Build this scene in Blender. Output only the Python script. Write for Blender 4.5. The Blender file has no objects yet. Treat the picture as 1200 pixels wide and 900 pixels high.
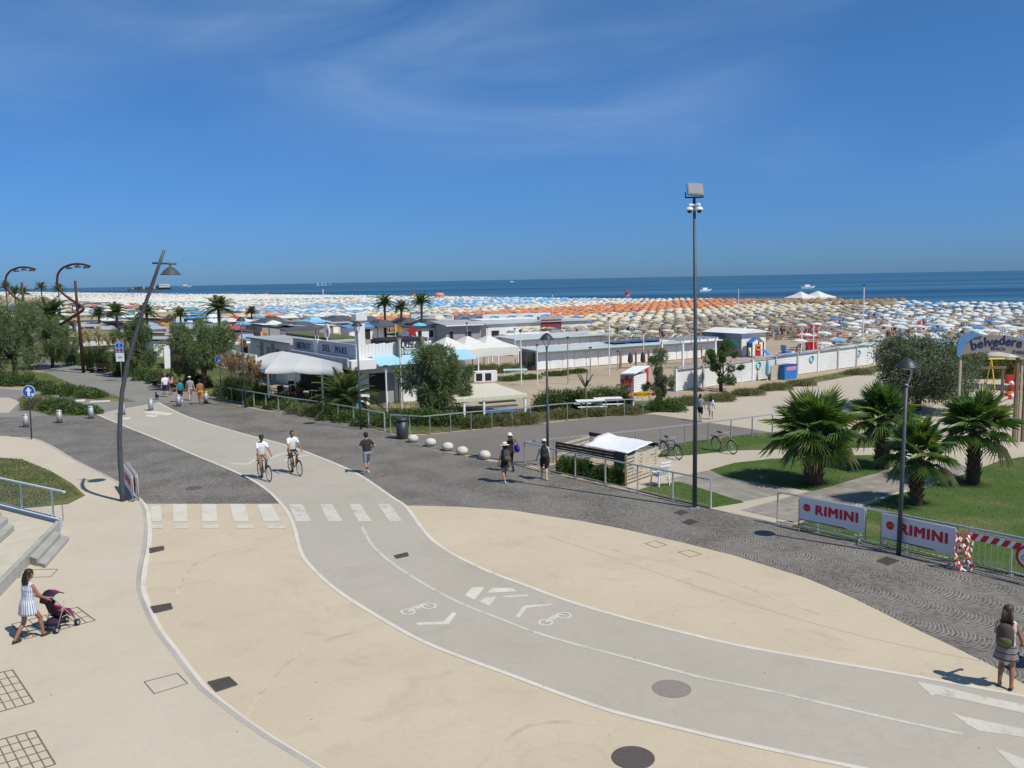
import bpy, bmesh, math, random
import numpy as np
from mathutils import Vector, Matrix
random.seed(7); NR = np.random.RandomState(11)
SC = bpy.context.scene; COL = SC.collection
R = math.radians
# ------------------------------------------------------------------ camera
F_PX, CAM_H, ROLL = 1030.0, 8.2, -R(1.05)
PITCH = math.atan((450-327.8)*math.cos(ROLL)/F_PX)
cam = bpy.data.cameras.new('camera'); cam.sensor_width = 36; cam.lens = F_PX/1200*36
cam.clip_start = 0.1; cam.clip_end = 90000
camo = bpy.data.objects.new('camera', cam); COL.objects.link(camo)
camo.matrix_world = Matrix.Translation((0, 0, CAM_H)) @ Matrix.Rotation(math.pi/2-PITCH, 4, 'X') @ Matrix.Rotation(ROLL, 4, 'Z')
SC.camera = camo
# ------------------------------------------------------------------ sky and sun
SUN_EL, SUN_AZ = R(53.5), R(-36)          # azimuth measured from +X towards +Y
sd = Vector((math.cos(SUN_EL)*math.cos(SUN_AZ), math.cos(SUN_EL)*math.sin(SUN_AZ), math.sin(SUN_EL)))
sl = bpy.data.lights.new('sun', 'SUN'); sl.energy = 4.2; sl.angle = R(0.5); sl.color = (1.0, 0.95, 0.87)
so = bpy.data.objects.new('sun', sl); COL.objects.link(so)
so.rotation_euler = sd.to_track_quat('Z', 'Y').to_euler(); so.location = (20, -20, 60)
W = bpy.data.worlds.new('World'); SC.world = W; W.use_nodes = True
wn = W.node_tree; wn.nodes.clear(); wl = wn.links
def wnode(t, **k):
    n = wn.nodes.new(t)
    for a, b in k.items(): setattr(n, a, b)
    return n
sky = wnode('ShaderNodeTexSky', sky_type='NISHITA', sun_disc=False, sun_elevation=SUN_EL, sun_rotation=math.pi/2-SUN_AZ,
            altitude=10, air_density=1.0, dust_density=0.25, ozone_density=1.6)
bg = wnode('ShaderNodeBackground'); bg.inputs[1].default_value = 0.075
wo = wnode('ShaderNodeOutputWorld')
tc = wnode('ShaderNodeTexCoord')
sep = wnode('ShaderNodeSeparateXYZ'); wl.new(tc.outputs['Generated'], sep.inputs[0])
# cirrus veil over azimuth and height of the sky dome
dz = wnode('ShaderNodeMath', operation='ADD'); wl.new(sep.outputs[2], dz.inputs[0]); dz.inputs[1].default_value = 0.12
px = wnode('ShaderNodeMath', operation='ARCTAN2'); wl.new(sep.outputs[0], px.inputs[0]); wl.new(sep.outputs[1], px.inputs[1])
py = wnode('ShaderNodeMath', operation='MULTIPLY'); wl.new(sep.outputs[2], py.inputs[0]); py.inputs[1].default_value = 1.0
cmb = wnode('ShaderNodeCombineXYZ'); wl.new(px.outputs[0], cmb.inputs[0]); wl.new(py.outputs[0], cmb.inputs[1])
def cloud(scale, rot, sx, sy, det, dist, lo, hi, loc=(0, 0, 0)):
    mp = wnode('ShaderNodeMapping'); mp.inputs['Rotation'].default_value = (0, 0, rot); mp.inputs['Scale'].default_value = (sx, sy, 1)
    mp.inputs['Location'].default_value = loc
    wl.new(cmb.outputs[0], mp.inputs[0])
    nz = wnode('ShaderNodeTexNoise'); nz.inputs['Scale'].default_value = scale; nz.inputs['Detail'].default_value = det
    nz.inputs['Roughness'].default_value = 0.55; nz.inputs['Distortion'].default_value = dist
    wl.new(mp.outputs[0], nz.inputs['Vector'])
    mr = wnode('ShaderNodeMapRange'); mr.inputs[1].default_value = lo; mr.inputs[2].default_value = hi
    wl.new(nz.outputs[0], mr.inputs[0]); return mr.outputs[0]
c1 = cloud(3.4, R(-16), 0.6, 2.2, 10, 1.0, 0.36, 0.74, (0.55, 0.1, 0))
c2 = cloud(2.0, R(-10), 0.8, 1.6, 3, 0.2, 0.36, 0.60, (2.3, 1.1, 0))
c3 = cloud(9.0, R(-16), 0.35, 2.6, 6, 0.8, 0.35, 0.8)
mu = wnode('ShaderNodeMath', operation='MULTIPLY'); wl.new(c1, mu.inputs[0]); wl.new(c2, mu.inputs[1])
mu2 = wnode('ShaderNodeMath', operation='MULTIPLY_ADD'); wl.new(c3, mu2.inputs[0]); mu2.inputs[1].default_value = 0.5; mu2.inputs[2].default_value = 0.75
mu3 = wnode('ShaderNodeMath', operation='MULTIPLY'); wl.new(mu.outputs[0], mu3.inputs[0]); wl.new(mu2.outputs[0], mu3.inputs[1])
mu4 = wnode('ShaderNodeMath', operation='MULTIPLY', use_clamp=True); wl.new(mu3.outputs[0], mu4.inputs[0]); mu4.inputs[1].default_value = 0.52
fd = wnode('ShaderNodeMapRange'); fd.inputs[1].default_value = 0.07; fd.inputs[2].default_value = 0.26; wl.new(sep.outputs[2], fd.inputs[0])
mu5 = wnode('ShaderNodeMath', operation='MULTIPLY', use_clamp=True); wl.new(mu4.outputs[0], mu5.inputs[0]); wl.new(fd.outputs[0], mu5.inputs[1])
mx = wnode('ShaderNodeMix', data_type='RGBA'); wl.new(mu5.outputs[0], mx.inputs[0])
tint = wnode('ShaderNodeMix', data_type='RGBA', blend_type='MULTIPLY'); tint.inputs[0].default_value = 1.0
el_ = wnode('ShaderNodeMapRange'); el_.inputs[1].default_value = 0.0; el_.inputs[2].default_value = 0.42; wl.new(sep.outputs[2], el_.inputs[0])
tg = wnode('ShaderNodeMix', data_type='RGBA'); wl.new(el_.outputs[0], tg.inputs[0]); tg.inputs[6].default_value = (0.245, 0.53, 1.22, 1); tg.inputs[7].default_value = (0.46, 0.89, 1.19, 1)
wl.new(sky.outputs[0], tint.inputs[6]); wl.new(tg.outputs[2], tint.inputs[7])
wl.new(tint.outputs[2], mx.inputs[6]); mx.inputs[7].default_value = (5.4, 7.6, 9.8, 1)
wl.new(mx.outputs[2], bg.inputs[0]); wl.new(bg.outputs[0], wo.inputs[0])
SC.view_settings.view_transform = 'Standard'; SC.view_settings.look = 'None'
SC.view_settings.exposure = 0.10; SC.view_settings.gamma = 1
# ------------------------------------------------------------------ pixel -> place helpers (1200x900 photo)
CP, SP = math.cos(PITCH), math.sin(PITCH); CR, SR = math.cos(ROLL), math.sin(ROLL)
def ray(x, y):
    u, v = (x-600)/F_PX, -(y-450)/F_PX
    u, v = u*CR-v*SR, u*SR+v*CR
    return Vector((u, CP+v*SP, -SP+v*CP))
def P(x, y, z=0.0):
    d = ray(x, y); t = (z-CAM_H)/d.z
    return Vector((d.x*t, d.y*t, z))
def PY(x, y, Y):                       # on the upright plane at depth Y
    d = ray(x, y); t = Y/d.y
    return Vector((d.x*t, Y, CAM_H+d.z*t))
SV = Vector((-0.551467, 0.834197, 0)); NV = Vector((0.834197, 0.551467, 0))   # along / towards the shore
BROT = math.atan2(NV.y, NV.x)
def AB(p): return p.x*SV.x+p.y*SV.y, p.x*NV.x+p.y*NV.y
def WA(a, b, z=0.0): return SV*a+NV*b+Vector((0, 0, z))
def HA(x, y, a):                       # hit the upright plane a = const
    d = ray(x, y); t = a/(d.x*SV.x+d.y*SV.y); p = Vector((d.x*t, d.y*t, CAM_H+d.z*t)); return AB(p)[1], p.z
def HB(x, y, b):
    d = ray(x, y); t = b/(d.x*NV.x+d.y*NV.y); p = Vector((d.x*t, d.y*t, CAM_H+d.z*t)); return AB(p)[0], p.z
def proj(p):
    q = Vector(p)-Vector((0, 0, CAM_H)); zf = q.y*CP-q.z*SP
    u, v = q.x/zf, (q.y*SP+q.z*CP)/zf
    u, v = u*CR+v*SR, -u*SR+v*CR
    return 600+u*F_PX, 450-v*F_PX
# ------------------------------------------------------------------ materials
MATS = {}
def nodes_of(m): m.use_nodes = True; return m.node_tree.nodes, m.node_tree.links
def mat(name, col, rough=0.7, metal=0.0, var=0.12, scale=3.0, bump=0.0, bscale=None, spec=0.4, trans=0.0, coord='Object', dirt=0.0):
    if name in MATS: return MATS[name]
    m = bpy.data.materials.new(name); n, l = nodes_of(m)
    b = n['Principled BSDF']; b.inputs['Roughness'].default_value = rough; b.inputs['Metallic'].default_value = metal
    b.inputs['Specular IOR Level'].default_value = spec
    t = n.new('ShaderNodeTexCoord')
    c = (*col, 1)
    if var > 0:
        nz = n.new('ShaderNodeTexNoise'); nz.inputs['Scale'].default_value = scale; nz.inputs['Detail'].default_value = 6
        nz.inputs['Roughness'].default_value = 0.65
        l.new(t.outputs[coord], nz.inputs['Vector'])
        mr = n.new('ShaderNodeMapRange'); mr.inputs[1].default_value = 0.25; mr.inputs[2].default_value = 0.75
        mr.inputs[3].default_value = 1-var; mr.inputs[4].default_value = 1+var; l.new(nz.outputs[0], mr.inputs[0])
        mm = n.new('ShaderNodeMix'); mm.data_type = 'RGBA'; mm.blend_type = 'MULTIPLY'; mm.inputs[0].default_value = 1
        mm.inputs[6].default_value = c; l.new(mr.outputs[0], mm.inputs[7]); out = mm.outputs[2]
        if dirt > 0:
            n2 = n.new('ShaderNodeTexNoise'); n2.inputs['Scale'].default_value = scale*0.23; n2.inputs['Detail'].default_value = 8
            n2.inputs['Distortion'].default_value = 0.6
            l.new(t.outputs[coord], n2.inputs['Vector'])
            r2 = n.new('ShaderNodeMapRange'); r2.inputs[1].default_value = 0.5; r2.inputs[2].default_value = 0.78
            r2.inputs[4].default_value = dirt; l.new(n2.outputs[0], r2.inputs[0])
            m3 = n.new('ShaderNodeMix'); m3.data_type = 'RGBA'; l.new(r2.outputs[0], m3.inputs[0]); l.new(out, m3.inputs[6])
            m3.inputs[7].default_value = (col[0]*0.45, col[1]*0.43, col[2]*0.40, 1); out = m3.outputs[2]
        l.new(out, b.inputs['Base Color'])
    else: b.inputs['Base Color'].default_value = c
    if bump > 0:
        nb = n.new('ShaderNodeTexNoise'); nb.inputs['Scale'].default_value = bscale or scale*6; nb.inputs['Detail'].default_value = 4
        l.new(t.outputs[coord], nb.inputs['Vector'])
        bp = n.new('ShaderNodeBump'); bp.inputs['Strength'].default_value = bump; bp.inputs['Distance'].default_value = 0.02
        l.new(nb.outputs[0], bp.inputs['Height']); l.new(bp.outputs[0], b.inputs['Normal'])
    if trans > 0:
        tr = n.new('ShaderNodeBsdfTranslucent'); tr.inputs[0].default_value = (min(1, col[0]*1.6), min(1, col[1]*1.7), col[2]*0.9, 1)
        mxs = n.new('ShaderNodeMixShader'); mxs.inputs[0].default_value = trans
        l.new(b.outputs[0], mxs.inputs[1]); l.new(tr.outputs[0], mxs.inputs[2]); l.new(mxs.outputs[0], n['Material Output'].inputs[0])
    MATS[name] = m; return m
# ------------------------------------------------------------------ mesh builder
class MB:
    def __init__(s): s.v = []; s.f = []; s.m = []; s.k = 0
    def add(s, vs, fs, k=None):
        o = len(s.v); s.v += [tuple(v) for v in vs]
        for f in fs: s.f.append([i+o for i in f]); s.m.append(s.k if k is None else k)
        return s
    def bb(s, x0, x1, y0, y1, z0, z1, k=None):
        return s.add([(x0,y0,z0),(x1,y0,z0),(x1,y1,z0),(x0,y1,z0),(x0,y0,z1),(x1,y0,z1),(x1,y1,z1),(x0,y1,z1)],
                     [(3,2,1,0),(4,5,6,7),(0,1,5,4),(1,2,6,5),(2,3,7,6),(3,0,4,7)], k)
    def box(s, c, sz, M=None, k=None):
        hx, hy, hz = sz[0]/2, sz[1]/2, sz[2]/2
        vs = [Vector((x*hx, y*hy, z*hz)) for z in (-1, 1) for x, y in ((-1,-1),(1,-1),(1,1),(-1,1))]
        if M is not None: vs = [M @ v for v in vs]
        vs = [v+Vector(c) for v in vs]
        return s.add(vs, [(3,2,1,0),(4,5,6,7),(0,1,5,4),(1,2,6,5),(2,3,7,6),(3,0,4,7)], k)
    def bar(s, p, q, w, h, k=None, up=(0, 0, 1)):      # rectangular bar from p to q
        p, q = Vector(p), Vector(q); d = q-p; L = d.length
        if L < 1e-6: return s
        d /= L; u = Vector(up); sde = d.cross(u)
        if sde.length < 1e-4: sde = d.cross(Vector((1, 0, 0)))
        sde.normalize(); u = sde.cross(d)
        vs = []
        for e in (p, q):
            for a, b in ((-1,-1),(1,-1),(1,1),(-1,1)): vs.append(e+sde*(a*w/2)+u*(b*h/2))
        return s.add(vs, [(3,2,1,0),(4,5,6,7),(0,1,5,4),(1,2,6,5),(2,3,7,6),(3,0,4,7)], k)
    def tube(s, pts, r, n=8, cap=True, closed=False, k=None):
        pts = [Vector(p) for p in pts]; N = len(pts)
        rs = [r]*N if not isinstance(r, (list, tuple)) else r
        vs = []; prev = None
        for i, p in enumerate(pts):
            a = pts[(i-1) % N] if (i > 0 or closed) else p; b = pts[(i+1) % N] if (i < N-1 or closed) else p
            d = (b-a).normalized()
            if prev is None:
                x = d.cross(Vector((0, 0, 1)))
                if x.length < 1e-3: x = d.cross(Vector((1, 0, 0)))
                x.normalize()
            else:
                x = prev-d*prev.dot(d); x.normalize()
            prev = x; y = d.cross(x)
            for j in range(n):
                t = 2*math.pi*j/n; vs.append(p+x*(rs[i]*math.cos(t))+y*(rs[i]*math.sin(t)))
        fs = []
        for i in range(N if closed else N-1):
            o0, o1 = i*n, ((i+1) % N)*n
            for j in range(n): fs.append((o0+j, o0+(j+1) % n, o1+(j+1) % n, o1+j))
        if cap and not closed: fs += [tuple(range(n))[::-1], tuple((N-1)*n+j for j in range(n))]
        return s.add(vs, fs, k)
    def lathe(s, prof, n=16, c=(0, 0, 0), sx=1, sy=1, k=None, M=None):
        vs = []; fs = []
        for r, z in prof:
            for j in range(n):
                t = 2*math.pi*j/n; v = Vector((r*sx*math.cos(t), r*sy*math.sin(t), z))
                if M is not None: v = M @ v
                vs.append(v+Vector(c))
        for i in range(len(prof)-1):
            for j in range(n): fs.append((i*n+j, i*n+(j+1) % n, (i+1)*n+(j+1) % n, (i+1)*n+j))
        if prof[0][0] > 1e-4: fs.append(tuple(range(n))[::-1])
        if prof[-1][0] > 1e-4: fs.append(tuple((len(prof)-1)*n+j for j in range(n)))
        return s.add(vs, fs, k)
    def ell(s, c, r, n=12, m=8, M=None, k=None):
        prof = [(max(1e-5, math.sin(math.pi*i/m)), -math.cos(math.pi*i/m)) for i in range(m+1)]
        vs = []; fs = []
        for a, z in prof:
            for j in range(n):
                t = 2*math.pi*j/n; v = Vector((r[0]*a*math.cos(t), r[1]*a*math.sin(t), r[2]*z))
                if M is not None: v = M @ v
                vs.append(v+Vector(c))
        for i in range(m):
            for j in range(n): fs.append((i*n+j, i*n+(j+1) % n, (i+1)*n+(j+1) % n, (i+1)*n+j))
        return s.add(vs, fs, k)
    def prism(s, pts, z0, z1, k=None):
        n = len(pts); vs = [(p[0], p[1], z0) for p in pts]+[(p[0], p[1], z1) for p in pts]
        fs = [tuple(range(n))[::-1], tuple(range(n, 2*n))]+[(i, (i+1) % n, n+(i+1) % n, n+i) for i in range(n)]
        return s.add(vs, fs, k)
    def torus(s, c, R_, r, axis='X', n=28, m=6, k=None, sx=1):
        pts = []
        for i in range(n):
            t = 2*math.pi*i/n; a, b = R_*math.cos(t), R_*math.sin(t)
            pts.append(Vector(c)+(Vector((0, a, b)) if axis == 'X' else Vector((a, b, 0)) if axis == 'Z' else Vector((a, 0, b))))
        return s.tube(pts, r, m, closed=True, k=k)
    def build(s, name, mats, parent=None, smooth=False, bevel=0.0):
        me = bpy.data.meshes.new(name); me.from_pydata(s.v, [], s.f)
        if not isinstance(mats, (list, tuple)): mats = [mats]
        for m in mats: me.materials.append(m)
        if len(mats) > 1: me.polygons.foreach_set('material_index', s.m)
        if smooth: me.polygons.foreach_set('use_smooth', [True]*len(s.f))
        me.update()
        o = bpy.data.objects.new(name, me); COL.objects.link(o)
        if parent is not None: o.parent = parent
        if bevel > 0:
            b = o.modifiers.new('bevel', 'BEVEL'); b.width = bevel; b.segments = 2; b.limit_method = 'ANGLE'
        return o
def npmesh(name, V, Fq, mats, mi=None, parent=None, smooth=False):
    """V (n,3) array, Fq (m,3|4) array"""
    me = bpy.data.meshes.new(name); k = Fq.shape[1]
    me.vertices.add(len(V)); me.vertices.foreach_set('co', np.asarray(V, np.float32).ravel())
    me.loops.add(Fq.size); me.loops.foreach_set('vertex_index', Fq.astype(np.int32).ravel())
    me.polygons.add(len(Fq)); me.polygons.foreach_set('loop_start', np.arange(0, Fq.size, k, dtype=np.int32))
    for m in mats: me.materials.append(m)
    if mi is not None: me.polygons.foreach_set('material_index', np.asarray(mi, np.int32))
    if smooth: me.polygons.foreach_set('use_smooth', np.ones(len(Fq), bool))
    me.update(calc_edges=True); me.validate()
    o = bpy.data.objects.new(name, me); COL.objects.link(o)
    if parent is not None: o.parent = parent
    return o
def tag(o, label, cat, group=None):
    o['label'] = label; o['category'] = cat
    if group: o['group'] = group
    return o
def thing(name, label, cat, loc=(0, 0, 0), rz=0.0, group=None):
    o = bpy.data.objects.new(name, None); COL.objects.link(o); o.location = loc; o.rotation_euler = (0, 0, rz)
    o.empty_display_size = 0.1
    return tag(o, label, cat, group)
def struct(o): o['kind'] = 'structure'; return o
def stuff(o): o['kind'] = 'stuff'; return o
def dup(root, loc, rz=0.0, label=None, group=None, scale=None):
    def cp(o, par):
        c = o.copy(); COL.objects.link(c); c.parent = par
        for ch in kids.get(o.name, ()): cp(ch, c)
        return c
    kids = {}
    def walk(o):
        for ch in o.children: kids.setdefault(o.name, []).append(ch); walk(ch)
    walk(root)
    r = cp(root, None); r.location = loc; r.rotation_euler = (0, 0, rz)
    if scale: r.scale = (scale,)*3 if not isinstance(scale, (tuple, list)) else scale
    if label: r['label'] = label
    if group: r['group'] = group
    return r
def text_mesh(name, body, size, m, parent, loc, rot, extrude=0.004, bold=0.0, shear=0.0, spacing=1.0, align='CENTER', sx=1.0):
    """lettering; bold thickens the strokes by laying slightly shifted copies behind each other"""
    cu = bpy.data.curves.new(name, 'FONT'); cu.body = body; cu.size = size; cu.extrude = extrude
    cu.align_x = align; cu.align_y = 'CENTER'; cu.space_character = spacing; cu.shear = shear; cu.resolution_u = 3
    tmp = bpy.data.objects.new('tmp_text', cu); COL.objects.link(tmp)
    dg = bpy.context.evaluated_depsgraph_get(); me = bpy.data.meshes.new_from_object(tmp.evaluated_get(dg))
    bpy.data.objects.remove(tmp)
    if bold > 0:
        bm = bmesh.new(); src = bmesh.new(); src.from_mesh(me)
        for k, (dx, dy) in enumerate(((0, 0), (-1, 0), (1, 0), (0, .7), (0, -.7), (-.7, .6), (.7, .6), (-.7, -.6), (.7, -.6))):
            q = src.copy(); bmesh.ops.translate(q, verts=q.verts, vec=(dx*bold, dy*bold, -k*.0004)); t_ = bpy.data.meshes.new('t'); q.to_mesh(t_); bm.from_mesh(t_); bpy.data.meshes.remove(t_); q.free()
        bm.to_mesh(me); bm.free(); src.free()
    me.materials.clear(); me.materials.append(m)
    o = bpy.data.objects.new(name, me); COL.objects.link(o); o.parent = parent
    o.location = loc; o.rotation_euler = rot; o.scale = (sx, 1, 1)
    return o
def smoothline(pts, sub=4):                 # Catmull-Rom through 2-D pixel points
    out = []; n = len(pts)
    for i in range(n-1):
        p0, p1, p2, p3 = pts[max(0, i-1)], pts[i], pts[i+1], pts[min(n-1, i+2)]
        for k in range(sub):
            t = k/sub
            out.append(tuple(0.5*((2*p1[j])+(-p0[j]+p2[j])*t+(2*p0[j]-5*p1[j]+4*p2[j]-p3[j])*t*t+(-p0[j]+3*p1[j]-3*p2[j]+p3[j])*t**3) for j in (0, 1)))
    out.append(pts[-1]); return out
def ribbon(line, w0, w1):                   # world polyline -> left and right offsets
    L, Rr = [], []
    for i, p in enumerate(line):
        a = line[max(0, i-1)]; b = line[min(len(line)-1, i+1)]
        d = (b-a); d.z = 0; d.normalize(); nn = Vector((-d.y, d.x, 0))
        L.append(p+nn*w0); Rr.append(p+nn*w1)
    return L, Rr
# ================================================================== ground materials
def ground_mat(name, base, dark, lite, sc=0.35, fine=40, rough=0.9, stain=0.35, crack=0.0, bump=0.15):
    m = bpy.data.materials.new(name); n, l = nodes_of(m); b = n['Principled BSDF']
    b.inputs['Roughness'].default_value = rough; b.inputs['Specular IOR Level'].default_value = 0.25
    t = n.new('ShaderNodeTexCoord')
    def noise(s, d=8, di=0.0, ro=0.6):
        z = n.new('ShaderNodeTexNoise'); z.inputs['Scale'].default_value = s; z.inputs['Detail'].default_value = d
        z.inputs['Distortion'].default_value = di; z.inputs['Roughness'].default_value = ro
        l.new(t.outputs['Object'], z.inputs['Vector']); return z.outputs[0]
    def rng(v, a, c, o0=0.0, o1=1.0):
        r = n.new('ShaderNodeMapRange'); r.inputs[1].default_value = a; r.inputs[2].default_value = c
        r.inputs[3].default_value = o0; r.inputs[4].default_value = o1; l.new(v, r.inputs[0]); return r.outputs[0]
    def mix(f, a, c, bt='MIX'):
        x = n.new('ShaderNodeMix'); x.data_type = 'RGBA'; x.blend_type = bt
        if isinstance(f, float): x.inputs[0].default_value = f
        else: l.new(f, x.inputs[0])
        for i, q in ((6, a), (7, c)):
            if isinstance(q, tuple): x.inputs[i].default_value = (*q, 1)
            else: l.new(q, x.inputs[i])
        return x.outputs[2]
    c = mix(rng(noise(sc, 6, 0.4), 0.35, 0.68), base, lite)
    c = mix(rng(noise(sc*2.3, 10, 1.2, 0.7), 0.52, 0.78, 0, stain), c, dark)
    c = mix(rng(noise(sc*9, 6, 2.0), 0.58, 0.80, 0, stain*0.8), c, dark)
    c = mix(rng(noise(sc*30, 5, 0.5), 0.45, 0.75, 0, 0.22), c, tuple(x*0.8 for x in base))
    fn = noise(fine, 3); c = mix(rng(fn, 0.3, 0.7, 0.0, 0.16), c, tuple(x*0.55 for x in base))
    if crack > 0:
        vo = n.new('ShaderNodeTexVoronoi'); vo.feature = 'DISTANCE_TO_EDGE'; vo.inputs['Scale'].default_value = 0.22
        ad = n.new('ShaderNodeVectorMath'); ad.operation = 'ADD'; l.new(t.outputs['Object'], ad.inputs[0])
        nz = n.new('ShaderNodeTexNoise'); nz.inputs['Scale'].default_value = 0.8; nz.inputs['Detail'].default_value = 6; l.new(t.outputs['Object'], nz.inputs['Vector'])
        l.new(nz.outputs['Color'], ad.inputs[1]); l.new(ad.outputs[0], vo.inputs['Vector'])
        c = mix(rng(vo.outputs[0], 0.0, 0.004, crack, 0.0), c, tuple(x*0.4 for x in base))
    sp = n.new('ShaderNodeTexVoronoi'); sp.inputs['Scale'].default_value = 1.3; l.new(t.outputs['Object'], sp.inputs['Vector'])
    c = mix(rng(sp.outputs[0], 0.020, 0.035, 0.75, 0.0), c, tuple(x*0.25 for x in base))
    l.new(c, b.inputs['Base Color'])
    bp = n.new('ShaderNodeBump'); bp.inputs['Strength'].default_value = bump; bp.inputs['Distance'].default_value = 0.01
    l.new(fn, bp.inputs['Height']); l.new(bp.outputs[0], b.inputs['Normal'])
    MATS[name] = m; return m
M_PLAZA = ground_mat('beige_concrete', (0.510, 0.428, 0.300), (0.345, 0.29, 0.215), (0.555, 0.472, 0.342), 0.25, 45, stain=0.55, crack=0.10)
M_PATH = ground_mat('grey_resin_path', (0.412, 0.372, 0.302), (0.305, 0.272, 0.22), (0.445, 0.403, 0.333), 0.22, 50, rough=0.75, stain=0.55, crack=0.07)
M_WALK = ground_mat('light_asphalt', (0.215, 0.205, 0.185), (0.15, 0.143, 0.13), (0.25, 0.24, 0.215), 0.2, 35)
M_ASPH = ground_mat('asphalt', (0.175, 0.155, 0.135), (0.12, 0.105, 0.093), (0.205, 0.185, 0.162), 0.2, 30)
M_SAND = ground_mat('sand', (0.36, 0.285, 0.195), (0.22, 0.18, 0.12), (0.42, 0.345, 0.25), 0.12, 12, rough=1.0, stain=0.5, bump=0.5)
M_SANDP = ground_mat('sandy_path', (0.44, 0.385, 0.295), (0.33, 0.28, 0.21), (0.49, 0.435, 0.34), 0.15, 25, rough=1.0, stain=0.3)
M_SIDE = ground_mat('pale_concrete', (0.505, 0.44, 0.335), (0.375, 0.325, 0.25), (0.55, 0.48, 0.37), 0.25, 45, stain=0.35)
def worn(m, lo, hi, sc=2.2):
    """chipped paint: patches of the paint are gone and show the ground below"""
    n, l = nodes_of(m); b = n['Principled BSDF']; t = n.new('ShaderNodeTexCoord'); f = None
    for s_, d_ in ((sc, 10), (sc*14, 4)):
        z = n.new('ShaderNodeTexNoise'); z.inputs['Scale'].default_value = s_; z.inputs['Detail'].default_value = d_; z.inputs['Roughness'].default_value = .7; l.new(t.outputs['Object'], z.inputs['Vector'])
        if f is None: f = z.outputs[0]
        else:
            q = n.new('ShaderNodeMath'); q.operation = 'MULTIPLY_ADD'; l.new(z.outputs[0], q.inputs[0]); q.inputs[1].default_value = .35; l.new(f, q.inputs[2]); f = q.outputs[0]
    r = n.new('ShaderNodeMapRange'); r.inputs[1].default_value = lo; r.inputs[2].default_value = hi; r.inputs[3].default_value = 1; r.inputs[4].default_value = 0; l.new(f, r.inputs[0])
    l.new(r.outputs[0], b.inputs['Alpha']); return m
M_WHITE = worn(ground_mat('worn_road_paint', (0.58, 0.54, 0.46), (0.44, 0.40, 0.33), (0.66, 0.62, 0.54), 0.9, 30, stain=0.7), 0.77, 1.02)
M_FAINT = worn(ground_mat('faded_road_paint', (0.53, 0.495, 0.42), (0.42, 0.385, 0.32), (0.60, 0.56, 0.48), 0.8, 30, stain=0.8), 0.70, 1.04)
M_ZEBRA = worn(ground_mat('crossing_paint', (0.57, 0.53, 0.45), (0.46, 0.42, 0.34), (0.63, 0.59, 0.51), 0.8, 30, stain=0.8), 0.72, 1.10, 1.3)
M_KERB = ground_mat('kerb_stone', (0.45, 0.41, 0.35), (0.22, 0.21, 0.19), (0.35, 0.33, 0.30), 0.6, 40)
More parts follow.
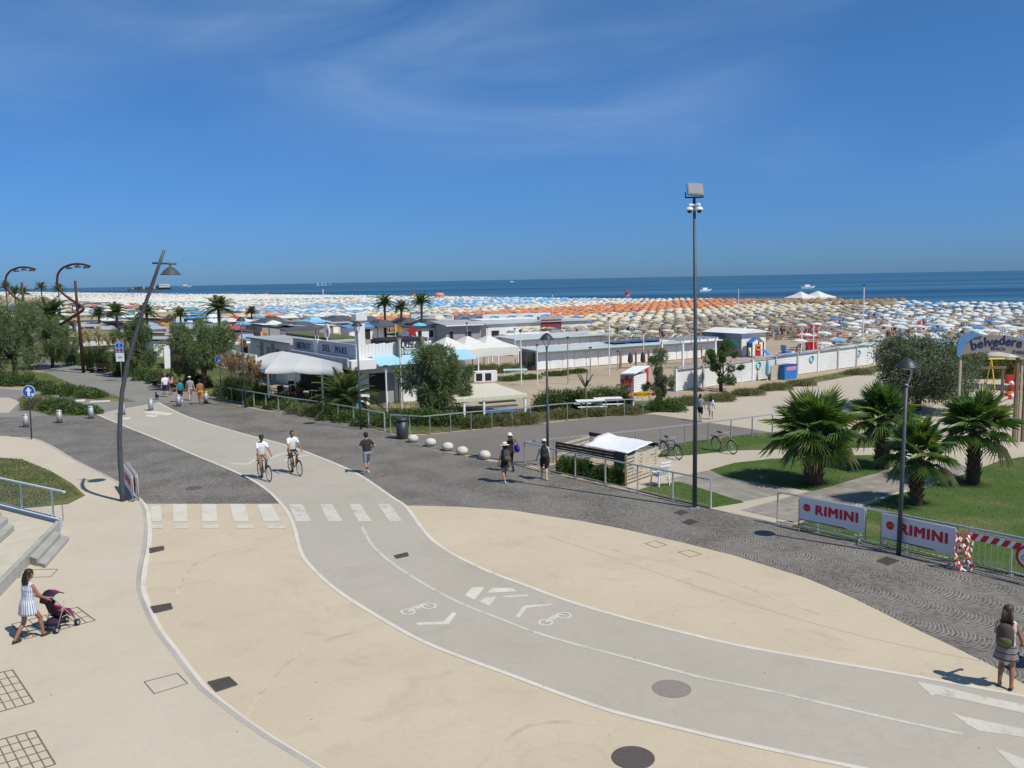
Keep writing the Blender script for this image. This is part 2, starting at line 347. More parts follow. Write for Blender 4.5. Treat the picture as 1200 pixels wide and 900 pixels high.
def cobble_mat():
    m = bpy.data.materials.new('porphyry_cobbles'); n, l = nodes_of(m); b = n['Principled BSDF']
    b.inputs['Roughness'].default_value = 0.8; b.inputs['Specular IOR Level'].default_value = 0.3
    t = n.new('ShaderNodeTexCoord')
    mp = n.new('ShaderNodeMapping'); l.new(t.outputs['Object'], mp.inputs[0])
    d = P(1150, 690)-P(860, 622); ang = math.atan2(d.y, d.x); mp.inputs['Rotation'].default_value = (0, 0, -ang)
    nzv = n.new('ShaderNodeTexNoise'); nzv.inputs['Scale'].default_value = 1.6; nzv.inputs['Detail'].default_value = 2; l.new(mp.outputs[0], nzv.inputs['Vector'])
    sub = n.new('ShaderNodeVectorMath'); sub.operation = 'MULTIPLY_ADD'; l.new(nzv.outputs['Color'], sub.inputs[0])
    sub.inputs[1].default_value = (0.16, 0.16, 0); l.new(mp.outputs[0], sub.inputs[2])
    s = n.new('ShaderNodeSeparateXYZ'); l.new(sub.outputs[0], s.inputs[0])
    def M(op, a, c=None, c2=None):
        x = n.new('ShaderNodeMath'); x.operation = op
        for i, q in enumerate((a, c, c2)):
            if q is None: continue
            if isinstance(q, (int, float)): x.inputs[i].default_value = q
            else: l.new(q, x.inputs[i])
        return x.outputs[0]
    Wd, Rr, S = 1.30, 0.80, 0.098
    u, v = s.outputs[0], s.outputs[1]
    vs = M('DIVIDE', v, Wd); colid = M('FLOOR', vs); vf = M('MULTIPLY', M('SUBTRACT', M('FRACT', vs), 0.5), Wd)
    arc = M('SQRT', M('SUBTRACT', Rr*Rr, M('MULTIPLY', vf, vf)))
    tt = M('DIVIDE', M('ADD', M('SUBTRACT', u, arc), M('MULTIPLY', colid, 0.37)), S)
    rid = M('FLOOR', tt); fr = M('FRACT', tt)
    al = M('ADD', M('DIVIDE', M('MULTIPLY', M('ARCSINE', M('DIVIDE', vf, Rr)), Rr), S), M('MULTIPLY', rid, 0.43))
    fa = M('FRACT', al); aid = M('FLOOR', al)
    er = M('MINIMUM', fr, M('SUBTRACT', 1.0, fr)); ea = M('MINIMUM', fa, M('SUBTRACT', 1.0, fa))
    def rng(val, a, c, o0=0.0, o1=1.0):
        r = n.new('ShaderNodeMapRange'); r.interpolation_type = 'SMOOTHSTEP'
        for i, q in enumerate((a, c, o0, o1)): r.inputs[i+1].default_value = q
        l.new(val, r.inputs[0]); return r.outputs[0]
    jr = rng(er, 0.06, 0.17, 1, 0); ja = rng(ea, 0.05, 0.15, 0.75, 0); j = M('MAXIMUM', jr, ja)
    cid = n.new('ShaderNodeCombineXYZ'); l.new(rid, cid.inputs[0]); l.new(aid, cid.inputs[1]); l.new(colid, cid.inputs[2])
    wn_ = n.new('ShaderNodeTexWhiteNoise'); wn_.noise_dimensions = '3D'; l.new(cid.outputs[0], wn_.inputs['Vector'])
    big = n.new('ShaderNodeTexNoise'); big.inputs['Scale'].default_value = 0.22; big.inputs['Detail'].default_value = 6; l.new(t.outputs['Object'], big.inputs['Vector'])
    cr = n.new('ShaderNodeValToRGB'); l.new(wn_.outputs[0], cr.inputs[0])
    cr.color_ramp.elements[0].color = (0.074, 0.065, 0.055, 1); cr.color_ramp.elements[1].color = (0.168, 0.150, 0.128, 1)
    e = cr.color_ramp.elements.new(0.5); e.color = (0.118, 0.105, 0.089, 1)
    bm = rng(big.outputs[0], 0.3, 0.7, 0.92, 1.08)
    mm = n.new('ShaderNodeMix'); mm.data_type = 'RGBA'; mm.blend_type = 'MULTIPLY'; mm.inputs[0].default_value = 1; l.new(cr.outputs[0], mm.inputs[6]); l.new(bm, mm.inputs[7])
    big2 = n.new('ShaderNodeTexNoise'); big2.inputs['Scale'].default_value = 0.5; big2.inputs['Detail'].default_value = 8; l.new(t.outputs['Object'], big2.inputs['Vector'])
    jm = M('MULTIPLY', j, rng(big2.outputs[0], 0.36, 0.60, 0.40, 1.0))
    mj = n.new('ShaderNodeMix'); mj.data_type = 'RGBA'; l.new(jm, mj.inputs[0]); l.new(mm.outputs[2], mj.inputs[6]); mj.inputs[7].default_value = (0.33, 0.31, 0.27, 1)
    st = n.new('ShaderNodeMix'); st.data_type = 'RGBA'; l.new(rng(big2.outputs[0], 0.56, 0.75, 0, 0.16), st.inputs[0]); l.new(mj.outputs[2], st.inputs[6]); st.inputs[7].default_value = (0.15, 0.138, 0.13, 1)
    l.new(st.outputs[2], b.inputs['Base Color'])
    bp = n.new('ShaderNodeBump'); bp.inputs['Strength'].default_value = 0.55; bp.inputs['Distance'].default_value = 0.012
    l.new(M('SUBTRACT', 1.0, j), bp.inputs['Height']); l.new(bp.outputs[0], b.inputs['Normal'])
    return m
M_COB = cobble_mat()
def lawn_mat(name, g1, g2, dry, drylo):
    m = bpy.data.materials.new(name); n, l = nodes_of(m); b = n['Principled BSDF']; b.inputs['Roughness'].default_value = 0.95
    b.inputs['Specular IOR Level'].default_value = 0.1
    t = n.new('ShaderNodeTexCoord')
    def nz(s, d=6):
        z = n.new('ShaderNodeTexNoise'); z.inputs['Scale'].default_value = s; z.inputs['Detail'].default_value = d; l.new(t.outputs['Object'], z.inputs['Vector']); return z.outputs[0]
    def rg(v, a, c):
        r = n.new('ShaderNodeMapRange'); r.inputs[1].default_value = a; r.inputs[2].default_value = c; l.new(v, r.inputs[0]); return r.outputs[0]
    def mx_(f, a, c):
        x = n.new('ShaderNodeMix'); x.data_type = 'RGBA'; l.new(f, x.inputs[0])
        for i, q in ((6, a), (7, c)):
            if isinstance(q, tuple): x.inputs[i].default_value = (*q, 1)
            else: l.new(q, x.inputs[i])
        return x.outputs[2]
    c = mx_(rg(nz(18, 3), 0.3, 0.7), g1, g2); c = mx_(rg(nz(0.45, 8), drylo, drylo+0.25), c, dry); l.new(c, b.inputs['Base Color'])
    bp = n.new('ShaderNodeBump'); bp.inputs['Strength'].default_value = 0.8; bp.inputs['Distance'].default_value = 0.03; l.new(nz(60, 2), bp.inputs['Height']); l.new(bp.outputs[0], b.inputs['Normal'])
    MATS[name] = m; return m
M_LAWN = lawn_mat('lawn_turf', (0.06, 0.105, 0.026), (0.095, 0.155, 0.042), (0.19, 0.18, 0.085), 0.50)
M_ROUGH = lawn_mat('dry_turf', (0.075, 0.115, 0.03), (0.12, 0.15, 0.05), (0.24, 0.19, 0.10), 0.44)
# ================================================================== sheets
def sheet(name, pts, m, z, smooth=0, world=False):
    """one ground sheet; pts are photo pixels (or world points)"""
    w = [Vector(p) for p in pts] if world else [P(p[0], p[1]) for p in pts]
    me = bpy.data.meshes.new(name); me.from_pydata([(p.x, p.y, z) for p in w], [], [tuple(range(len(w)))])
    if me.polygons[0].normal.z < 0: me.flip_normals()
    me.materials.append(m); o = bpy.data.objects.new(name, me); COL.objects.link(o); return struct(o)
def wline(pts, sub=4):
    return [Vector((p[0], p[1], 0)) for p in smoothline([P(*p) for p in pts], sub)]
def strip(name, line, w0, w1, z, m, h=0.0):
    L, Rr = ribbon(line, w0, w1); mb = MB(); n = len(line)
    vs = [(p.x, p.y, z) for p in L]+[(p.x, p.y, z) for p in Rr]; mb.add(vs, [(i, i+1, n+i+1, n+i) for i in range(n-1)])
    if h > 0:
        for S_ in (L, Rr):
            mb.add([(p.x, p.y, z) for p in S_]+[(p.x, p.y, z-h) for p in S_], [(i, i+1, n+i+1, n+i) for i in range(n-1)])
    o = mb.build(name, m); return struct(o)
# sand ground from inland to the waterline, dipping under the sea
g = MB()
na, rows = 40, [(-600, -0.02), (-200, -0.02), (20, -0.02), (165, -0.03), (188, -0.10), (197, -0.45), (216, -1.6)]
aa = [-700+i*(6200/na) for i in range(na+1)]
g.add([WA(a, b_+(4*math.sin(a*0.021)+2.5*math.sin(a*0.067) if b_ > 150 else 0), z_) for b_, z_ in rows for a in aa],
      [(j*(na+1)+i, j*(na+1)+i+1, (j+1)*(na+1)+i+1, (j+1)*(na+1)+i) for j in range(len(rows)-1) for i in range(na)])
struct(g.build('ground', M_SAND, smooth=True))
# sea
m = bpy.data.materials.new('sea_water'); n, l = nodes_of(m); b = n['Principled BSDF']
b.inputs['Roughness'].default_value = 0.42; b.inputs['IOR'].default_value = 1.33; b.inputs['Specular IOR Level'].default_value = 0.22
t = n.new('ShaderNodeTexCoord')
mp = n.new('ShaderNodeMapping'); mp.inputs['Scale'].default_value = (0.0010, 0.014, 1); mp.inputs['Rotation'].default_value = (0, 0, R(2)); l.new(t.outputs['Object'], mp.inputs[0])
nz = n.new('ShaderNodeTexNoise'); nz.inputs['Scale'].default_value = 1.0; nz.inputs['Detail'].default_value = 9; nz.inputs['Roughness'].default_value = 0.62; l.new(mp.outputs[0], nz.inputs['Vector'])
cr = n.new('ShaderNodeValToRGB'); l.new(nz.outputs[0], cr.inputs[0])
cr.color_ramp.elements[0].position = 0.36; cr.color_ramp.elements[0].color = (0.012, 0.060, 0.128, 1)
cr.color_ramp.elements[1].position = 0.66; cr.color_ramp.elements[1].color = (0.055, 0.165, 0.262, 1)
l.new(cr.outputs[0], b.inputs['Base Color'])
mp2 = n.new('ShaderNodeMapping'); mp2.inputs['Scale'].default_value = (0.10, 0.35, 1); l.new(t.outputs['Object'], mp2.inputs[0])
n2 = n.new('ShaderNodeTexNoise'); n2.inputs['Scale'].default_value = 1; n2.inputs['Detail'].default_value = 5; l.new(mp2.outputs[0], n2.inputs['Vector'])
bp = n.new('ShaderNodeBump'); bp.inputs['Strength'].default_value = 0.5; bp.inputs['Distance'].default_value = 0.6; l.new(n2.outputs[0], bp.inputs['Height']); l.new(bp.outputs[0], b.inputs['Normal'])
sheet('sea', [WA(-30000, 184), WA(-30000, 60000), WA(60000, 60000), WA(60000, 184)], m, -0.30, world=True)
# paved promenade (porphyry) under everything in the foreground
FENCE_R = [(1560, 762), (1200, 677), (911, 612)]
cob = [(1900, 1250)]+FENCE_R+[(833, 597), (819, 594), (728, 573), (649, 556), (612, 546), (600, 541), (576, 541), (483, 521), (462, 509), (429, 502), (371, 490), (337, 485), (307, 481), (260, 471), (240, 466), (225, 460), (178, 452),
       (96, 462), (60, 478), (20, 487), (-100, 492), (-500, 500), (-500, 700), (100, 700), (300, 1250)]
sheet('promenade', cob, M_COB, 0.000)
# beige plaza
plz = [(165, 590.5), (330, 590.5), (335, 594), (400, 596), (476, 592.4), (540, 594), (600, 598), (640, 604.5), (680, 610.4), (730, 620), (800, 636), (860, 651), (945, 677.6), (1001, 701.6), (1058, 730), (1115, 757), (1162, 780), (1200, 802), (1300, 862), (1420, 950), (1500, 1250), (200, 1250), (120, 900), (140, 700), (150, 600)]
sheet('plaza', plz, M_PLAZA, 0.004)
PR = [(185, 471.5), (220, 488.6), (280, 507), (336, 522), (380, 538), (420, 556), (460, 583), (476, 594), (494.5, 619), (509, 634.7), (533, 650.7), (573, 670), (613, 685), (653, 700), (693, 713), (760, 731.5), (860, 755.5), (945, 771), (1030, 785.5), (1113, 800), (1200, 816), (1330, 838), (1500, 862)]
PL = [(112, 485), (145, 499), (185, 515), (220, 530), (280, 555), (310, 572), (330, 591), (340, 606), (346, 622), (353, 648), (368, 668), (395, 692), (440, 721), (493, 750.7), (546.7, 772.5), (600, 792), (653, 812), (706.7, 830.7), (760, 845), (860, 869), (1000, 899), (1180, 935), (1420, 975)]
lr, ll = wline(PR), wline(PL)
sheet('bike_path', lr+ll[::-1], M_PATH, 0.008, world=True)
strip('path_edge_line', lr, -0.06, 0.06, 0.012, M_WHITE)
strip('path_edge_line', ll, -0.06, 0.06, 0.012, M_WHITE)
CL = [(424.5, 618), (430, 629), (440, 643.5), (466, 665), (506, 690), (546, 710), (589, 726.7), (626, 741), (680, 757), (734, 771), (789, 785.7), (820, 794), (860, 802), (916, 813.5), (1040, 842), (1128, 861)]
strip('path_centre_line', wline(CL), -0.05, 0.05, 0.012, M_FAINT)
# zebra crossing bars and bicycle markings
def paint(name, pts, m=M_WHITE, z=0.012): return sheet(name, pts, m, z)
for x0, x1, x2, x3 in ((176, 188, 178, 190), (203, 219, 203, 220), (236, 253, 237, 255), (269, 287, 274, 292), (301, 318, 309, 329), (338, 354, 347, 365), (375, 389, 384, 402), (409, 422, 420, 436), (443, 457, 456, 472)):
    paint('zebra_stripe', [(x0, 591), (x1, 591), (x3, 611.5), (x2, 611.5)], M_FAINT if x0 > 335 else M_ZEBRA, 0.0135)
for x0, x1 in ((178, 191), (204, 221), (237, 257), (277, 298), (313, 335)):
    paint('zebra_stripe', [(x0-1, 615), (x1-1, 615), (x1, 619.5), (x0, 619.5)], M_FAINT)
def zz(pts, x0, y0, s): return [(x0+a/s, y0+c/s) for a, c in pts]
for pg in ([(178,413),(300,408),(338,368),(357,370),(322,420),(185,424)], [(393,293),(425,258),(480,256),(435,313)], [(488,283),(515,260),(600,260),(622,275)],
           [(458,322),(478,303),(532,298),(500,340)], [(545,302),(575,295),(670,290),(668,297)], [(615,388),(648,342),(660,338),(775,330),(770,337),(665,348),(632,390)]):
    paint('arrow_marking', zz(pg, 440, 620, 3.75))
for pg in ([(140,488),(260,510),(400,545),(655,600),(760,618),(760,655),(655,640),(400,582),(230,550),(212,557)], [(305,635),(360,655),(655,715),(760,735),(760,772),(655,755),(440,725),(390,700)], [(508,803),(655,860),(760,880),(760,925),(610,900)]):
    paint('arrow_marking', zz(pg, 1040, 680, 4.09), M_FAINT)
def bike_marking(c0, c1, rx, ry, m=M_WHITE):
    mb = MB(); zc = [0.0122]
    def seg(a, c, w=0.03):
        zc[0] += 0.0001
        a, c = P(*a), P(*c); d = (c-a).normalized(); q = Vector((-d.y, d.x, 0))*w
        mb.add([(v.x, v.y, zc[0]) for v in (a-q, c-q, c+q, a+q)], [(0, 1, 2, 3)])
    for c in (c0, c1):
        ring = [(c[0]+rx*math.cos(i*math.pi/9), c[1]+ry*math.sin(i*math.pi/9)) for i in range(18)]
        for i in range(18): seg(ring[i], ring[(i+1) % 18])
    mid = ((c0[0]+c1[0])/2, (c0[1]+c1[1])/2); up = ((c0[0]*0.62+c1[0]*0.38), c0[1]*0.62+c1[1]*0.38-ry*1.15); u2 = (c0[0]*0.3+c1[0]*0.7, c0[1]*0.3+c1[1]*0.7-ry*1.2)
    for a, c in ((c0, mid), (mid, up), (c0, up), (up, u2), (u2, mid), (u2, c1)): seg(a, c)
    struct(mb.build('bicycle_marking', m))
bike_marking((478, 717.3), (502.6, 710.7), 8, 3.2); bike_marking((639.5, 729.8), (660.8, 721.8), 8, 3.4)
bike_marking((297, 538), (309, 534.5), 5, 1.6, M_FAINT)
for pg in ([(270,543),(290,543),(299,538),(301,539),(292,545),(271,544.5)], [(316,536),(324,533),(340,529),(341,530.5),(326,534.5),(318,538)], [(332,540),(342,535),(362,533),(362,534.5),(344,537),(334,541)]):
    paint('arrow_marking', pg, M_FAINT)
for pg in ([(168,484),(178,481),(205,485),(196,487)], [(140,490),(154,489),(150,492),(140,491.5)], [(172,486),(186,487),(182,489),(170,488)]):
    paint('arrow_marking', pg, M_WHITE)
# walkways on the left, side road and sandy path on the right
sheet('walkway', [(40, 430), (55, 420), (84, 420), (100, 424), (130, 433), (160, 442), (178, 449), (225, 459), (245, 466), (262, 470), (180, 473), (112, 486), (110, 478), (120, 470), (155, 470), (110, 460), (70, 445)], M_WALK, 0.004)
sheet('walkway', [(-300, 449), (0, 455), (40, 459), (90, 463), (130, 467), (157, 471), (112, 486), (97, 487), (60, 487), (20, 489), (-300, 492)], M_WALK, 0.0045)
sheet('sandy_patch', [(-100, 466), (10, 466), (24, 471), (10, 484), (-100, 487)], M_SANDP, 0.009)
paint('arrow_marking', [(88, 469), (100, 468), (99, 470.5), (90, 471)], M_WHITE, 0.012); paint('arrow_marking', [(106, 470), (130, 469), (128, 471), (104, 472)], M_WHITE, 0.012)
sheet('side_road', [(462, 509), (497, 510), (548, 505), (632, 497), (695, 490), (766, 485.5), (876, 502), (905, 507), (862, 514), (748, 529), (612, 546), (600, 541), (483, 521)], M_ASPH, 0.005)
sheet('sandy_path', [(753, 486), (800, 478), (870, 466), (930, 454), (1000, 440), (1030, 434), (1130, 434), (1110, 447), (1060, 462), (1010, 480), (960, 492), (905, 507), (876, 502), (766, 485.5)], M_SANDP, 0.002)
sheet('sandy_path', [(905, 509), (862, 515), (748, 530), (735, 534), (735, 572), (745, 575), (796, 565), (832, 596), (911, 613), (1000, 596), (1080, 574), (1180, 538), (1560, 640), (1560, 470), (1130, 434), (1100, 470), (1000, 500)], M_SANDP, 0.003)
# sidewalk on the left, a kerb higher
KB = [(-60, 510), (1, 511), (26, 512), (48, 517), (80, 536), (112, 552), (140, 568), (160, 585), (167, 596), (168.5, 606), (169, 620), (167, 640), (162, 664), (160, 686), (165, 705), (178.7, 734.7), (200, 764), (224, 796), (240, 813), (300, 858), (360, 895), (400, 920), (520, 985)]
KZ = 0.11
kl = [Vector((p[0], p[1], 0)) for p in smoothline([P(a, c, KZ) for a, c in KB], 4)]
far = [P(560, 1250), P(-900, 1250), P(-900, 560), P(-200, 505)]
sheet('sidewalk', kl+far, M_SIDE, KZ-0.004, world=True)
strip('kerb', kl, -0.01, 0.10, KZ, M_KERB, h=KZ+0.02)
strip('lit_kerb_face_line', kl, 0.102, 0.24, 0.010, M_WHITE)  # pale strip stands in for the white-painted kerb face, its sunlit brightness included
# lawns
def lawn(name, pts, m=M_LAWN, z=0.02): return sheet(name, pts, m, z)
LAWNS = [[(746, 575), (770, 568), (796, 565), (835, 577), (872, 589), (832, 595.5), (790, 586)],
         [(770, 536), (776, 528), (804, 518.5), (862, 512), (905, 507), (980, 508), (1055, 514), (1060, 524), (1001, 525), (860, 528), (814, 533)],
         [(832, 551), (860, 543), (905, 538), (996, 534), (1030, 533.5), (1058, 537), (1064, 541), (1030, 554), (953, 576), (911, 570), (848, 559)],
         [(928, 617), (960, 606), (1017, 592), (1049, 580), (1081, 573), (1105, 565), (1149, 549), (1172, 540), (1210, 534), (1560, 600), (1560, 758), (1200, 676), (1060, 646)]]
for q in LAWNS: lawn('lawn', q)
lawn('lawn', [(-150, 536), (0, 539), (25, 541), (60, 555), (85, 570), (100, 584), (80, 594), (40, 598), (0, 600), (-150, 606)], M_ROUGH, KZ+0.012)
for q in ([(20, 450), (36, 435), (55, 437), (90, 452), (160, 471), (120, 470), (60, 460)], [(20, 470), (30, 462), (60, 463), (97, 480), (97, 487), (60, 487.5), (25, 478)],
          [(-300, 420), (30, 420), (40, 432), (20, 452), (-300, 452)], [(262, 469), (290, 462), (340, 463), (440, 478), (600, 480), (650, 478), (740, 470), (800, 468), (762, 484), (695, 488), (600, 498), (500, 508), (463, 508), (430, 500), (371, 488), (300, 477)],
          [(84, 420), (120, 405), (210, 420), (300, 440), (262, 468), (225, 458), (178, 448), (130, 432)], [(780, 476), (900, 452), (1030, 428), (1040, 434), (930, 452), (870, 464)]):
    lawn('rough_turf', q, M_ROUGH, 0.006)

# expansion joints, tyre marks and patches on the plaza
M_JOINT = mat('joint_line', (0.46, 0.385, 0.275), .95, 0, .25, 3); M_TYRE = mat('tyre_mark', (0.475, 0.40, 0.288), .95, 0, .3, 2)
for q in ([(640, 628), (760, 668), (900, 715), (1020, 748), (1150, 775)],):
    strip('joint_line', wline(q), -.010, .010, .0075, M_JOINT)
for q in ([(270, 900), (300, 820), (360, 760), (420, 740)], [(560, 900), (620, 850), (700, 848)], [(700, 640), (820, 670), (960, 720)], [(205, 700), (230, 660), (290, 640)]):
    strip('tyre_mark', wline(q), -.05, .05, .0065, M_TYRE)
# ================================================================== street furniture
M_STEEL = mat('galvanised_steel', (0.36, 0.37, 0.38), 0.55, 0.35, 0.12, 8)
M_RAIL = mat('rail_steel', (0.55, 0.56, 0.57), 0.35, 0.6, 0.08, 8)
M_DGREY = mat('dark_grey_paint', (0.045, 0.05, 0.055), 0.45, 0.2, 0.1, 6)
M_POLE = mat('anthracite_pole', (0.062, 0.072, 0.078), 0.5, 0.0, 0.15, 3)
M_BLACK = mat('black_plastic', (0.018, 0.018, 0.02), 0.5, 0, 0.1, 6)
M_RUST = mat('red_brown_steel', (0.075, 0.028, 0.020), 0.6, 0.2, 0.25, 4)
M_WPAINT = mat('white_paint', (0.78, 0.78, 0.76), 0.5, 0, 0.05, 3, dirt=0.25)
M_RED = mat('red_paint', (0.55, 0.02, 0.025), 0.45, 0, 0.06, 5)
M_REDL = mat('red_lettering', (0.50, 0.02, 0.045), 0.5, 0, 0.03, 5)
M_BLUE = mat('blue_sign', (0.01, 0.09, 0.45), 0.4, 0, 0.05, 5)
M_DBLUE = mat('navy_lettering', (0.015, 0.03, 0.10), 0.6, 0, 0.05, 5)
M_STONE = mat('pale_stone', (0.55, 0.52, 0.45), 0.85, 0, 0.15, 6, 0.3, 40, dirt=0.4)
M_CONC = mat('grey_concrete', (0.36, 0.35, 0.315), 0.9, 0, 0.12, 2.5, 0.25, 40, dirt=0.35)
M_CREAM = mat('cream_concrete', (0.50, 0.45, 0.35), 0.9, 0, 0.1, 2, 0.2, 40, dirt=0.25)
M_WOOD = mat('weathered_wood', (0.22, 0.145, 0.085), 0.85, 0, 0.3, 5, 0.3, 30)
M_PALLET = mat('pallet_wood', (0.46, 0.40, 0.30), 0.85, 0, 0.25, 4, 0.3, 30)
M_IRON = mat('cast_iron', (0.10, 0.085, 0.075), 0.8, 0.0, 0.2, 12, 0.5, 60)
M_LBLUE = mat('pale_blue_paint', (0.50, 0.57, 0.63), 0.5, 0, 0.06, 3, dirt=0.2)
def railing(label, pts, h=1.05, mid=0, n_posts=None, posts=None, group=None, bottom=False, name='railing'):
    """metal railing over photo points at ground level; posts is the list of post pixels"""
    w = [P(*p) for p in pts]; base = w[0].copy()
    t = thing(name, label, 'railing', base)
    up = Vector((0, 0, h))
    mb = MB()
    for i in range(len(w)-1): mb.bar(w[i]-base+up, w[i+1]-base+up, 0.07, 0.05)
    mb.build('top_rail', M_RAIL, t)
    if bottom:
        mb = MB()
        for i in range(len(w)-1): mb.bar(w[i]-base+Vector((0, 0, 0.09)), w[i+1]-base+Vector((0, 0, 0.09)), 0.04, 0.03)
        mb.build('bottom_rail', M_RAIL, t)
    if posts is None:
        tot = sum((w[i+1]-w[i]).length for i in range(len(w)-1)); posts_w = []
        for k in range(n_posts):
            d = tot*k/(n_posts-1)
            for i in range(len(w)-1):
                L = (w[i+1]-w[i]).length
                if d <= L+1e-4: posts_w.append((w[i].lerp(w[i+1], min(1, d/L)), (w[i+1]-w[i]).normalized())); break
                d -= L
    else: posts_w = [(P(*p), (w[-1]-w[0]).normalized()) for p in posts]
    me = None
    for q, d in posts_w:
        if me is None:
            mb = MB(); mb.bb(-0.035, 0.035, -0.012, 0.012, 0, h-0.025); mb.bb(-0.07, 0.07, -0.06, 0.06, 0, 0.012)
            o = mb.build('post', M_RAIL, t); me = o.data
        else:
            o = bpy.data.objects.new('post', me); COL.objects.link(o); o.parent = t
        o.location = q-base; o.rotation_euler = (0, 0, math.atan2(d.y, d.x)+math.pi/2)
    return t
railing('long steel railing beside the walkers and the feathery bushes', [(260, 469), (293, 475.6), (337, 484), (371, 489), (409, 496), (451, 505)], 1.0, n_posts=13, bottom=True)
railing('steel railing behind the five stone balls and dark bin', [(458, 507), (496, 509.5), (548, 504), (596, 500), (653, 493.5), (715, 489), (753, 486)], 1.0, n_posts=14)
railing('steel railing along the far edge of the side road, near the parked bicycles', [(615, 545), (748, 530), (864, 515), (905, 509)], 1.05, n_posts=11)
railing('steel railing in front of the slatted bin enclosure', [(615, 545), (650, 555), (688, 563), (728, 572.5), (771, 582), (819, 593), (833, 596)], 1.05, n_posts=7, bottom=True)
railing('steel railing at the lawn behind the red lettered banners', [(911, 614), (928, 617.5), (1059, 646), (1136, 663), (1200, 677.5), (1330, 707)], 1.08, n_posts=8, bottom=True)
# crowd barriers -----------------------------------------------------------
def barrier(label, p0, p1, banner=True, flip=False, L=None, txt=True, h=1.1):
    a, c = P(*p0), P(*p1); d = c-a; L = L or d.length; rz = math.atan2(d.y, d.x)
    t = thing('crowd_barrier', label, 'barrier', a, rz, 'crowd barriers')
    mb = MB()
    mb.tube([(0, 0, 0.12), (0, 0, h-0.12), (0.03, 0, h-0.04), (0.1, 0, h), (L-0.1, 0, h), (L-0.03, 0, h-0.04), (L, 0, h-0.12), (L, 0, 0.12)], 0.019, 6)
    mb.tube([(0, 0, 0.2), (L, 0, 0.2)], 0.015, 6); mb.build('frame', M_STEEL, t, True)
    nb = int(L/0.16)
    for i in range(1, nb):
        mb = MB(); mb.tube([(L*i/nb, 0, 0.2), (L*i/nb, 0, h)], 0.008, 5); mb.build('bar', M_STEEL, t)
    for x in (0.12, L-0.12):
        mb = MB(); mb.tube([(x, -0.28, 0.015), (x, -0.05, 0.2), (x, 0.05, 0.2), (x, 0.28, 0.015)], 0.018, 6); mb.build('foot', M_STEEL, t, True)
    if banner:
        for sgn in ((-1,) if txt != 'both' else (-1, 1)):
            y = 0.03*sgn
            mb = MB(); mb.bb(0.03, L-0.03, y-0.006, y+0.006, 0.34, h+0.01); bn = mb.build('banner', mat('white_banner', (0.66, 0.66, 0.68), 0.5, 0, 0.03, 2), t)
            yy = y+0.010*sgn; rt = (math.pi/2, 0, 0) if sgn < 0 else (math.pi/2, 0, math.pi)
            text_mesh('lettering', 'RIMINI', 0.42, M_REDL, bn, (L*0.58, yy, 0.75), rt, 0.003, 0.024, spacing=1.15, sx=L/2.15)
            mb = MB(); mb.lathe([(0.125, -0.004), (0.125, 0.004)], 20, (L*0.13, yy, 0.78), M=Matrix.Rotation(math.pi/2, 3, 'X')); em = mb.build('emblem', M_REDL, bn)
            mb = MB(); mb.bb(L*0.13-0.11, L*0.13+0.11, yy+0.005*sgn-0.002, yy+0.005*sgn+0.002, 0.766, 0.786); mb.build('emblem_band', mat('orange_band', (0.7, 0.2, 0.05), 0.5), bn)
            mb = MB(); mb.bb(0.05, L*0.36, yy-0.002, yy+0.002, 0.345, 0.375); mb.build('blue_stripe', mat('banner_blue', (0.02, 0.14, 0.45), 0.5), bn)
            mb = MB(); mb.bb(L*0.36, L*0.70, yy-0.002, yy+0.002, 0.345, 0.375); mb.build('navy_stripe', mat('banner_navy', (0.02, 0.03, 0.15), 0.5), bn)
            mb = MB(); mb.bb(L*0.52, L*0.74, yy-0.006, yy-0.002, 0.335, 0.36); mb.build('red_stripe', M_REDL, bn)
    return t
barrier('barrier with red lettered white banner, the left one by the lamp', (936, 620.5), (1014, 637))
barrier('barrier with red lettered white banner, the right one behind the lamp pole', (1032, 643), (1120, 664.5))
bb_ = barrier('crowd barrier with red and white striped board and round no cycling sign', (1132, 666), (1220, 688), banner=False, L=2.6)
mb = MB()
for i in range(8):
    x = 0.06+i*0.28
    mb.add([(x, -0.035, 0.86), (x+0.16, -0.035, 0.86), (x+0.28, -0.035, 1.06), (x+0.12, -0.035, 1.06)], [(0, 1, 2, 3)], 0)
    mb.add([(x+0.16, -0.035, 0.86), (x+0.28, -0.035, 0.86), (x+0.40, -0.035, 1.06), (x+0.28, -0.035, 1.06)], [(0, 1, 2, 3)], 1)
mb.bb(0.05, 2.5, -0.033, -0.025, 0.855, 1.065, 1)
mb.build('striped_board', [M_RED, M_WPAINT], bb_)
mb = MB(); Mx = Matrix.Rotation(math.pi/2, 3, 'X')
mb.lathe([(0.32, -0.01), (0.32, 0.01)], 28, (1.62, -0.05, 0.72), M=Mx, k=0); mb.lathe([(0.245, -0.002), (0.245, 0.002)], 28, (1.62, -0.063, 0.72), M=Mx, k=1)
ns = mb.build('round_sign', [M_RED, M_WPAINT], bb_)
mb = MB()
for dx in (-0.1, 0.1): mb.torus((1.62+dx, -0.068, 0.69), 0.062, 0.008, 'Y', 16, 4)
for p, q in (((1.85, .69), (1.93, .70)), ((1.93, .70), (1.90, .77)), ((1.85, .69), (1.90, .77)), ((1.90, .77), (2.02, .77)), ((2.02, .77), (1.93, .70)), ((2.05, .69), (2.01, .81)), ((2.01, .81), (2.05, .81)), ((1.87, .80), (1.92, .80))):
    mb.tube([(p[0]-.33, -0.068, p[1]), (q[0]-.33, -0.068, q[1])], 0.008, 4)
mb.build('bicycle_symbol', M_BLACK, ns)
barrier('barrier with banner folded beside the leaning lamp, the left of two', (146.5, 575), (157, 591.5), txt='both')
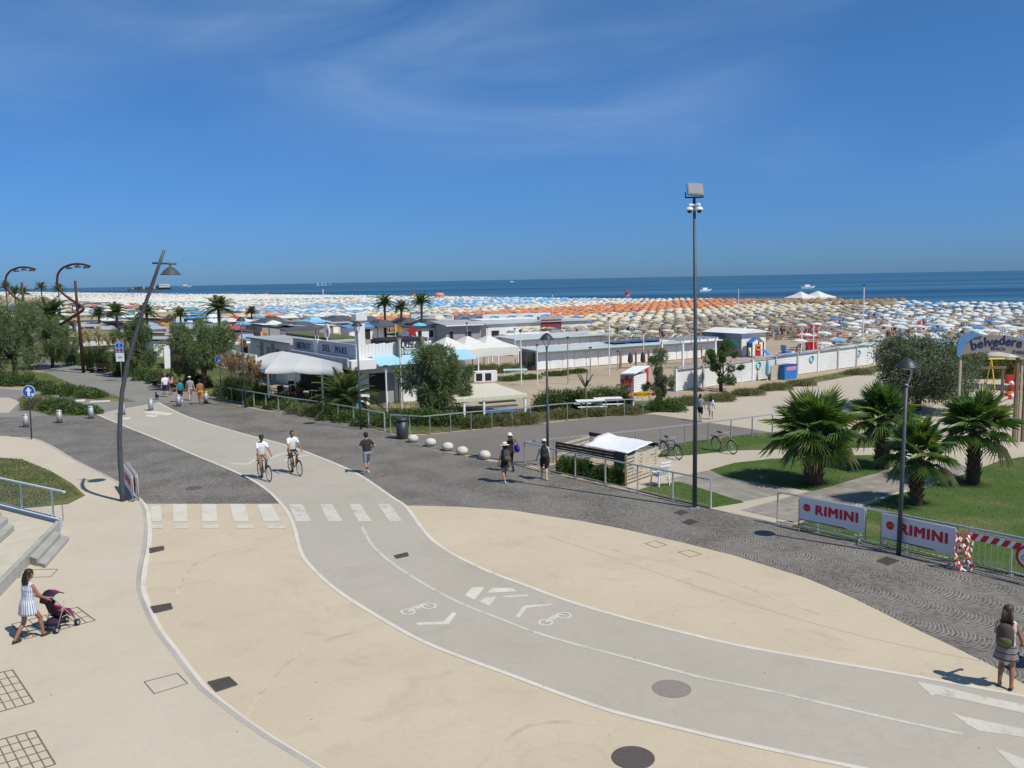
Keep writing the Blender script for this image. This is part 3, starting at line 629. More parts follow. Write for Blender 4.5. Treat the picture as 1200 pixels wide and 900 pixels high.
barrier('barrier with banner folded beside the leaning lamp, the right of two', (151, 573), (162.5, 590), txt='both')
# red and white tape bundle on the barrier
t = thing('barrier_tape', 'crumpled red and white tape hanging between the barriers', 'tape', P(1119, 667))
mb = MB(); rr = random.Random(3)
for k in range(9):
    x, y, z = rr.uniform(-0.1, 0.35), rr.uniform(-0.12, -0.02), 1.05
    for i in range(11):
        x2, y2, z2 = x+rr.uniform(-.07, .07), y+rr.uniform(-.05, .05), max(0.02, z-rr.uniform(0.06, 0.13))
        if z2 <= 0.03: y2 -= rr.uniform(0.02, .12); x2 += rr.uniform(-.12, .12)
        mb.add([(x, y, z), (x+0.05, y+.02, z), (x2+0.05, y2+.01, z2), (x2, y2, z2)], [(0, 1, 2, 3)], i % 2); x, y, z = x2, y2, z2
mb.build('tape_strip', [M_RED, M_WPAINT], t)
# lamps --------------------------------------------------------------------
def hat(mb, c, r, h, k=None):
    mb.lathe([(0.02, h*1.1), (r*0.18, h), (r*0.45, h*0.78), (r*0.72, h*0.42), (r*0.86, h*0.12), (r, 0), (r*0.98, -0.02), (r*0.8, 0.0), (0.02, h*0.3)], 20, c, k=k)
# leaning lamp on the left
base = P(144, 590.5); Y0 = base.y
t = thing('leaning_street_lamp', 'tall bent dark street lamp leaning over the left pavement', 'street lamp', base)
pp = [PY(x, y, Y0)-base for x, y in ((144, 590.5), (143.4, 575), (141, 540), (140, 515), (140.6, 490), (143, 460), (149.5, 425), (163, 378), (172.5, 350), (182, 323), (192.3, 293.5))]
pp[0].z = 0
mb = MB(); mb.tube(pp, [0.105, 0.1, 0.092, 0.088, 0.085, 0.082, 0.078, 0.072, 0.066, 0.062, 0.054], 12); mb.build('pole', M_POLE, t, True)
mb = MB(); a1, a2 = PY(178.5, 308.3, Y0)-base, PY(206.5, 309.2, Y0)-base; mb.tube([a1, a2], 0.035, 8); mb.build('arm', M_POLE, t, True)
hc = PY(200, 321.5, Y0)-base; mb = MB(); hat(mb, hc, 0.37, 0.27); hd = mb.build('lamp_shade', M_POLE, t, True)
mb = MB(); mb.tube([hc+Vector((0, 0, 0.28)), hc+Vector((0, 0, 0.42))], 0.025, 6); mb.build('hanger', M_POLE, t)
mb = MB(); mb.lathe([(0.2, -0.01), (0.2, 0.03)], 14, hc); mb.build('diffuser', mat('lamp_glass', (0.7, 0.7, 0.66), 0.3), hd)
# plaza lamps: pole, curved neck, hat
def plaza_lamp(label, bpx, top_px, kind):
    base = P(*bpx); t = thing('street_lamp', label, 'street lamp', base, 0, 'hat shaped promenade lamps')
    tp = PY(top_px[0], top_px[1], base.y)-base; H_ = tp.z
    lean = Vector((tp.x, 0, H_))
    mb = MB()
    if kind == 'neck':
        q = lean*0.86; mb.tube([(0, 0, 0), lean*0.4, q], [0.068, 0.058, 0.05], 10); mb.build('pole', M_POLE, t, True)
        mb = MB(); mb.tube([q, q+Vector((0.02, 0, 0.03))], 0.07, 10); mb.build('collar', M_STEEL, t, True)
        mb = MB(); e = lean-Vector((0, 0, 0.32)); mb.tube([q+Vector((0.02, 0, 0)), q+Vector((0.10, 0, 0.22)), e+Vector((0.14, 0, -0.1)), e+Vector((0.02, 0, 0.25))], 0.03, 8); mb.build('neck', M_STEEL, t, True)
    else:
        q = lean*0.90; mb.tube([(0, 0, 0), lean*0.4, q], [0.07, 0.055, 0.045], 10); mb.build('pole', M_POLE, t, True)
        mb = MB()
        for s_ in (-1, 1): mb.tube([q-Vector((0, 0, 0.1)), q+Vector((s_*0.14, 0, 0.18)), lean+Vector((s_*0.2, 0, -0.24))], 0.02, 6)
        mb.build('fork', M_STEEL, t, True)
    mb = MB(); hat(mb, lean-Vector((0, 0, 0.27)), 0.33, 0.25); hd = mb.build('lamp_shade', M_DGREY, t, True)
    mb = MB(); mb.lathe([(0.13, -0.06), (0.17, 0.02)], 14, lean-Vector((0, 0, 0.27))); mb.build('lamp_glass', MATS['lamp_glass'], hd)
    return t
plaza_lamp('hat shaped street lamp behind the right lettered banner', (1053, 650), (1063.5, 419), 'neck')
plaza_lamp('street lamp standing by the woman in the white cap', (642, 546), (640.5, 390), 'fork')
plaza_lamp('street lamp in front of the white beach bistro', (423, 503), (418, 376), 'fork')
plaza_lamp('street lamp beside the plumed grass and long railing', (288, 478), (282, 371), 'fork')
plaza_lamp('thin far street lamp beside the brown kiosk', (201, 441), (198.5, 368), 'fork')
# floodlight mast
base = P(814, 595); t = thing('floodlight_mast', 'tall slim mast with floodlight and two dome cameras', 'mast', base)
tp = PY(813.5, 232, base.y)-base
mb = MB(); mb.tube([(0, 0, 0), (0, 0, tp.z*0.5), tp], [0.085, 0.068, 0.048], 12); mb.build('pole', M_POLE, t, True)
mb = MB(); mb.bb(-0.16, 0.16, -0.16, 0.16, 0, 0.02); mb.build('base_plate', M_STEEL, t)
mb = MB(); Mf = Matrix.Rotation(R(-28), 3, 'X') @ Matrix.Rotation(R(8), 3, 'Z')
fc = tp+Vector((0.02, -0.05, 0.28)); mb.box(fc, (0.56, 0.09, 0.46), Mf); fl = mb.build('floodlight', mat('matt_grey_housing', (0.22, 0.23, 0.24), .7), t, bevel=0.01)
mb = MB(); mb.box(fc+Mf @ Vector((0, -0.05, 0.0)), (0.48, 0.012, 0.38), Mf); mb.build('floodlight_glass', mat('dull_glass', (0.20, 0.21, 0.22), 0.6), fl)
for i in range(5):
    mb = MB(); mb.box(fc+Mf @ Vector((-0.2+i*0.1, 0.07, 0)), (0.015, 0.06, 0.4), Mf); mb.build('cooling_fin', MATS['matt_grey_housing'], fl)
mb = MB(); mb.bar(tp+Vector((-0.3, 0, 0.02)), tp+Vector((0.3, 0, 0.02)), 0.05, 0.05); mb.bar(tp+Vector((-0.3, 0, 0)), tp+Vector((-0.3, -0.02, 0.2)), 0.04, 0.02); mb.bar(tp+Vector((0.3, 0, 0)), tp+Vector((0.3, -0.02, 0.2)), 0.04, 0.02); mb.build('bracket', M_DGREY, t)
for s_ in (-1, 1):
    c = tp+Vector((s_*0.17, -0.05, -0.38)); mb = MB(); mb.tube([c+Vector((-s_*0.15, 0.04, 0.14)), c+Vector((0, 0, 0.16)), c+Vector((0, 0, 0.05))], 0.045, 8); mb.lathe([(0.09, 0.06), (0.13, 0.0), (0.13, -0.04)], 14, c); cm = mb.build('dome_camera', M_WPAINT, t, True)
    mb = MB(); mb.ell(c+Vector((0, 0, -0.05)), (0.085, 0.085, 0.085)); mb.build('camera_dome', M_BLACK, cm, True)
# red-brown arched lamps
def arch_lamp(label, bpx, off, sc, bury=0):
    base = P(*bpx); Y = base.y; t = thing('arched_street_lamp', label, 'street lamp', base, 0, 'red brown arched lamps')
    f = lambda x, y: PY(off[0]+(x-98)*sc, off[1]+(y-437)*sc, Y)-base
    post = [f(98, 437), f(94, 390), f(90.5, 360), f(88, 329)]; post[0].z = 0
    mb = MB(); mb.tube(post, [0.17, 0.15, 0.13, 0.11], 10); mb.build('post', M_RUST, t, True)
    arc = [f(70, 381), f(82, 373), f(93, 366.5), f(97.5, 363), f(97, 360), f(92, 356.5), f(84, 351.5), f(75, 345), f(69, 338), f(67, 330), f(68, 321), f(73, 314.5), f(80, 311), f(88, 309.3), f(97, 309.8), f(106, 312)]
    w = [Vector((p[0], 0, p[1])) for p in smoothline([(q.x, q.z) for q in arc], 4)]; mb = MB(); mb.tube(w, [0.14-.05*i/len(w) for i in range(len(w))], 8); mb.build('arch', M_RUST, t, True)
    for x, y in ((81, 315.2), (91, 313.5), (101, 314.3)):
        c = f(x, y); mb = MB(); mb.lathe([(0.08, 0.22), (0.3, 0.08), (0.3, 0.0), (0.05, -0.02)], 14, c); mb.tube([c+Vector((0, 0, .2)), c+Vector((0, 0, .38))], 0.03, 5); mb.build('lamp_head', M_DGREY, t, True)
    return t
arch_lamp('red brown arched lamp standing by the pampas grass', (98, 437), (98, 437), 1.0)
arch_lamp('red brown arched lamp rising from the trees, second from the right', (34.5, 428), (34.5, 428), 0.90)
arch_lamp('red brown arched lamp cut by the left picture edge', (-64, 424), (-64, 424), 0.86)
# bollards, stone balls, bin ------------------------------------------------
bl = None
for i, (x, y, lb) in enumerate(((30.6, 500.5, 'steel bollard beside the post of the blue arrow sign'), (70, 495.5, 'steel bollard in front of the low green bed'), (107, 490.5, 'steel bollard just left of the bike path edge'),
        (144, 486, 'steel bollard on the bike path behind the bent lamp'), (177, 481, 'steel bollard on the bike path nearest the small black dog'), (209.5, 476, 'steel bollard behind the boy in the teal shirt'), (241.5, 472, 'steel bollard right of the man in orange shorts'))):
    if bl is None:
        bl = thing('bollard', lb, 'bollard', P(x, y), 0, 'steel bollards across the path')
        mb = MB(); mb.lathe([(0.16, 0), (0.16, 0.72)], 18); mb.build('tube', M_STEEL, bl, True)
        mb = MB(); mb.lathe([(0.165, 0.72), (0.165, 0.78), (0.14, 0.80)], 18); mb.build('cap', M_RAIL, bl, True)
        mb = MB(); mb.lathe([(0.2, 0), (0.2, 0.015)], 18); mb.build('base_ring', M_DGREY, bl)
    else: dup(bl, P(x, y), 0, lb)
eg = None
for i, (x, y, lb) in enumerate(((484, 518, 'pale stone ball nearest the dark bin'), (504.6, 522.5, 'second pale stone ball from the dark bin'), (524.6, 527.5, 'middle one of the five pale stone balls'), (541.6, 532.5, 'fourth pale stone ball from the dark bin'), (568, 537.5, 'pale stone ball farthest from the bin, near the women in hats'))):
    if eg is None:
        mb = MB(); mb.lathe([(0.12, 0.0), (0.22, 0.04), (0.28, 0.13), (0.285, 0.19), (0.25, 0.29), (0.16, 0.36), (0.06, 0.385), (0.001, 0.388)], 22)
        eg = tag(mb.build('stone_ball', M_STONE, None, True), lb, 'bollard', 'stone balls closing the side road'); eg.location = P(x, y)
    else:
        o = eg.copy(); COL.objects.link(o); o.location = P(x, y); o['label'] = lb; o.rotation_euler = (0, 0, i)
t = thing('litter_bin', 'dark round litter bin beside the row of stone balls', 'bin', P(471.5, 514))
mb = MB(); mb.lathe([(0.27, 0), (0.27, 0.05), (0.30, 0.1), (0.31, 0.95)], 20); mb.build('body', M_DGREY, t, True)
mb = MB(); mb.lathe([(0.34, 0.96), (0.34, 1.05), (0.28, 1.12), (0.05, 1.16)], 20); mb.build('lid', M_DGREY, t, True)
# signs ----------------------------------------------------------------------
def round_sign(label, bpx, cpx, r, arrow):
    base = P(*bpx); t = thing('road_sign', label, 'sign', base); c = PY(cpx[0], cpx[1], base.y)-base
    mb = MB(); mb.tube([(0, 0, 0), (c.x, 0, c.z+r*0.8)], 0.035, 8); mb.build('post', M_DGREY, t, True)
    rot = Matrix.Rotation(math.pi/2, 3, 'X')
    mb = MB(); mb.lathe([(r, -0.01), (r, 0.01)], 26, c+Vector((0, -0.05, 0)), M=rot, k=1); mb.lathe([(r*0.93, -0.004), (r*0.93, 0.004)], 26, c+Vector((0, -0.064, 0)), M=rot, k=0); d = mb.build('sign_disc', [M_BLUE, M_WPAINT], t)
    mb = MB(); y = -0.072
    if arrow == 'arrow':
        pts = [(-.06, -.22), (.06, -.22), (.06, 0.02), (.15, 0.02), (0, .22), (-.15, 0.02), (-.06, .02)]
        mb.add([(c.x+a*r/.3, y, c.z+q*r/.3) for a, q in pts], [tuple(range(7))]); mb.bb(c.x+r*0.42, c.x+r*0.75, y-0.004, y-0.001, c.z-r*0.7, c.z-r*0.3)
    else:
        mb.ell((c.x, y, c.z+r*0.45), (r*0.13, 0.01, r*0.13)); mb.box((c.x, y, c.z+r*0.05), (r*0.3, 0.01, r*0.5))
        mb.bar((c.x-r*.05, y, c.z-r*.15), (c.x-r*0.25, y, c.z-r*.65), r*.16, 0.01, up=(0, 1, 0)); mb.bar((c.x+r*.05, y, c.z-r*.15), (c.x+r*0.25, y, c.z-r*.65), r*.16, 0.01, up=(0, 1, 0))
    mb.build('symbol', M_WPAINT, d); return t
round_sign('round blue sign with white arrow on the left pavement', (37.2, 517), (34.3, 458.6), 0.34, 'arrow')
round_sign('round blue pedestrian sign beside the plumed grass', (259.5, 468.5), (257.2, 421), 0.30, 'walk')
base = P(143, 447); t = thing('information_sign', 'square blue and white sign post behind the bent lamp', 'sign', base)
mb = MB(); mb.tube([(0, 0, 0), (0, 0, 3.4)], 0.04, 8); mb.build('post', M_STEEL, t, True)
mb = MB(); mb.bb(-0.36, 0.36, -0.06, -0.04, 2.55, 3.45, 0); mb.bb(-0.36, 0.36, -0.06, -0.04, 1.75, 2.5, 1); pn = mb.build('panel', [mat('pale_sign_blue', (0.25, 0.33, 0.55), 0.5), M_WPAINT], t)
mb = MB(); mb.bb(-.27, -.06, -.068, -.062, 3.0, 3.3, 0); mb.bb(.06, .27, -.068, -.062, 3.0, 3.3, 0); mb.bb(-.27, -.06, -.068, -.062, 2.64, 2.86, 1); mb.bb(.06, .27, -.068, -.062, 2.64, 2.86, 0); mb.bb(-.2, .2, -.068, -.062, 2.05, 2.2, 2); mb.build('symbol', [M_BLUE, M_RED, M_RAIL], pn)
# covers and grates in the ground ------------------------------------------
def manhole(label, px, r, m, z=0.014):
    mb = MB(); c = P(*px); mb.lathe([(r, 0), (r, 0.004), (r*0.93, 0.006), (r*0.92, 0.003), (0.001, 0.003)], 32)
    for i in range(-6, 7):
        w = math.sqrt(max(0, 0.85*r*r-(i*r/7.5)**2)); mb.bb(-w, w, i*r/7.5-0.012, i*r/7.5+0.012, 0.002, 0.007)
    o = mb.build('manhole_cover', m); tag(o, label, 'manhole cover'); o.location = c+Vector((0, 0, z)); return o
manhole('round dark iron manhole cover at the bottom of the plaza', (742, 888.5), 0.37, M_IRON)
mp_ = mat('patched_cover', (0.235, 0.205, 0.175), 0.9, 0, 0.1, 6); c = P(787, 807.5)
mb = MB(); mb.lathe([(0.39, 0), (0.39, 0.003), (0.001, 0.0035)], 32); o = tag(mb.build('manhole_cover', mp_), 'smooth brown round cover inside the bike path', 'manhole cover'); o.location = c+Vector((0, 0, 0.011))
mb = MB(); mb.lathe([(0.33, 0), (0.33, 0.004), (0.001, 0.004)], 24); o = tag(mb.build('manhole_cover', M_IRON), 'dark round cover in the cobbles above the crossing', 'manhole cover'); o.location = P(227, 572)+Vector((0, 0, 0.003))
def grate(label, q, z=0.014, n=9, name='drain_grate', cat='drain'):
    w = [P(a, c) for a, c in q]; c0 = sum(w, Vector())/4; t = thing(name, label, cat, c0+Vector((0, 0, z)))
    w = [v-c0 for v in w]; mb = MB(); mb.add([(v.x, v.y, 0.0) for v in w], [(0, 1, 2, 3)]); mb.build('pit', mat('grate_pit', (0.03, 0.026, 0.022), .9), t)
    mb = MB()
    for i in range(4): mb.bar(w[i]+Vector((0, 0, .005)), w[(i+1) % 4]+Vector((0, 0, .005)), 0.035, 0.008)
    mb.build('frame', M_IRON, t); mb = MB()
    for i in range(1, n): a = w[0].lerp(w[1], i/n); c = w[3].lerp(w[2], i/n); mb.bar(a+Vector((0, 0, .004)), c+Vector((0, 0, .004)), 0.03, 0.006)
    mb.build('bars', M_IRON, t); return t
grate('dark drain grate by the kerb, upper one', [(175.6, 643), (191.6, 640.5), (192, 645), (176, 648.5)])
grate('dark drain grate by the kerb, middle one', [(177, 711.5), (199.5, 707.5), (202, 714), (181, 719)])
grate('dark drain grate by the kerb, lowest one', [(244, 800), (268, 794), (278, 803), (254, 811)])
grate('small dark drain grate in the grey bike path', [(462, 651.5), (477, 648), (478.7, 652), (465, 655)])
grate('dark square grate in the cobbles left of the mast foot', [(790, 601), (798, 597.5), (807, 600.5), (799, 604)], 0.004)
grate('dark square grate in the cobbles in front of the mast', [(799, 612), (808, 608.5), (819, 611.5), (809, 615.5)], 0.004)
grate('dark square grate below the right lettered banner', [(1027, 657.5), (1039, 652.5), (1054, 657.5), (1041, 662.5)], 0.004)
def frame_lines(label, q, nx, ny, name, cat, z, m=M_IRON, w_=0.024):
    w = [P(a, c, z) for a, c in q]; c0 = w[0].copy(); t = thing(name, label, cat, c0); w = [v-c0+Vector((0, 0, .004)) for v in w]
    mb = MB()
    for i in range(4): mb.bar(w[i], w[(i+1) % 4], w_, 0.006)
    mb.build('frame', m, t)
    for i in range(1, nx):
        mb = MB(); mb.bar(w[0].lerp(w[1], i/nx), w[3].lerp(w[2], i/nx), w_*0.7, 0.004); mb.build('bar', m, t)
    for i in range(1, ny):
        mb = MB(); mb.bar(w[0].lerp(w[3], i/ny), w[1].lerp(w[2], i/ny), w_*0.7, 0.0045); mb.build('bar', m, t)
    return t
M_GRT = mat('rusty_grate', (0.20, 0.15, 0.11), 0.8, 0.2, 0.3, 8)
frame_lines('iron tree grate in the pavement under the pushchair', [(14, 731.5), (90.7, 711.5), (111.5, 727), (29, 749)], 8, 3, 'tree_grate', 'grate', KZ, M_GRT)
frame_lines('square iron tree grate at the left edge, upper', [(-36, 796), (14.7, 785), (40, 823), (-14, 838)], 5, 5, 'tree_grate', 'grate', KZ, M_GRT)
frame_lines('square iron tree grate at the bottom left corner', [(-16, 871), (41, 856), (65, 895.5), (5, 915)], 5, 5, 'tree_grate', 'grate', KZ, M_GRT)
frame_lines('thin outlined hatch in the pavement by the kerb', [(169, 799), (208, 789), (220, 801), (181, 813)], 1, 1, 'hatch', 'hatch', KZ, mat('hatch_edge', (0.2, 0.17, 0.13), 0.9), 0.018)
frame_lines('thin outlined hatch below the concrete steps', [(36, 667.5), (68, 667), (59, 676), (20, 677)], 1, 1, 'hatch', 'hatch', KZ, MATS['hatch_edge'], 0.022)
frame_lines('small outlined hatch on the beige plaza, left of two', [(756, 637), (768, 634), (781, 638.5), (769, 642)], 1, 1, 'hatch', 'hatch', 0.006, MATS['hatch_edge'], 0.02)
frame_lines('small outlined hatch on the beige plaza, right of two', [(795, 647), (807, 644.5), (822, 649.5), (809, 653)], 1, 1, 'hatch', 'hatch', 0.006, MATS['hatch_edge'], 0.02)
# concrete terrace with steps on the left -----------------------------------
z1 = 0.46; c0 = P(70, 611, z1); e = (P(0, 683, z1)-c0); e.z = 0; e.normalize(); f = (P(0, 592, z1+0.05)-c0); f.z = 0; f.normalize()
L0 = Vector((c0.x, c0.y, KZ)); loc = lambda u, v, z: e*u+f*v+Vector((0, 0, z-KZ))
t = thing('concrete_terrace', 'beige concrete terrace with grey steps at the left edge', 'terrace', L0)
def slab(u0, u1, v0, v1, za, zb, name, m, par=t):
    mb = MB(); q = [loc(u0, v0, 0), loc(u1, v0, 0), loc(u1, v1, 0), loc(u0, v1, 0)]
    mb.prism([(p.x, p.y) for p in q], za-KZ, zb-KZ); return mb.build(name, m, par, bevel=0.012)
slab(0.24, 14, 0.24, 9, 0.0, z1-0.02, 'deck', M_CREAM)
slab(0, 14, 0, 0.22, 0.0, z1, 'edge_beam', M_CONC)
slab(0.75, 3.55, -0.40, -0.003, 0.0, 0.345, 'step', M_CONC); slab(0.60, 3.50, -0.80, -0.403, 0.0, 0.225, 'step', M_CONC)
slab(2.0, 14, 1.75, 2.15, z1-0.01, z1+0.17, 'step', M_CONC); slab(1.9, 14, 2.153, 2.55, z1-0.01, z1+0.34, 'step', M_CONC); slab(1.85, 14, 2.553, 7, z1-0.01, z1+0.5, 'upper_deck', M_CREAM)
slab(-0.30, -0.003, 0, 9, 0.0, z1+0.06, 'parapet', M_LBLUE)
t = thing('railing', 'pale railing with wire mesh on the concrete terrace', 'railing', L0+e*(-0.15)+Vector((0, 0, z1+0.06-KZ)))
mb = MB(); mb.bar(f*-0.35+Vector((0, 0, 0.95)), f*9+Vector((0, 0, 0.95)), 0.09, 0.05); mb.build('top_rail', M_LBLUE, t)
for v in (0.45, 2.45, 4.45): mb = MB(); mb.bar(f*v, f*v+Vector((0, 0, 0.93)), 0.05, 0.05, up=(1, 0, 0)); mb.build('post', M_LBLUE, t)
mb = MB(); mb.bar(f*-0.15-Vector((0, 0, .05)), f*-0.15+Vector((0, 0, 0.48)), 0.03, 0.03, up=(1, 0, 0)); mb.build('post', M_STEEL, t)
mb = MB()
for i in range(46):
    v = 0.45+i*0.19; mb.tube([f*v+Vector((0, 0, .03)), f*(v+0.85)+Vector((0, 0, 0.9))], 0.0035, 3, cap=False); mb.tube([f*(v+.85)+Vector((0, 0, .03)), f*v+Vector((0, 0, 0.9))], 0.0035, 3, cap=False)
stuff(mb.build('wire_mesh', M_STEEL, t))
# bin enclosure made of pallets ---------------------------------------------
cN, cR, cL = P(733, 569), P(771, 555), P(652, 551.5); ez = (cR-cN); eL = (cL-cN); wR, wL = ez.length, eL.length; ez.normalize(); eL.normalize()
t = thing('bin_enclosure', 'slatted pallet enclosure with dark beam and white sheet', 'enclosure', cN)
for i in range(8):
    mb = MB(); z = 0.12+i*0.14; mb.bar(Vector((0, 0, z)), ez*wR+Vector((0, 0, z)), 0.022, 0.09); mb.build('slat', M_PALLET, t)
for u in (0.05, 0.5, 0.95):
    mb = MB(); mb.bar(ez*wR*u-eL*-0.04, ez*wR*u+eL*0.04+Vector((0, 0, 1.2)), 0.07, 0.07, up=(1, 0, 0)); mb.build('post', M_PALLET, t)
for i in range(3):
    mb = MB(); z = 0.98+i*0.12; mb.bar(eL*0.02+Vector((0, 0, z)), eL*wL+Vector((0, 0, z)), 0.03, 0.1); mb.build('beam', mat('charred_board', (0.035, 0.032, 0.03), 0.8), t)
for i in range(4):
    mb = MB(); z = 0.5+i*0.2; mb.bar(eL*(wL-.05)+Vector((0, 0, z)), eL*(wL-.05)+ez*wR+Vector((0, 0, z)), 0.03, 0.09); mb.build('slat', M_PALLET, t)
mb = MB(); mb.bar(ez*wR+Vector((0, 0, 1.22)), ez*wR+eL*wL+Vector((0, 0, 1.22)), 0.1, 0.16); mb.build('beam', MATS['charred_board'], t)
for u in (0, 1):
    mb = MB(); mb.bar(eL*wL*u+ez*0.02, eL*wL*u+ez*0.02+Vector((0, 0, 1.2)), 0.08, 0.08, up=(1, 0, 0)); mb.build('post', M_WOOD, t)
t2 = thing('white_tarpaulin', 'white sheet draped over the slatted bin enclosure', 'tarpaulin', cN)
V = []; Fc = []; nu, nv = 14, 8; rr = random.Random(5)
for j in range(nv+1):
    for i in range(nu+1):
        u, v = i/nu, j/nv; p = eL*(0.05+u*wL*0.66)+ez*(0.22+.10*u+v*(wR-0.55)); z = 1.25+0.13*v-0.09*math.sin(math.pi*u)*math.sin(math.pi*v)+(0.10*(u-0.80)/0.2 if u > .80 and v > .4 else 0)+rr.uniform(-.014, .014)
        V.append(p+Vector((0, 0, z)))
for j in range(nv):
    for i in range(nu): Fc.append((j*(nu+1)+i, j*(nu+1)+i+1, (j+1)*(nu+1)+i+1, (j+1)*(nu+1)+i))
mb = MB(); mb.add(V, Fc); so_ = mb.build('sheet', mat('white_sheet', (0.74, 0.75, 0.76), 0.6, 0, 0.03), t2, True); sm = so_.modifiers.new('thick', 'SOLIDIFY'); sm.thickness = 0.008
for i, (u, v, colr, lb) in enumerate(((0.10, 0.35, (0.05, 0.30, 0.12), 'green waste container inside the pallet enclosure'), (0.16, 0.8, (0.03, 0.16, 0.5), 'blue waste container inside the pallet enclosure'))):
    b2 = thing('waste_container', lb, 'container', cN+eL*(0.55+u*wL)+ez*(v*(wR-0.9)+0.45))
    mb = MB(); mb.lathe([(0.28, 0.05), (0.34, 0.98)], 4); mb.build('body', mat('container_%d' % i, colr, 0.5), b2); mb = MB(); mb.lathe([(0.37, 0.985), (0.36, 1.05), (0.1, 1.12)], 4); mb.build('lid', MATS['container_%d' % i], b2)
# white stacking garden chairs
def garden_chair(label, loc, rz):
    t = thing('garden_chair', label, 'chair', loc, rz, 'white plastic garden chairs'); m = mat('white_plastic', (0.75, 0.75, 0.74), 0.4, 0, 0.03)
    mb = MB(); mb.bb(-.25, .25, -.24, .24, .40, .43); mb.build('seat', m, t, bevel=.01)
    for i in range(5): mb = MB(); x = -.2+i*.1; mb.bar((x, .23, .42), (x, .33, .84), .06, .015, up=(0, 1, 0)); mb.build('back_slat', m, t)
    mb = MB(); mb.bar((-.26, .33, .84), (.26, .33, .84), .03, .07); mb.build('back_rail', m, t)
    for s_ in (-1, 1):
        for y in (-.22, .24): mb = MB(); mb.bar((s_*.23, y*0.95, .41), (s_*.27, y*1.15, 0), .05, .035, up=(1, 0, 0)); mb.build('leg', m, t)
        mb = MB(); mb.bar((s_*.27, -.22, .64), (s_*.27, .29, .66), .05, .02); mb.bar((s_*.27, -.21, .42), (s_*.27, -.2, .64), .04, .03, up=(1, 0, 0)); mb.build('armrest', m, t)
    return t
garden_chair('white plastic garden chair beside the pallet wall', P(773, 569), R(-150)); garden_chair('upper white plastic chair stacked on its twin', P(773, 569)+Vector((0.03, 0.03, 0.13)), R(-150))
# paved crossing path between the lawns: slabs
t = None
def slab_path(quad, nu, nv, label):
    w = [P(*q) for q in quad]; c0 = w[0].copy(); root = struct(bpy.data.objects.new('slab_path', None)); COL.objects.link(root); root.location = c0
    ms = [mat('path_slab_%d' % i, c, 0.9, 0, 0.12, 3, 0.2, 40, dirt=0.3) for i, c in enumerate(((0.26, 0.235, 0.20), (0.29, 0.265, 0.225), (0.235, 0.21, 0.18)))]
    rr = random.Random(9)
    for i in range(nu):
        for j in range(nv):
            f_ = lambda u, v: w[0].lerp(w[1], u).lerp(w[3].lerp(w[2], u), v)-c0
            g_ = 0.012; q = [f_((i+g_)/nu, (j+g_)/nv), f_((i+1-g_)/nu, (j+g_)/nv), f_((i+1-g_)/nu, (j+1-g_)/nv), f_((i+g_)/nu, (j+1-g_)/nv)]
            mb = MB(); mb.prism([(p.x, p.y) for p in q], 0.0, 0.014+rr.uniform(0, 0.004)); mb.build('slab', ms[rr.randrange(3)], root)
slab_path([(868, 598), (930, 612), (1150, 548), (1075, 542)], 7, 26, '')
slab_path([(780, 562), (870, 588), (930, 577), (832, 551)], 6, 8, '')
# ================================================================== beach: umbrellas and sunbeds
def cloth(name, c): return mat(name, c, 0.8, 0, 0.06, 1.5, trans=0.25)
UM = {'white': cloth('canopy_white', (0.74, 0.76, 0.76)), 'ice': cloth('canopy_ice_blue', (0.60, 0.70, 0.76)), 'taupe': cloth('canopy_taupe', (0.36, 0.315, 0.26)),
      'cream': cloth('canopy_cream', (0.70, 0.62, 0.47)), 'orange': cloth('canopy_orange', (0.66, 0.27, 0.13)), 'blue': cloth('canopy_blue', (0.22, 0.43, 0.66)),
      'straw': mat('straw_thatch', (0.26, 0.18, 0.10), 0.95, 0, 0.3, 8, 0.6, 30), 'deep': cloth('canopy_deep_blue', (0.06, 0.24, 0.58)), 'teal': cloth('canopy_teal', (0.10, 0.40, 0.42)), 'red': cloth('canopy_red', (0.5, 0.10, 0.10)), 'brown': cloth('canopy_brown', (0.17, 0.12, 0.09))}
UK = list(UM)
CWORD = {'white': 'white', 'ice': 'pale blue', 'taupe': 'taupe', 'cream': 'cream', 'orange': 'orange', 'blue': 'light blue', 'straw': 'straw', 'deep': 'deep blue', 'teal': 'teal', 'red': 'red', 'brown': 'brown'}
def ucol(a, b, rr):
    q = rr.random(); a2 = a-.2*(b-80)
    if a < 63+.5*(b-75): return 'white' if q < .46 else 'ice' if q < .78 else 'taupe' if q < .92 else 'blue' if q < .96 else 'deep'
    if b > 158 and a < 150: return 'straw' if q < .5 else 'taupe' if q < .75 else 'white'
    if a2 < 96: return 'taupe' if q < .80 else 'cream' if q < .92 else 'ice'
    if a2 < 120: return 'cream' if q < .9 else 'white' if q < .955 else 'deep'
    if a2 < 155: return 'orange' if q < .97 else 'cream'
    if a2 < 180: return 'cream' if q < .55 else 'white' if q < .9 else 'taupe'
    if a2 < 258: return 'blue' if q < .58 else 'white' if q < .93 else 'taupe'
    if a < 345: return 'white' if q < .6 else 'taupe' if q < .85 else 'cream'
    if a < 372: return 'teal' if q < .55 else 'white'
    if a < 520: return 'white' if q < .75 else 'cream'
    return 'white' if q < .62 else 'cream' if q < .90 else 'blue' if q < .95 else 'red'
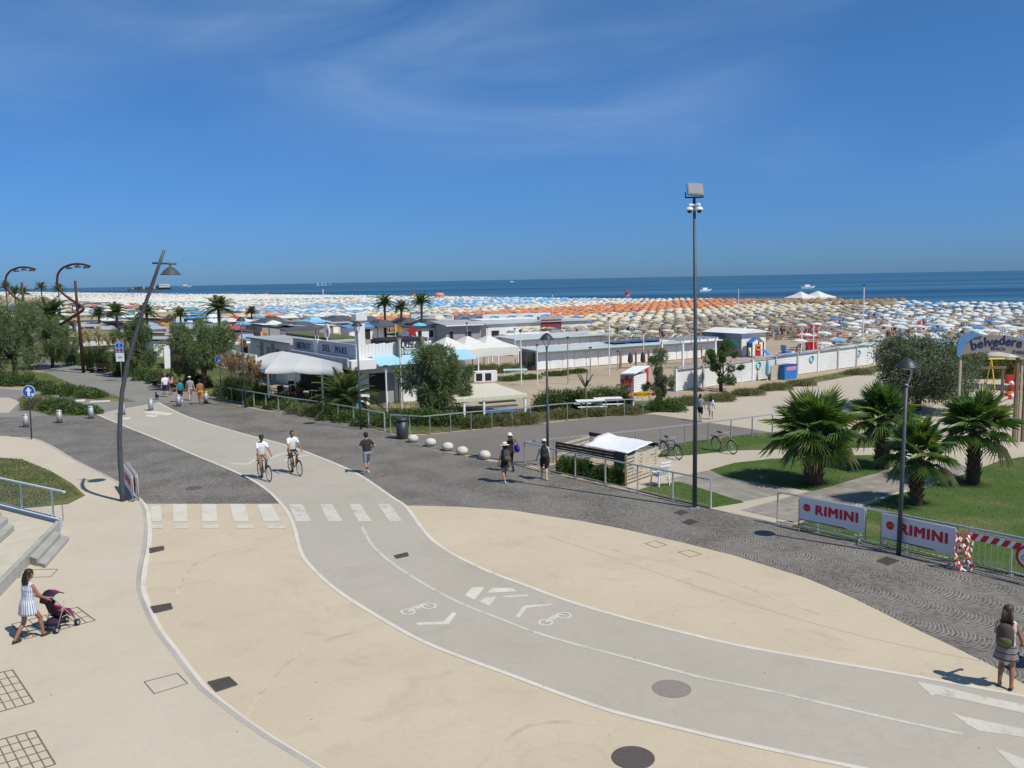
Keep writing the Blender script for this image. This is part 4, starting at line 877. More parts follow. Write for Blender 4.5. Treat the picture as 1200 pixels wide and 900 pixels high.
def canopy_geo(kind, seg=8, r=0.80):
    if kind == 'straw': pr = [(0.02, 2.45), (0.45, 2.25), (0.85, 1.95), (1.1, 1.60), (1.06, 1.55), (0.75, 1.85)]
    else:
        r = {'taupe': .66, 'cream': .74, 'orange': .78, 'white': .74, 'ice': .74}.get(kind, r); pr = [(0.02, 1.97), (r*0.5, 1.91), (r, 1.77), (r*1.0, 1.66)]
    V = []; Fq = []
    for k, (q, z) in enumerate(pr):
        for j in range(seg):
            t = 2*math.pi*j/seg; w = q*(1+(0.03 if (kind == 'straw' and (j*7+k*3) % 3 == 0) else 0)); V.append((w*math.cos(t), w*math.sin(t), z-(0.05 if kind == 'straw' and k > 2 and j % 2 else 0)))
    for k in range(len(pr)-1):
        for j in range(seg): Fq.append((k*seg+j, k*seg+(j+1) % seg, (k+1)*seg+(j+1) % seg, (k+1)*seg+j))
    return V, Fq
rr = random.Random(21)
SPOTS = []
def row_gap(a): return False
a = -60.0
while a < 640:
    inb = 0
    b0 = 64 if a > 66 else 67 if a > 47.5 else 60
    da = 2.45; db0 = 2.35
    b = b0+rr.uniform(-.3, .3)
    while b < (188 if a < 190 else 180):
        wz = a < 63+.5*(b-75); db = 2.9 if wz else db0
        if rr.random() > (0.26 if wz else 0.03) and not (wz and int(a/da) % 4 == 3) and not (a > 50 and int((b-60)/db) % 11 == 10) and not (45.8 < a < 49.5 and b < 84) and not (a < 49 and b < 69) and not (64 < a < 73 and b < 92) and not (49.5 < a < 66 and 60 < b < 78 and not (a < 57 and b > 69)) and not (73 <= a < 97 and b < 78 and rr.random() < .2):
            SPOTS.append((a+rr.uniform(-.25, .25), b+rr.uniform(-.25, .25), ucol(a, b, rr)))
        b += db
    a += da
inf = []
for a, b, k in SPOTS:
    p = WA(a, b, 2.0)
    if p.y < 5: continue
    x, y = proj(p)
    if -60 < x < 1290: inf.append((p.length, a, b, k))
inf.sort()
print('umbrellas in frame', len(inf))
NEAR = inf[:300]; FAR = inf[300:]
M_POLEW = mat('white_pole', (0.7, 0.7, 0.68), 0.5, 0, 0.03)
protos = {}
def strip_phrase(a, b, k):
    if a < 30: return 'on the sand right of the lettered arch'
    if a < 47.5: return 'in the white rows right of the white wall'
    if a < 64: return 'in the rows behind the white wall'
    if a < 98: return 'in the brown rows behind the white cabins'
    return 'in the bands towards the water'
for _, a, b, k in NEAR:
    if k not in protos:
        V, Fq = canopy_geo(k, 10 if k == 'straw' else 8); mb = MB(); mb.add(V, Fq); t = thing('beach_umbrella', '', 'umbrella', (0, 0, 0), 0)
        mb.build('canopy', UM[k], t); mb = MB(); mb.tube([(0, 0, 0), (0, 0, 2.0 if k != 'straw' else 2.4)], 0.04, 6, cap=False); mb.build('pole', M_POLEW if k != 'straw' else M_WOOD, t)
        protos[k] = t; o = t; o.location = WA(a, b, -0.02); o.rotation_euler.z = rr.uniform(0, 1)
    else: o = dup(protos[k], WA(a, b, -0.02), rr.uniform(0, 1))
    sc_ = rr.uniform(.85, 1.12); o.scale = (sc_, sc_, rr.uniform(.92, 1.08)); o.rotation_euler.x = rr.uniform(-.09, .09); o.rotation_euler.y = rr.uniform(-.09, .09)
    ph = strip_phrase(a, b, k); o['label'] = 'small %s beach umbrella %s' % (CWORD[k], ph); o['group'] = '%s umbrellas %s' % (CWORD[k], ph)
def tile(name, items, geos, mats):
    """items: (world pos, rot, key); one joined mesh"""
    Vs, Fs, Ms = [], [], []; off = 0
    for key in set(i[2] for i in items):
        V, Fq, mi = geos[key]; V = np.array(V, float); Fq = np.array(Fq); its = [i for i in items if i[2] == key]
        pos = np.array([tuple(i[0]) for i in its]); ang = np.array([i[1] for i in its]); c, s_ = np.cos(ang), np.sin(ang)
        X = V[None, :, 0]*c[:, None]-V[None, :, 1]*s_[:, None]+pos[:, 0:1]; Y = V[None, :, 0]*s_[:, None]+V[None, :, 1]*c[:, None]+pos[:, 1:2]; Z = V[None, :, 2]+pos[:, 2:3]
        Vs.append(np.stack([X, Y, Z], -1).reshape(-1, 3)); n_ = len(V)
        Fs.append((Fq[None]+(np.arange(len(its))*n_)[:, None, None]).reshape(-1, 4)+off); off += n_*len(its)
        Ms.append(np.tile(np.array(mi), len(its)))
    return stuff(npmesh(name, np.concatenate(Vs), np.concatenate(Fs), mats, np.concatenate(Ms)))
geos = {}
for i, k in enumerate(UK):
    V, Fq = canopy_geo(k, 6 if k != 'straw' else 8); n0 = len(V)
    for t_ in range(4): V += [(0.05*math.cos(t_*1.57), 0.05*math.sin(t_*1.57), z) for z in (0, 1.85)]
    for t_ in range(4): Fq.append((n0+2*t_, n0+2*((t_+1) % 4), n0+2*((t_+1) % 4)+1, n0+2*t_+1))
    geos[k] = (V, Fq, [i]*(len(Fq)-4)+[len(UK)]*4)
farF = [(WA(a, b, rr.uniform(-.12, .12)), rr.uniform(0, 6), k) for _, a, b, k in FAR]
a = 640.0
while a < 2400:
    b = 66.0
    while b < 172:
        p = WA(a+rr.uniform(-2, 2), b+rr.uniform(-2, 2), -0.02)
        if proj(p)[0] > -50 and rr.random() < .93: farF.append((p, rr.uniform(0, 6), ucol(a, b, rr)))
        b += 4.6
    a += 6.5 if a < 1200 else 11
o = tile('far_beach_umbrellas', farF, geos, [UM[k] for k in UK]+[M_POLEW]); tag(o, 'rows of far beach umbrellas in colour bands up to the water', 'umbrella')
print('far umbrellas', len(farF))
# sunbeds
BED = {'white': mat('bed_white', (0.66, 0.67, 0.66), .7), 'blue': mat('bed_blue', (0.16, 0.27, 0.48), .7), 'brown': mat('bed_brown', (0.20, 0.15, 0.10), .7), 'grey': mat('bed_grey', (0.13, 0.13, 0.14), .7), 'orange': mat('bed_terracotta', (0.5, 0.2, 0.12), .7)}
def bed_mb():
    mb = MB(); mb.k = 0; mb.bb(-.27, .27, -.85, .3, .26, .30); mb.box((0, .52, .45), (.54, .54, .04), Matrix.Rotation(R(38), 3, 'X'))
    mb.k = 1
    for x in (-.27, .27):
        for y in (-.85, .3): mb.bb(x*.85-.02, x*.85+.02, y*.85-.02, y*.85+.02, 0, .26)
    return mb
BK = list(BED); bgeo = {}
for i, k in enumerate(BK):
    q = bed_mb(); bgeo[k] = (q.v, q.f, [i if m_ == 0 else len(BK) for m_ in q.m])
def bed_kind(k, rr): return {'white': 'white', 'ice': 'white' if rr.random() < .5 else 'grey', 'taupe': 'brown', 'cream': 'white' if rr.random() < .4 else 'brown', 'orange': 'orange', 'blue': 'blue', 'straw': 'brown', 'deep': 'blue'}.get(k, 'grey') if rr.random() < .8 else rr.choice(BK)
beds = []
for _, a, b, k in inf:
    if a > 230: continue
    for s_ in (-1, 1):
        if rr.random() < .9: beds.append((WA(a+s_*0.7, b+rr.uniform(-.4, .4), -0.02), BROT+math.pi/2+math.pi+rr.uniform(-.12, .12), bed_kind(k, rr)))
bp_ = {}
for i, (p, r_, k) in enumerate(beds[:300]):
    if k not in bp_:
        t = thing('sunbed', '', 'sunbed'); q = bed_mb(); f0 = [f for f, m_ in zip(q.f, q.m) if m_ == 0]; f1 = [f for f, m_ in zip(q.f, q.m) if m_ == 1]
        a_ = MB(); a_.v = q.v[:16]; a_.f = f0; a_.m = [0]*len(f0); a_.build('bed', BED[k], t)
        for j in range(4):
            a_ = MB(); a_.v = q.v[16+8*j:24+8*j]; a_.f = [[x-16-8*j for x in f] for f in f1[6*j:6*j+6]]; a_.m = [0]*6; a_.build('leg', M_POLEW, t)
        bp_[k] = t; o = t; o.location = p; o.rotation_euler.z = r_
    else: o = dup(bp_[k], p, r_)
    w = {'white': 'white', 'blue': 'blue', 'brown': 'brown', 'grey': 'dark grey', 'orange': 'terracotta'}[k]; o['label'] = '%s sunbed under the nearer beach umbrellas' % w; o['group'] = '%s sunbeds under the nearer umbrellas' % w
o = tile('far_sunbeds', beds[300:], bgeo, [BED[k] for k in BK]+[M_POLEW]); tag(o, 'far sunbeds between the umbrella rows', 'sunbed')
# far bathers: too small to tell apart
crowd = {}
skin_c = [mat('bather_tan', (0.35, 0.18, 0.11), .7), mat('bather_dark', (0.03, 0.03, 0.04), .8), mat('bather_red', (0.42, 0.06, 0.06), .8), mat('bather_blue', (0.06, 0.12, 0.30), .8)]
def bather(mi):
    mb = MB(); mb.k = 0
    for s_ in (-1, 1): mb.lathe([(.05, 0), (.09, .8)], 4, (s_*.09, 0, 0))
    mb.k = mi; mb.lathe([(.17, .78), (.16, 1.0), (.2, 1.35), (.07, 1.45)], 6, sy=.65); mb.k = 0; mb.lathe([(.05, 1.45), (.1, 1.55), (.1, 1.65), (.03, 1.73)], 6)
    for s_ in (-1, 1): mb.lathe([(.04, .8), (.05, 1.35)], 4, (s_*.25, 0, 0))
    fs = [list(f) for f in mb.f if len(f) == 4]; ms = [m_ for f, m_ in zip(mb.f, mb.m) if len(f) == 4]
    return [tuple(.82*q for q in v) for v in mb.v], fs, ms
cg = {i: bather(i) for i in range(4)}
pp = []
for i in range(520):
    a, b = rr.uniform(-20, 330), rr.uniform(64, 186)
    p = WA(a, b, -0.02)
    if p.y > 60: pp.append((p, rr.uniform(0, 6), rr.choice((0, 0, 0, 1, 1, 2, 3))))
o = tile('far_bathers', pp, cg, skin_c); tag(o, 'far bathers scattered among the umbrellas', 'people')
# ================================================================== beach buildings (frame: x towards the water, y along the shore)
M_WWALL = mat('white_wall', (0.72, 0.72, 0.70), .8, 0, .05, 1.2, .1, 30, dirt=.3)
M_SHADEP = mat('blue_grey_shade_panel', (0.42, 0.45, 0.50), .7, 0, .08, 1.5, dirt=.3)  # shade on the bistro's sign side put into the colour; bluish huts share it
M_GWALL = mat('grey_wall', (0.30, 0.30, 0.31), .85, 0, .08, 1.5, .1, 30)
M_DARK = mat('dark_interior', (0.02, 0.02, 0.022), .8, 0, .1)
M_GLASS = mat('dark_window_glass', (0.03, 0.035, 0.04), .12, 0, 0, spec=.6)
M_SKYB = mat('sky_blue_sheet', (0.30, 0.53, 0.65), .5, 0, .06, 1)
M_TEAL = mat('teal_trim', (0.42, 0.62, 0.60), .6, 0, .08, 2)
M_ROOFG = mat('grey_roofing', (0.36, 0.37, 0.385), .8, 0, .12, 1, dirt=.4)
M_SOLAR = mat('solar_panel', (0.015, 0.05, 0.16), .2, .3, .1, 3)
M_TENT = cloth('white_tent', (0.74, 0.74, 0.72)); M_TENTG = cloth('grey_tent', (0.10, 0.115, 0.135)); M_TENTC = cloth('cream_tent', (0.68, 0.65, 0.56))
M_REDW = mat('red_wall', (0.20, 0.05, 0.055), .7); M_BRN = mat('brown_cladding', (0.13, 0.07, 0.05), .8, 0, .2, 2); M_TURQ = mat('turquoise_paint', (0.12, 0.48, 0.50), .6)
def bthing(name, label, cat, a, b, group=None): return thing(name, label, cat, WA(a, b, 0), BROT, group)
def bx(t, name, m, x0, x1, y0, y1, z0, z1, par=None, bevel=0): mb = MB(); mb.bb(x0, x1, y0, y1, z0, z1); return mb.build(name, m, par or t, bevel=bevel)
# --- bistro
A0, B0 = 54.0, 23.5
t = bthing('bistro', 'white beach bistro with blue lettering and a square chimney', 'building', A0, B0)
w_ = bx(t, 'wall', M_WWALL, 0, 8.2, 0, 12.5, 0, 2.9)
for x0, x1, z1_, m_ in ((0.75, 1.95, 2.15, M_DARK), (2.1, 2.6, 2.1, M_GWALL), (5.0, 6.2, 2.0, M_DARK), (6.8, 7.8, 2.0, M_DARK)):
    o = bx(t, 'opening', m_, x0, x1, -0.02, 0.05, 0.05, z1_, w_); bx(t, 'frame', M_WPAINT, x0-.06, x1+.06, -0.03, -.022, z1_, z1_+.08, o)
o = bx(t, 'opening', M_DARK, -0.02, 0.05, .4, 11, .1, 2.3, w_)
yl, z_ = HB(345, 397, B0); yp0 = HB(370, 400, B0)[0]; yp1 = HB(375, 400, B0)[0]
pa = bx(t, 'sign_panel', M_SHADEP, -.12, .0, 0.02, yp1-A0, 2.92, 4.12); pb = bx(t, 'sign_panel', M_SHADEP, -.12, 0, yp0-A0, yl-A0, 2.92, 4.05)
bx(t, 'pillar', M_WWALL, -.2, .1, yp1-A0+.005, yp0-A0-.005, 2.7, 4.15)
text_mesh('lettering', 'BISTROT', .66, M_DBLUE, pb, (-.135, (yp0+yl)/2-A0, 3.52), (math.pi/2, 0, -math.pi/2), .012, .004, spacing=1.12)
text_mesh('lettering', 'DEL', .66, M_DBLUE, pa, (-.135, (yp1-A0)*.78, 3.6), (math.pi/2, 0, -math.pi/2), .012, .010, spacing=1.3)
text_mesh('lettering', 'MARE', .66, M_DBLUE, pa, (-.135, (yp1-A0)*.38, 3.6), (math.pi/2, 0, -math.pi/2), .012, .010, spacing=1.3)
for i in range(22):
    x = 0.02+i*.25; mb = MB(); mb.bb(x, x+.235, -.06, -.02, 3.25, 4.12+.03*math.sin(i*2.1)); mb.build('board', M_WWALL, t)
mb = MB(); mb.add([(.9, -.02, 3.35), (8.4, -.02, 3.35), (8.4, -1.3, 2.75), (.9, -1.3, 2.75), (.9, -.02, 3.31), (8.4, -.02, 3.31), (8.4, -1.3, 2.71), (.9, -1.3, 2.71)], [(0, 1, 2, 3), (7, 6, 5, 4), (3, 2, 6, 7), (0, 3, 7, 4)]); mb.build('blue_canopy', M_SKYB, t)
bx(t, 'fascia', M_WWALL, -.9, .88, -1.0, -.03, 2.55, 3.15); bx(t, 'fascia', M_SHADEP, -1.3, -1.18, -1.3, 9.3, 2.80, 3.36); bx(t, 'porch_roof', M_ROOFG, -1.17, -.125, -.02, 9.3, 2.98, 3.1)
bx(t, 'blue_column', mat('blue_column', (.05, .25, .45), .6), -.45, -.1, -.5, -.3, 0, 2.5)
ch = bx(t, 'chimney', M_WWALL, 1.5, 2.05, 3.3, 3.85, 2.9, 5.55); bx(t, 'chimney_cap', M_WWALL, 1.36, 2.19, 3.16, 3.99, 5.551, 6.0, ch)
for i in range(3): bx(t, 'roof_beam', M_DGREY, 2.6, 5.6, .6+i*1.2, .8+i*1.2, 4.2, 4.3)
bx(t, 'roof_cover', M_DARK, 2.6, 5.5, .5, 3.6, 3.7, 4.18)
mb = MB(); mb.ell((.9, 7.5, 4.7), (.12, .55, .55), 16, 10); mb.tube([(.9, 7.5, 4.2), (.9, 7.5, 2.95)], .05, 6); mb.build('satellite_dish', M_WPAINT, t, True)
for i, (y, c) in enumerate(((8.2, (.7, .25, .03)), (8.8, (.15, .1, .5)), (6.5, (.6, .06, .05)))):
    mb = MB(); mb.tube([(.5, y, 2.95), (.5, y, 5.0)], .03, 5); f_ = mb.build('flag_pole', M_WPAINT, t); mb = MB(); mb.add([(.5, y, 5.0), (.4, y-.5, 4.8), (.35, y-.45, 4.2), (.5, y, 4.4)], [(0, 1, 2, 3)]); mb.build('flag', mat('flag_%d' % i, c, .8), f_)
# awning and sails in front of the bistro
E_ = [P(288, 424, 2.6), P(310.5, 434, 2.5), P(345, 432.5, 2.6), P(377, 435, 2.5), P(401, 436, 2.55)]; B_ = []
for x_, y_ in ((316, 414), (331, 411.5), (355, 415.5), (378, 420.5), (401, 426)): q = HB(x_, y_, 22.05); B_.append(WA(q[0], 22.05, q[1]))
c0 = Vector((E_[1].x, E_[1].y, 0)); t = thing('white_awning', 'long white awning on posts in front of the bistro', 'awning', c0)
for i in range(4):
    mb = MB(); V = []
    for u in (0, .25, .5, .75, 1):
        for v in (0, .33, .66, 1): q = E_[i].lerp(E_[i+1], u).lerp(B_[i].lerp(B_[i+1], u), v)-c0; q.z += -.05*math.sin(math.pi*u)*(1-v); V.append(q)
    V += [Vector(V[4*u])-Vector((0, 0, .22)) for u in range(5)]
    mb.add(V, [(4*u+v, 4*u+v+1, 4*u+v+5, 4*u+v+4) for u in range(4) for v in range(3)]+[(4*u, 4*u+4, 20+u+1, 20+u) for u in range(4)]); mb.build('fabric', M_TENT, t, True)
for i_ in (1, 3, 4, 0): q = E_[i_].lerp(B_[i_], .14); mb = MB(); w = q-c0; mb.bb(w.x-.06, w.x+.06, w.y-.06, w.y+.06, 0, q.z); mb.build('post', M_WPAINT, t)
c0 = P(290, 452); t = thing('white_sail', 'white fabric sail behind the plumed grass', 'awning', c0)
q = [P(270, 411, 3.0)-c0, P(300, 415.5, 3.0)-c0, P(305, 420, 2.5)-c0, P(278, 422.5, 2.4)-c0]; mb = MB(); mb.add(q+[v-Vector((0, 0, .03)) for v in q], [(0, 1, 2, 3), (7, 6, 5, 4), (0, 4, 5, 1), (1, 5, 6, 2), (2, 6, 7, 3), (3, 7, 4, 0)]); mb.build('fabric', M_TENT, t)
for v in q: mb = MB(); mb.bb(v.x-.05, v.x+.05, v.y-.05, v.y+.05, 0, v.z-.02); mb.build('post', M_WPAINT, t)
def hip_tent(label, a, b, sx, sy, z0, z1, m, valance=.3, flat=0, group=None, rot=0, posts=True, name='gazebo', top=.04):
    t = thing(name, label, 'tent', WA(a, b), BROT+rot, group); V = [(-sx, -sy, z0), (sx, -sy, z0), (sx, sy, z0), (-sx, sy, z0)]
    q = [(x*.5, y*.5, z0+(z1-z0)*.42) for x, y, _ in V]; tp = [(x*top, y*top, z1) for x, y, _ in V]; lo = [(x, y, z0-valance) for x, y, _ in V]
    mb = MB(); mb.add(V+q+tp+lo, [(i, (i+1) % 4, 4+(i+1) % 4, 4+i) for i in range(4)]+[(4+i, 4+(i+1) % 4, 8+(i+1) % 4, 8+i) for i in range(4)]+[(8, 9, 10, 11)]+[(12+i, 12+(i+1) % 4, (i+1) % 4, i) for i in range(4)]); mb.build('canopy', m, t)
    if posts:
        for x in (-sx+.06, sx-.06):
            for y in (-sy+.06, sy-.06): mb = MB(); mb.bb(x-.05, x+.05, y-.05, y+.05, 0, z0); mb.build('post', M_WPAINT if m != M_TENTG else M_DGREY, t)
    return t
# terrace furniture under the awning
def cafe_table(label, a, b):
    a, b = AB(P(a, b))
    t = thing('cafe_table', label, 'table', WA(a, b), BROT+.3, 'tables on the bistro terrace'); bx(t, 'table_top', M_WPAINT, -.7, .7, -.4, .4, .72, .76)
    for x in (-.6, .6):
        for y in (-.32, .32): bx(t, 'leg', M_DGREY, x-.025, x+.025, y-.025, y+.025, 0, .72)
    for x in (-.45, .35):
        c = thing('cafe_chair', 'dark chair, %s side of the ' % ('left' if x < 0 else 'right')+label, 'chair', WA(a, b)+Vector((x, -.8, 0)), BROT+rr.uniform(-.5, .5), 'chairs on the bistro terrace'); bx(c, 'seat', M_DGREY, -.22, .22, -.22, .22, .43, .47); bx(c, 'backrest', M_DGREY, -.22, .22, -.24, -.2, .47, .9)
        for xx in (-.19, .19):
            for yy in (-.19, .19): bx(c, 'leg', M_DGREY, xx-.02, xx+.02, yy-.02, yy+.02, 0, .43)
cafe_table('white table near the low palm', 362, 471); cafe_table('white table in the middle of the bistro terrace', 338, 464); cafe_table('white table deepest in the bistro shade', 352, 458)
o = dup(bp_['white'], P(318, 462), .9, 'white lounger on the bistro terrace by the railing'); o['group'] = 'terrace lounger'
for x, y, lb in ((373, 461, 'terracotta pot with green plant under the white awning'), (352, 464, 'terracotta pot with green plant left on the terrace')):
    q = P(x, y); t = thing('plant_pot', lb, 'plant pot', q); mb = MB(); mb.lathe([(.25, 0), (.38, .55), (.4, .6)], 14); mb.build('pot', mat('terracotta', (.35, .13, .06), .8), t, True); mb = MB(); r2 = random.Random(int(x))
    for i in range(60):
        d = Vector((r2.gauss(0, 1), r2.gauss(0, 1), abs(r2.gauss(0, 1))+.4)).normalized(); L = r2.uniform(.4, .9); s_ = d.cross(Vector((0, 0, 1))).normalized()*.05; e_ = d*L+Vector((0, 0, .5)); mb.add([Vector((0, 0, .55)), d*L*.5+s_+Vector((0, 0, .6)), e_, d*L*.5-s_+Vector((0, 0, .6))], [(0, 1, 2, 3)])
    mb.build('leaves', mat('pot_leaf', (.06, .13, .03), .6, trans=.3), t)
# --- white building left of the bistro
a1, b1 = 62.0, 22.5
t = bthing('beach_house', 'low white house with dark windows left of the bistro sign', 'building', 68.5, 24.2)
w_ = bx(t, 'wall', M_WWALL, 0, 6, 0, 11, 0, 3.35); bx(t, 'roof', M_ROOFG, -.3, 6.3, -.3, 11.3, 3.353, 3.5)
for y in (1.0, 3.2, 5.5, 8.2):
    o = bx(t, 'window', M_GLASS, -.03, .02, y, y+.9, 1.2, 2.7, w_); bx(t, 'frame', M_GWALL, -.04, -.031, y-.06, y+.96, 2.7, 2.78, o); bx(t, 'sill', M_GWALL, -.08, -.031, y-.06, y+.96, 1.1, 1.19, o)
for y in (4.4, 7.3): bx(t, 'panel', M_GWALL, -.025, .02, y, y+.8, .1, 3.2, w_)
bx(t, 'roof_garden', mat('sedum_green', (.10, .11, .045), .95, 0, .5, 4, .8, 12), 3.2, 5.8, .6, 10.6, 3.503, 3.7)
# --- star sign on posts (reads like the photo)
t = bthing('letter_sign', 'open letter sign with a red star figure above the blue canopy', 'sign', 53.6, 26.35)
for x in (0, 1.75): bx(t, 'post', mat('olive_post', (.16, .16, .13), .7), x-.14, x+.14, -.1, .1, 0, 4.45)
text_mesh('lettering', 'QLEZZO', .70, mat('black_letters', (.03, .03, .03), .5), t, (.88, -.12, 3.95), (math.pi/2, 0, 0), .03, .012, sx=.58)
bx(t, 'back_rail', M_WPAINT, .14, 1.6, -.02, .02, 3.5, 3.54)
def star(t, x, z, r, m, y=-.1):
    mb = MB(); pts = []
    for i in range(10): q = r if i % 2 == 0 else r*.48; an = math.pi/2+i*math.pi/5; pts.append((x+q*math.cos(an), z+q*math.sin(an)))
    mb.add([(p[0], y, p[1]) for p in pts]+[(p[0], y+.05, p[1]) for p in pts], [tuple(range(10)), tuple(range(10, 20))[::-1]]+[(i, (i+1) % 10, 10+(i+1) % 10, 10+i) for i in range(10)]); return mb.build('star_figure', m, t)
star(t, 1.0, 4.85, .52, mat('dark_red', (.30, .02, .03), .5))
# --- row of white cabins: front face between two base pixels
def row(name, label, cat, p0, p1, h, depth, wall, roof, over=.35, doors=0, door_m=None, trim=None, slope=.12, roof_t=.1, z0=0, winds=(), bars=None):
    a_, c_ = P(*p0), P(*p1); d = c_-a_; L = d.length; t = thing(name, label, cat, a_, math.atan2(d.y, d.x)); w = bx(t, 'wall', wall, 0, L, 0, depth, z0, h)
    mb = MB(); mb.add([(-.2, -over, h-slope*over), (L+.2, -over, h-slope*over), (L+.2, depth+.2, h+slope*depth), (-.2, depth+.2, h+slope*depth), (-.2, -over, h-slope*over+roof_t), (L+.2, -over, h-slope*over+roof_t), (L+.2, depth+.2, h+slope*depth+roof_t), (-.2, depth+.2, h+slope*depth+roof_t)], [(3,2,1,0),(4,5,6,7),(0,1,5,4),(1,2,6,5),(2,3,7,6),(3,0,4,7)]); r = mb.build('roof', roof, t)
    if trim: bx(t, 'gutter', trim, -.2, L+.2, -over-.08, -over-.01, h-slope*over-.02, h-slope*over+roof_t, r)
    for i in range(doors):
        x = L*(i+.06)/doors; o = bx(t, 'door', door_m or M_WPAINT, x, L*(i+.94)/doors, -.045, .01, .05, h-.28, w); bx(t, 'handle', M_DGREY, x+.12, x+.2, -.07, -.046, .8, .86, o)
    for (u0, u1, za, zb) in winds: o = bx(t, 'window', M_GLASS, L*u0, L*u1, -.03, .01, za, zb, w); bx(t, 'frame', M_WPAINT, L*u0-.05, L*u1+.05, -.04, -.031, zb, zb+.06, o)
    return t, L
t, L = row('cabin_row', 'long row of white changing cabins with teal edged roof', 'cabins', (629, 434), (840, 418), 1.72, 3.0, M_WWALL, mat('pale_roof', (.46, .48, .48), .7, 0, .12, .8, dirt=.5), .55, 16, None, M_TEAL, .03)
bx(t, 'end_wall', M_GLASS, -.35, -.01, .2, 2.6, 0, 1.6)
for i in range(7): bx(t, 'solar_panel', M_SOLAR, L*.42+i*2.1, L*.42+i*2.1+1.95, .5, 2.4, 1.95, 2.02)
t, L = row('cabin_row', 'second white cabin row behind the long teal edged one', 'cabins', (602, 417), (716, 409), 1.75, 4.0, M_WWALL, MATS['pale_roof'], .5, 9, None, M_TEAL, .03)
t, L = row('beach_house', 'low white house with dark red lettered front wall', 'building', (570, 402), (690, 396), 2.45, 6, M_WWALL, MATS['pale_roof'], .3, 0, None, None, .02, winds=((.05, .12, .9, 1.6), (.85, .89, .9, 1.6)))
bx(t, 'red_front', M_REDW, L*.52, L*.72, -.12, -.004, .3, 2.75); bx(t, 'parapet', M_ROOFG, L*.50, L*.74, -.16, .5, 2.76, 3.2)
star(t, L*.60, 1.75, .75, mat('dark_red', (.3, .02, .03), .5), -.16)
t, L = row('beach_house', 'white low house with raised parapet left of the red front', 'building', (566, 398), (632, 395), 2.6, 5, M_WWALL, M_WWALL, .2, 0, None, None, .0, winds=((.3, .55, 1.5, 2.0),))
t, L = row('beach_house', 'grey clad beach house with dark doors behind the white tents', 'building', (523, 406), (564, 404), 2.6, 6, M_GWALL, M_ROOFG, .6, 0, None, M_WPAINT, .05, winds=((.1, .2, 0.1, 1.9), (.55, .72, .2, 1.8)))
row('beach_house', 'white low house with dark windows beside the star sign', 'building', (486, 405), (528, 402.5), 2.2, 5, M_WWALL, M_DGREY, .3, 0, None, None, .02, winds=((.1, .2, 1.0, 1.9), (.4, .52, 1.0, 1.9), (.75, .87, 1.0, 1.9)))
row('beach_house', 'long white shed right of the peaked tents', 'building', (602, 409), (660, 405), 1.5, 3, M_WWALL, M_WPAINT, .3, 6, None, None, .03)
row('plank_fence', 'white plank fence between star sign and peaked tents', 'fence', (496, 436), (528, 433), 1.5, .15, M_WWALL, M_WPAINT, .02, 0, None, None, .0)
# wave painted walls
def wave_wall(label, p0, p1, h0, h1, wall, wm):
    a_, c_ = P(*p0), P(*p1); d = c_-a_; L = d.length; t = thing('mural_wall', label, 'wall', a_, math.atan2(d.y, d.x)); bx(t, 'wall', wall, 0, L, 0, .3, 0, h1)
    nW = max(2, int(L/2.6))
    for i in range(nW):
        mb = MB(); x0 = L*(i+.1)/nW; s_ = L/nW*.85; pts = [(x0+s_*u, h0+(h1-h0)*(.15+.65*math.sin(u*2.2))) for u in [k/8 for k in range(9)]]; pts += [(x0+s_*(1-.25*math.sin(q)-.02), h0+(h1-h0)*(.55+.22*math.cos(q))) for q in (0, .8, 1.6, 2.4, 3.2)]
        mb.tube([(p[0], -.01, p[1]) for p in pts], .13, 4); mb.build('painted_wave', wm, t)
    return t
wave_wall('white wall painted with light blue waves behind the cabins', (566, 389), (645, 386), 1.45, 2.75, M_WWALL, mat('wave_blue', (.25, .50, .70), .7))
wave_wall('grey wall painted with blue waves beside the white mural', (533, 391), (566, 389.5), 1.5, 2.85, mat('slate_wall', (.16, .18, .22), .7), mat('wave_dark', (.12, .22, .42), .7))
wave_wall('white wall painted with pale waves farther left behind the gazebos', (482, 387), (530, 386), 1.6, 2.7, M_WWALL, MATS['wave_blue'])
wave_wall('small slate wall with waves below the dark palms', (481, 385.5), (497, 385), 1.5, 2.9, MATS['slate_wall'], MATS['wave_dark'])
# tents
for i, (x, y, z0, z1, lb) in enumerate(((538, 440, 2.2, 3.25, 'left one of three white peaked tents behind the feathery tree'), (562, 437, 2.2, 3.2, 'middle one of three white peaked tents behind the feathery tree'), (586, 434, 2.1, 3.1, 'right one of three white peaked tents behind the feathery tree'))):
    a_, b_ = AB(P(x, y)); t = hip_tent(lb, a_+2, b_, 1.9, 2.3, z0, z1, M_TENT, .75, group='white peaked tents')
for i, (x, y, s_, m_, lb) in enumerate(((355, 398, 5.0, M_TENTG, 'dark grey pyramid roof left, nearest the roof garden'), (320, 392, 5.5, M_TENTG, 'dark grey roof far left beside the flags'), (450, 396, 3.6, M_TENTG, 'dark grey roof right behind the square chimney'), (478, 392, 3.8, M_TENTG, 'dark grey roof nearest the dark palms'),
        (505, 394, 3.8, M_TENTG, 'dark grey roof beside the grey clad house'), (400, 388, 5.2, M_TENTG, 'dark grey roof farthest back above the white dish'), (432, 389, 4.0, M_TENTG, 'dark grey roof in the second row above the chimney'), (370, 390, 3.2, mat('sky_blue_tent', (.22, .45, .65), .7), 'light blue pyramid roof among the dark grey ones'), (515, 388, 3.0, M_TENTC, 'cream pyramid roof below the orange umbrellas'), (535, 389, 2.6, M_TENTC, 'second cream pyramid roof beside the wave wall'))):
    a_, b_ = AB(P(x, y)); hip_tent(lb, a_+1, b_, s_*.62, s_, 1.9, 2.6, m_, .25, group='gazebo roofs behind the bistro', top=.3)
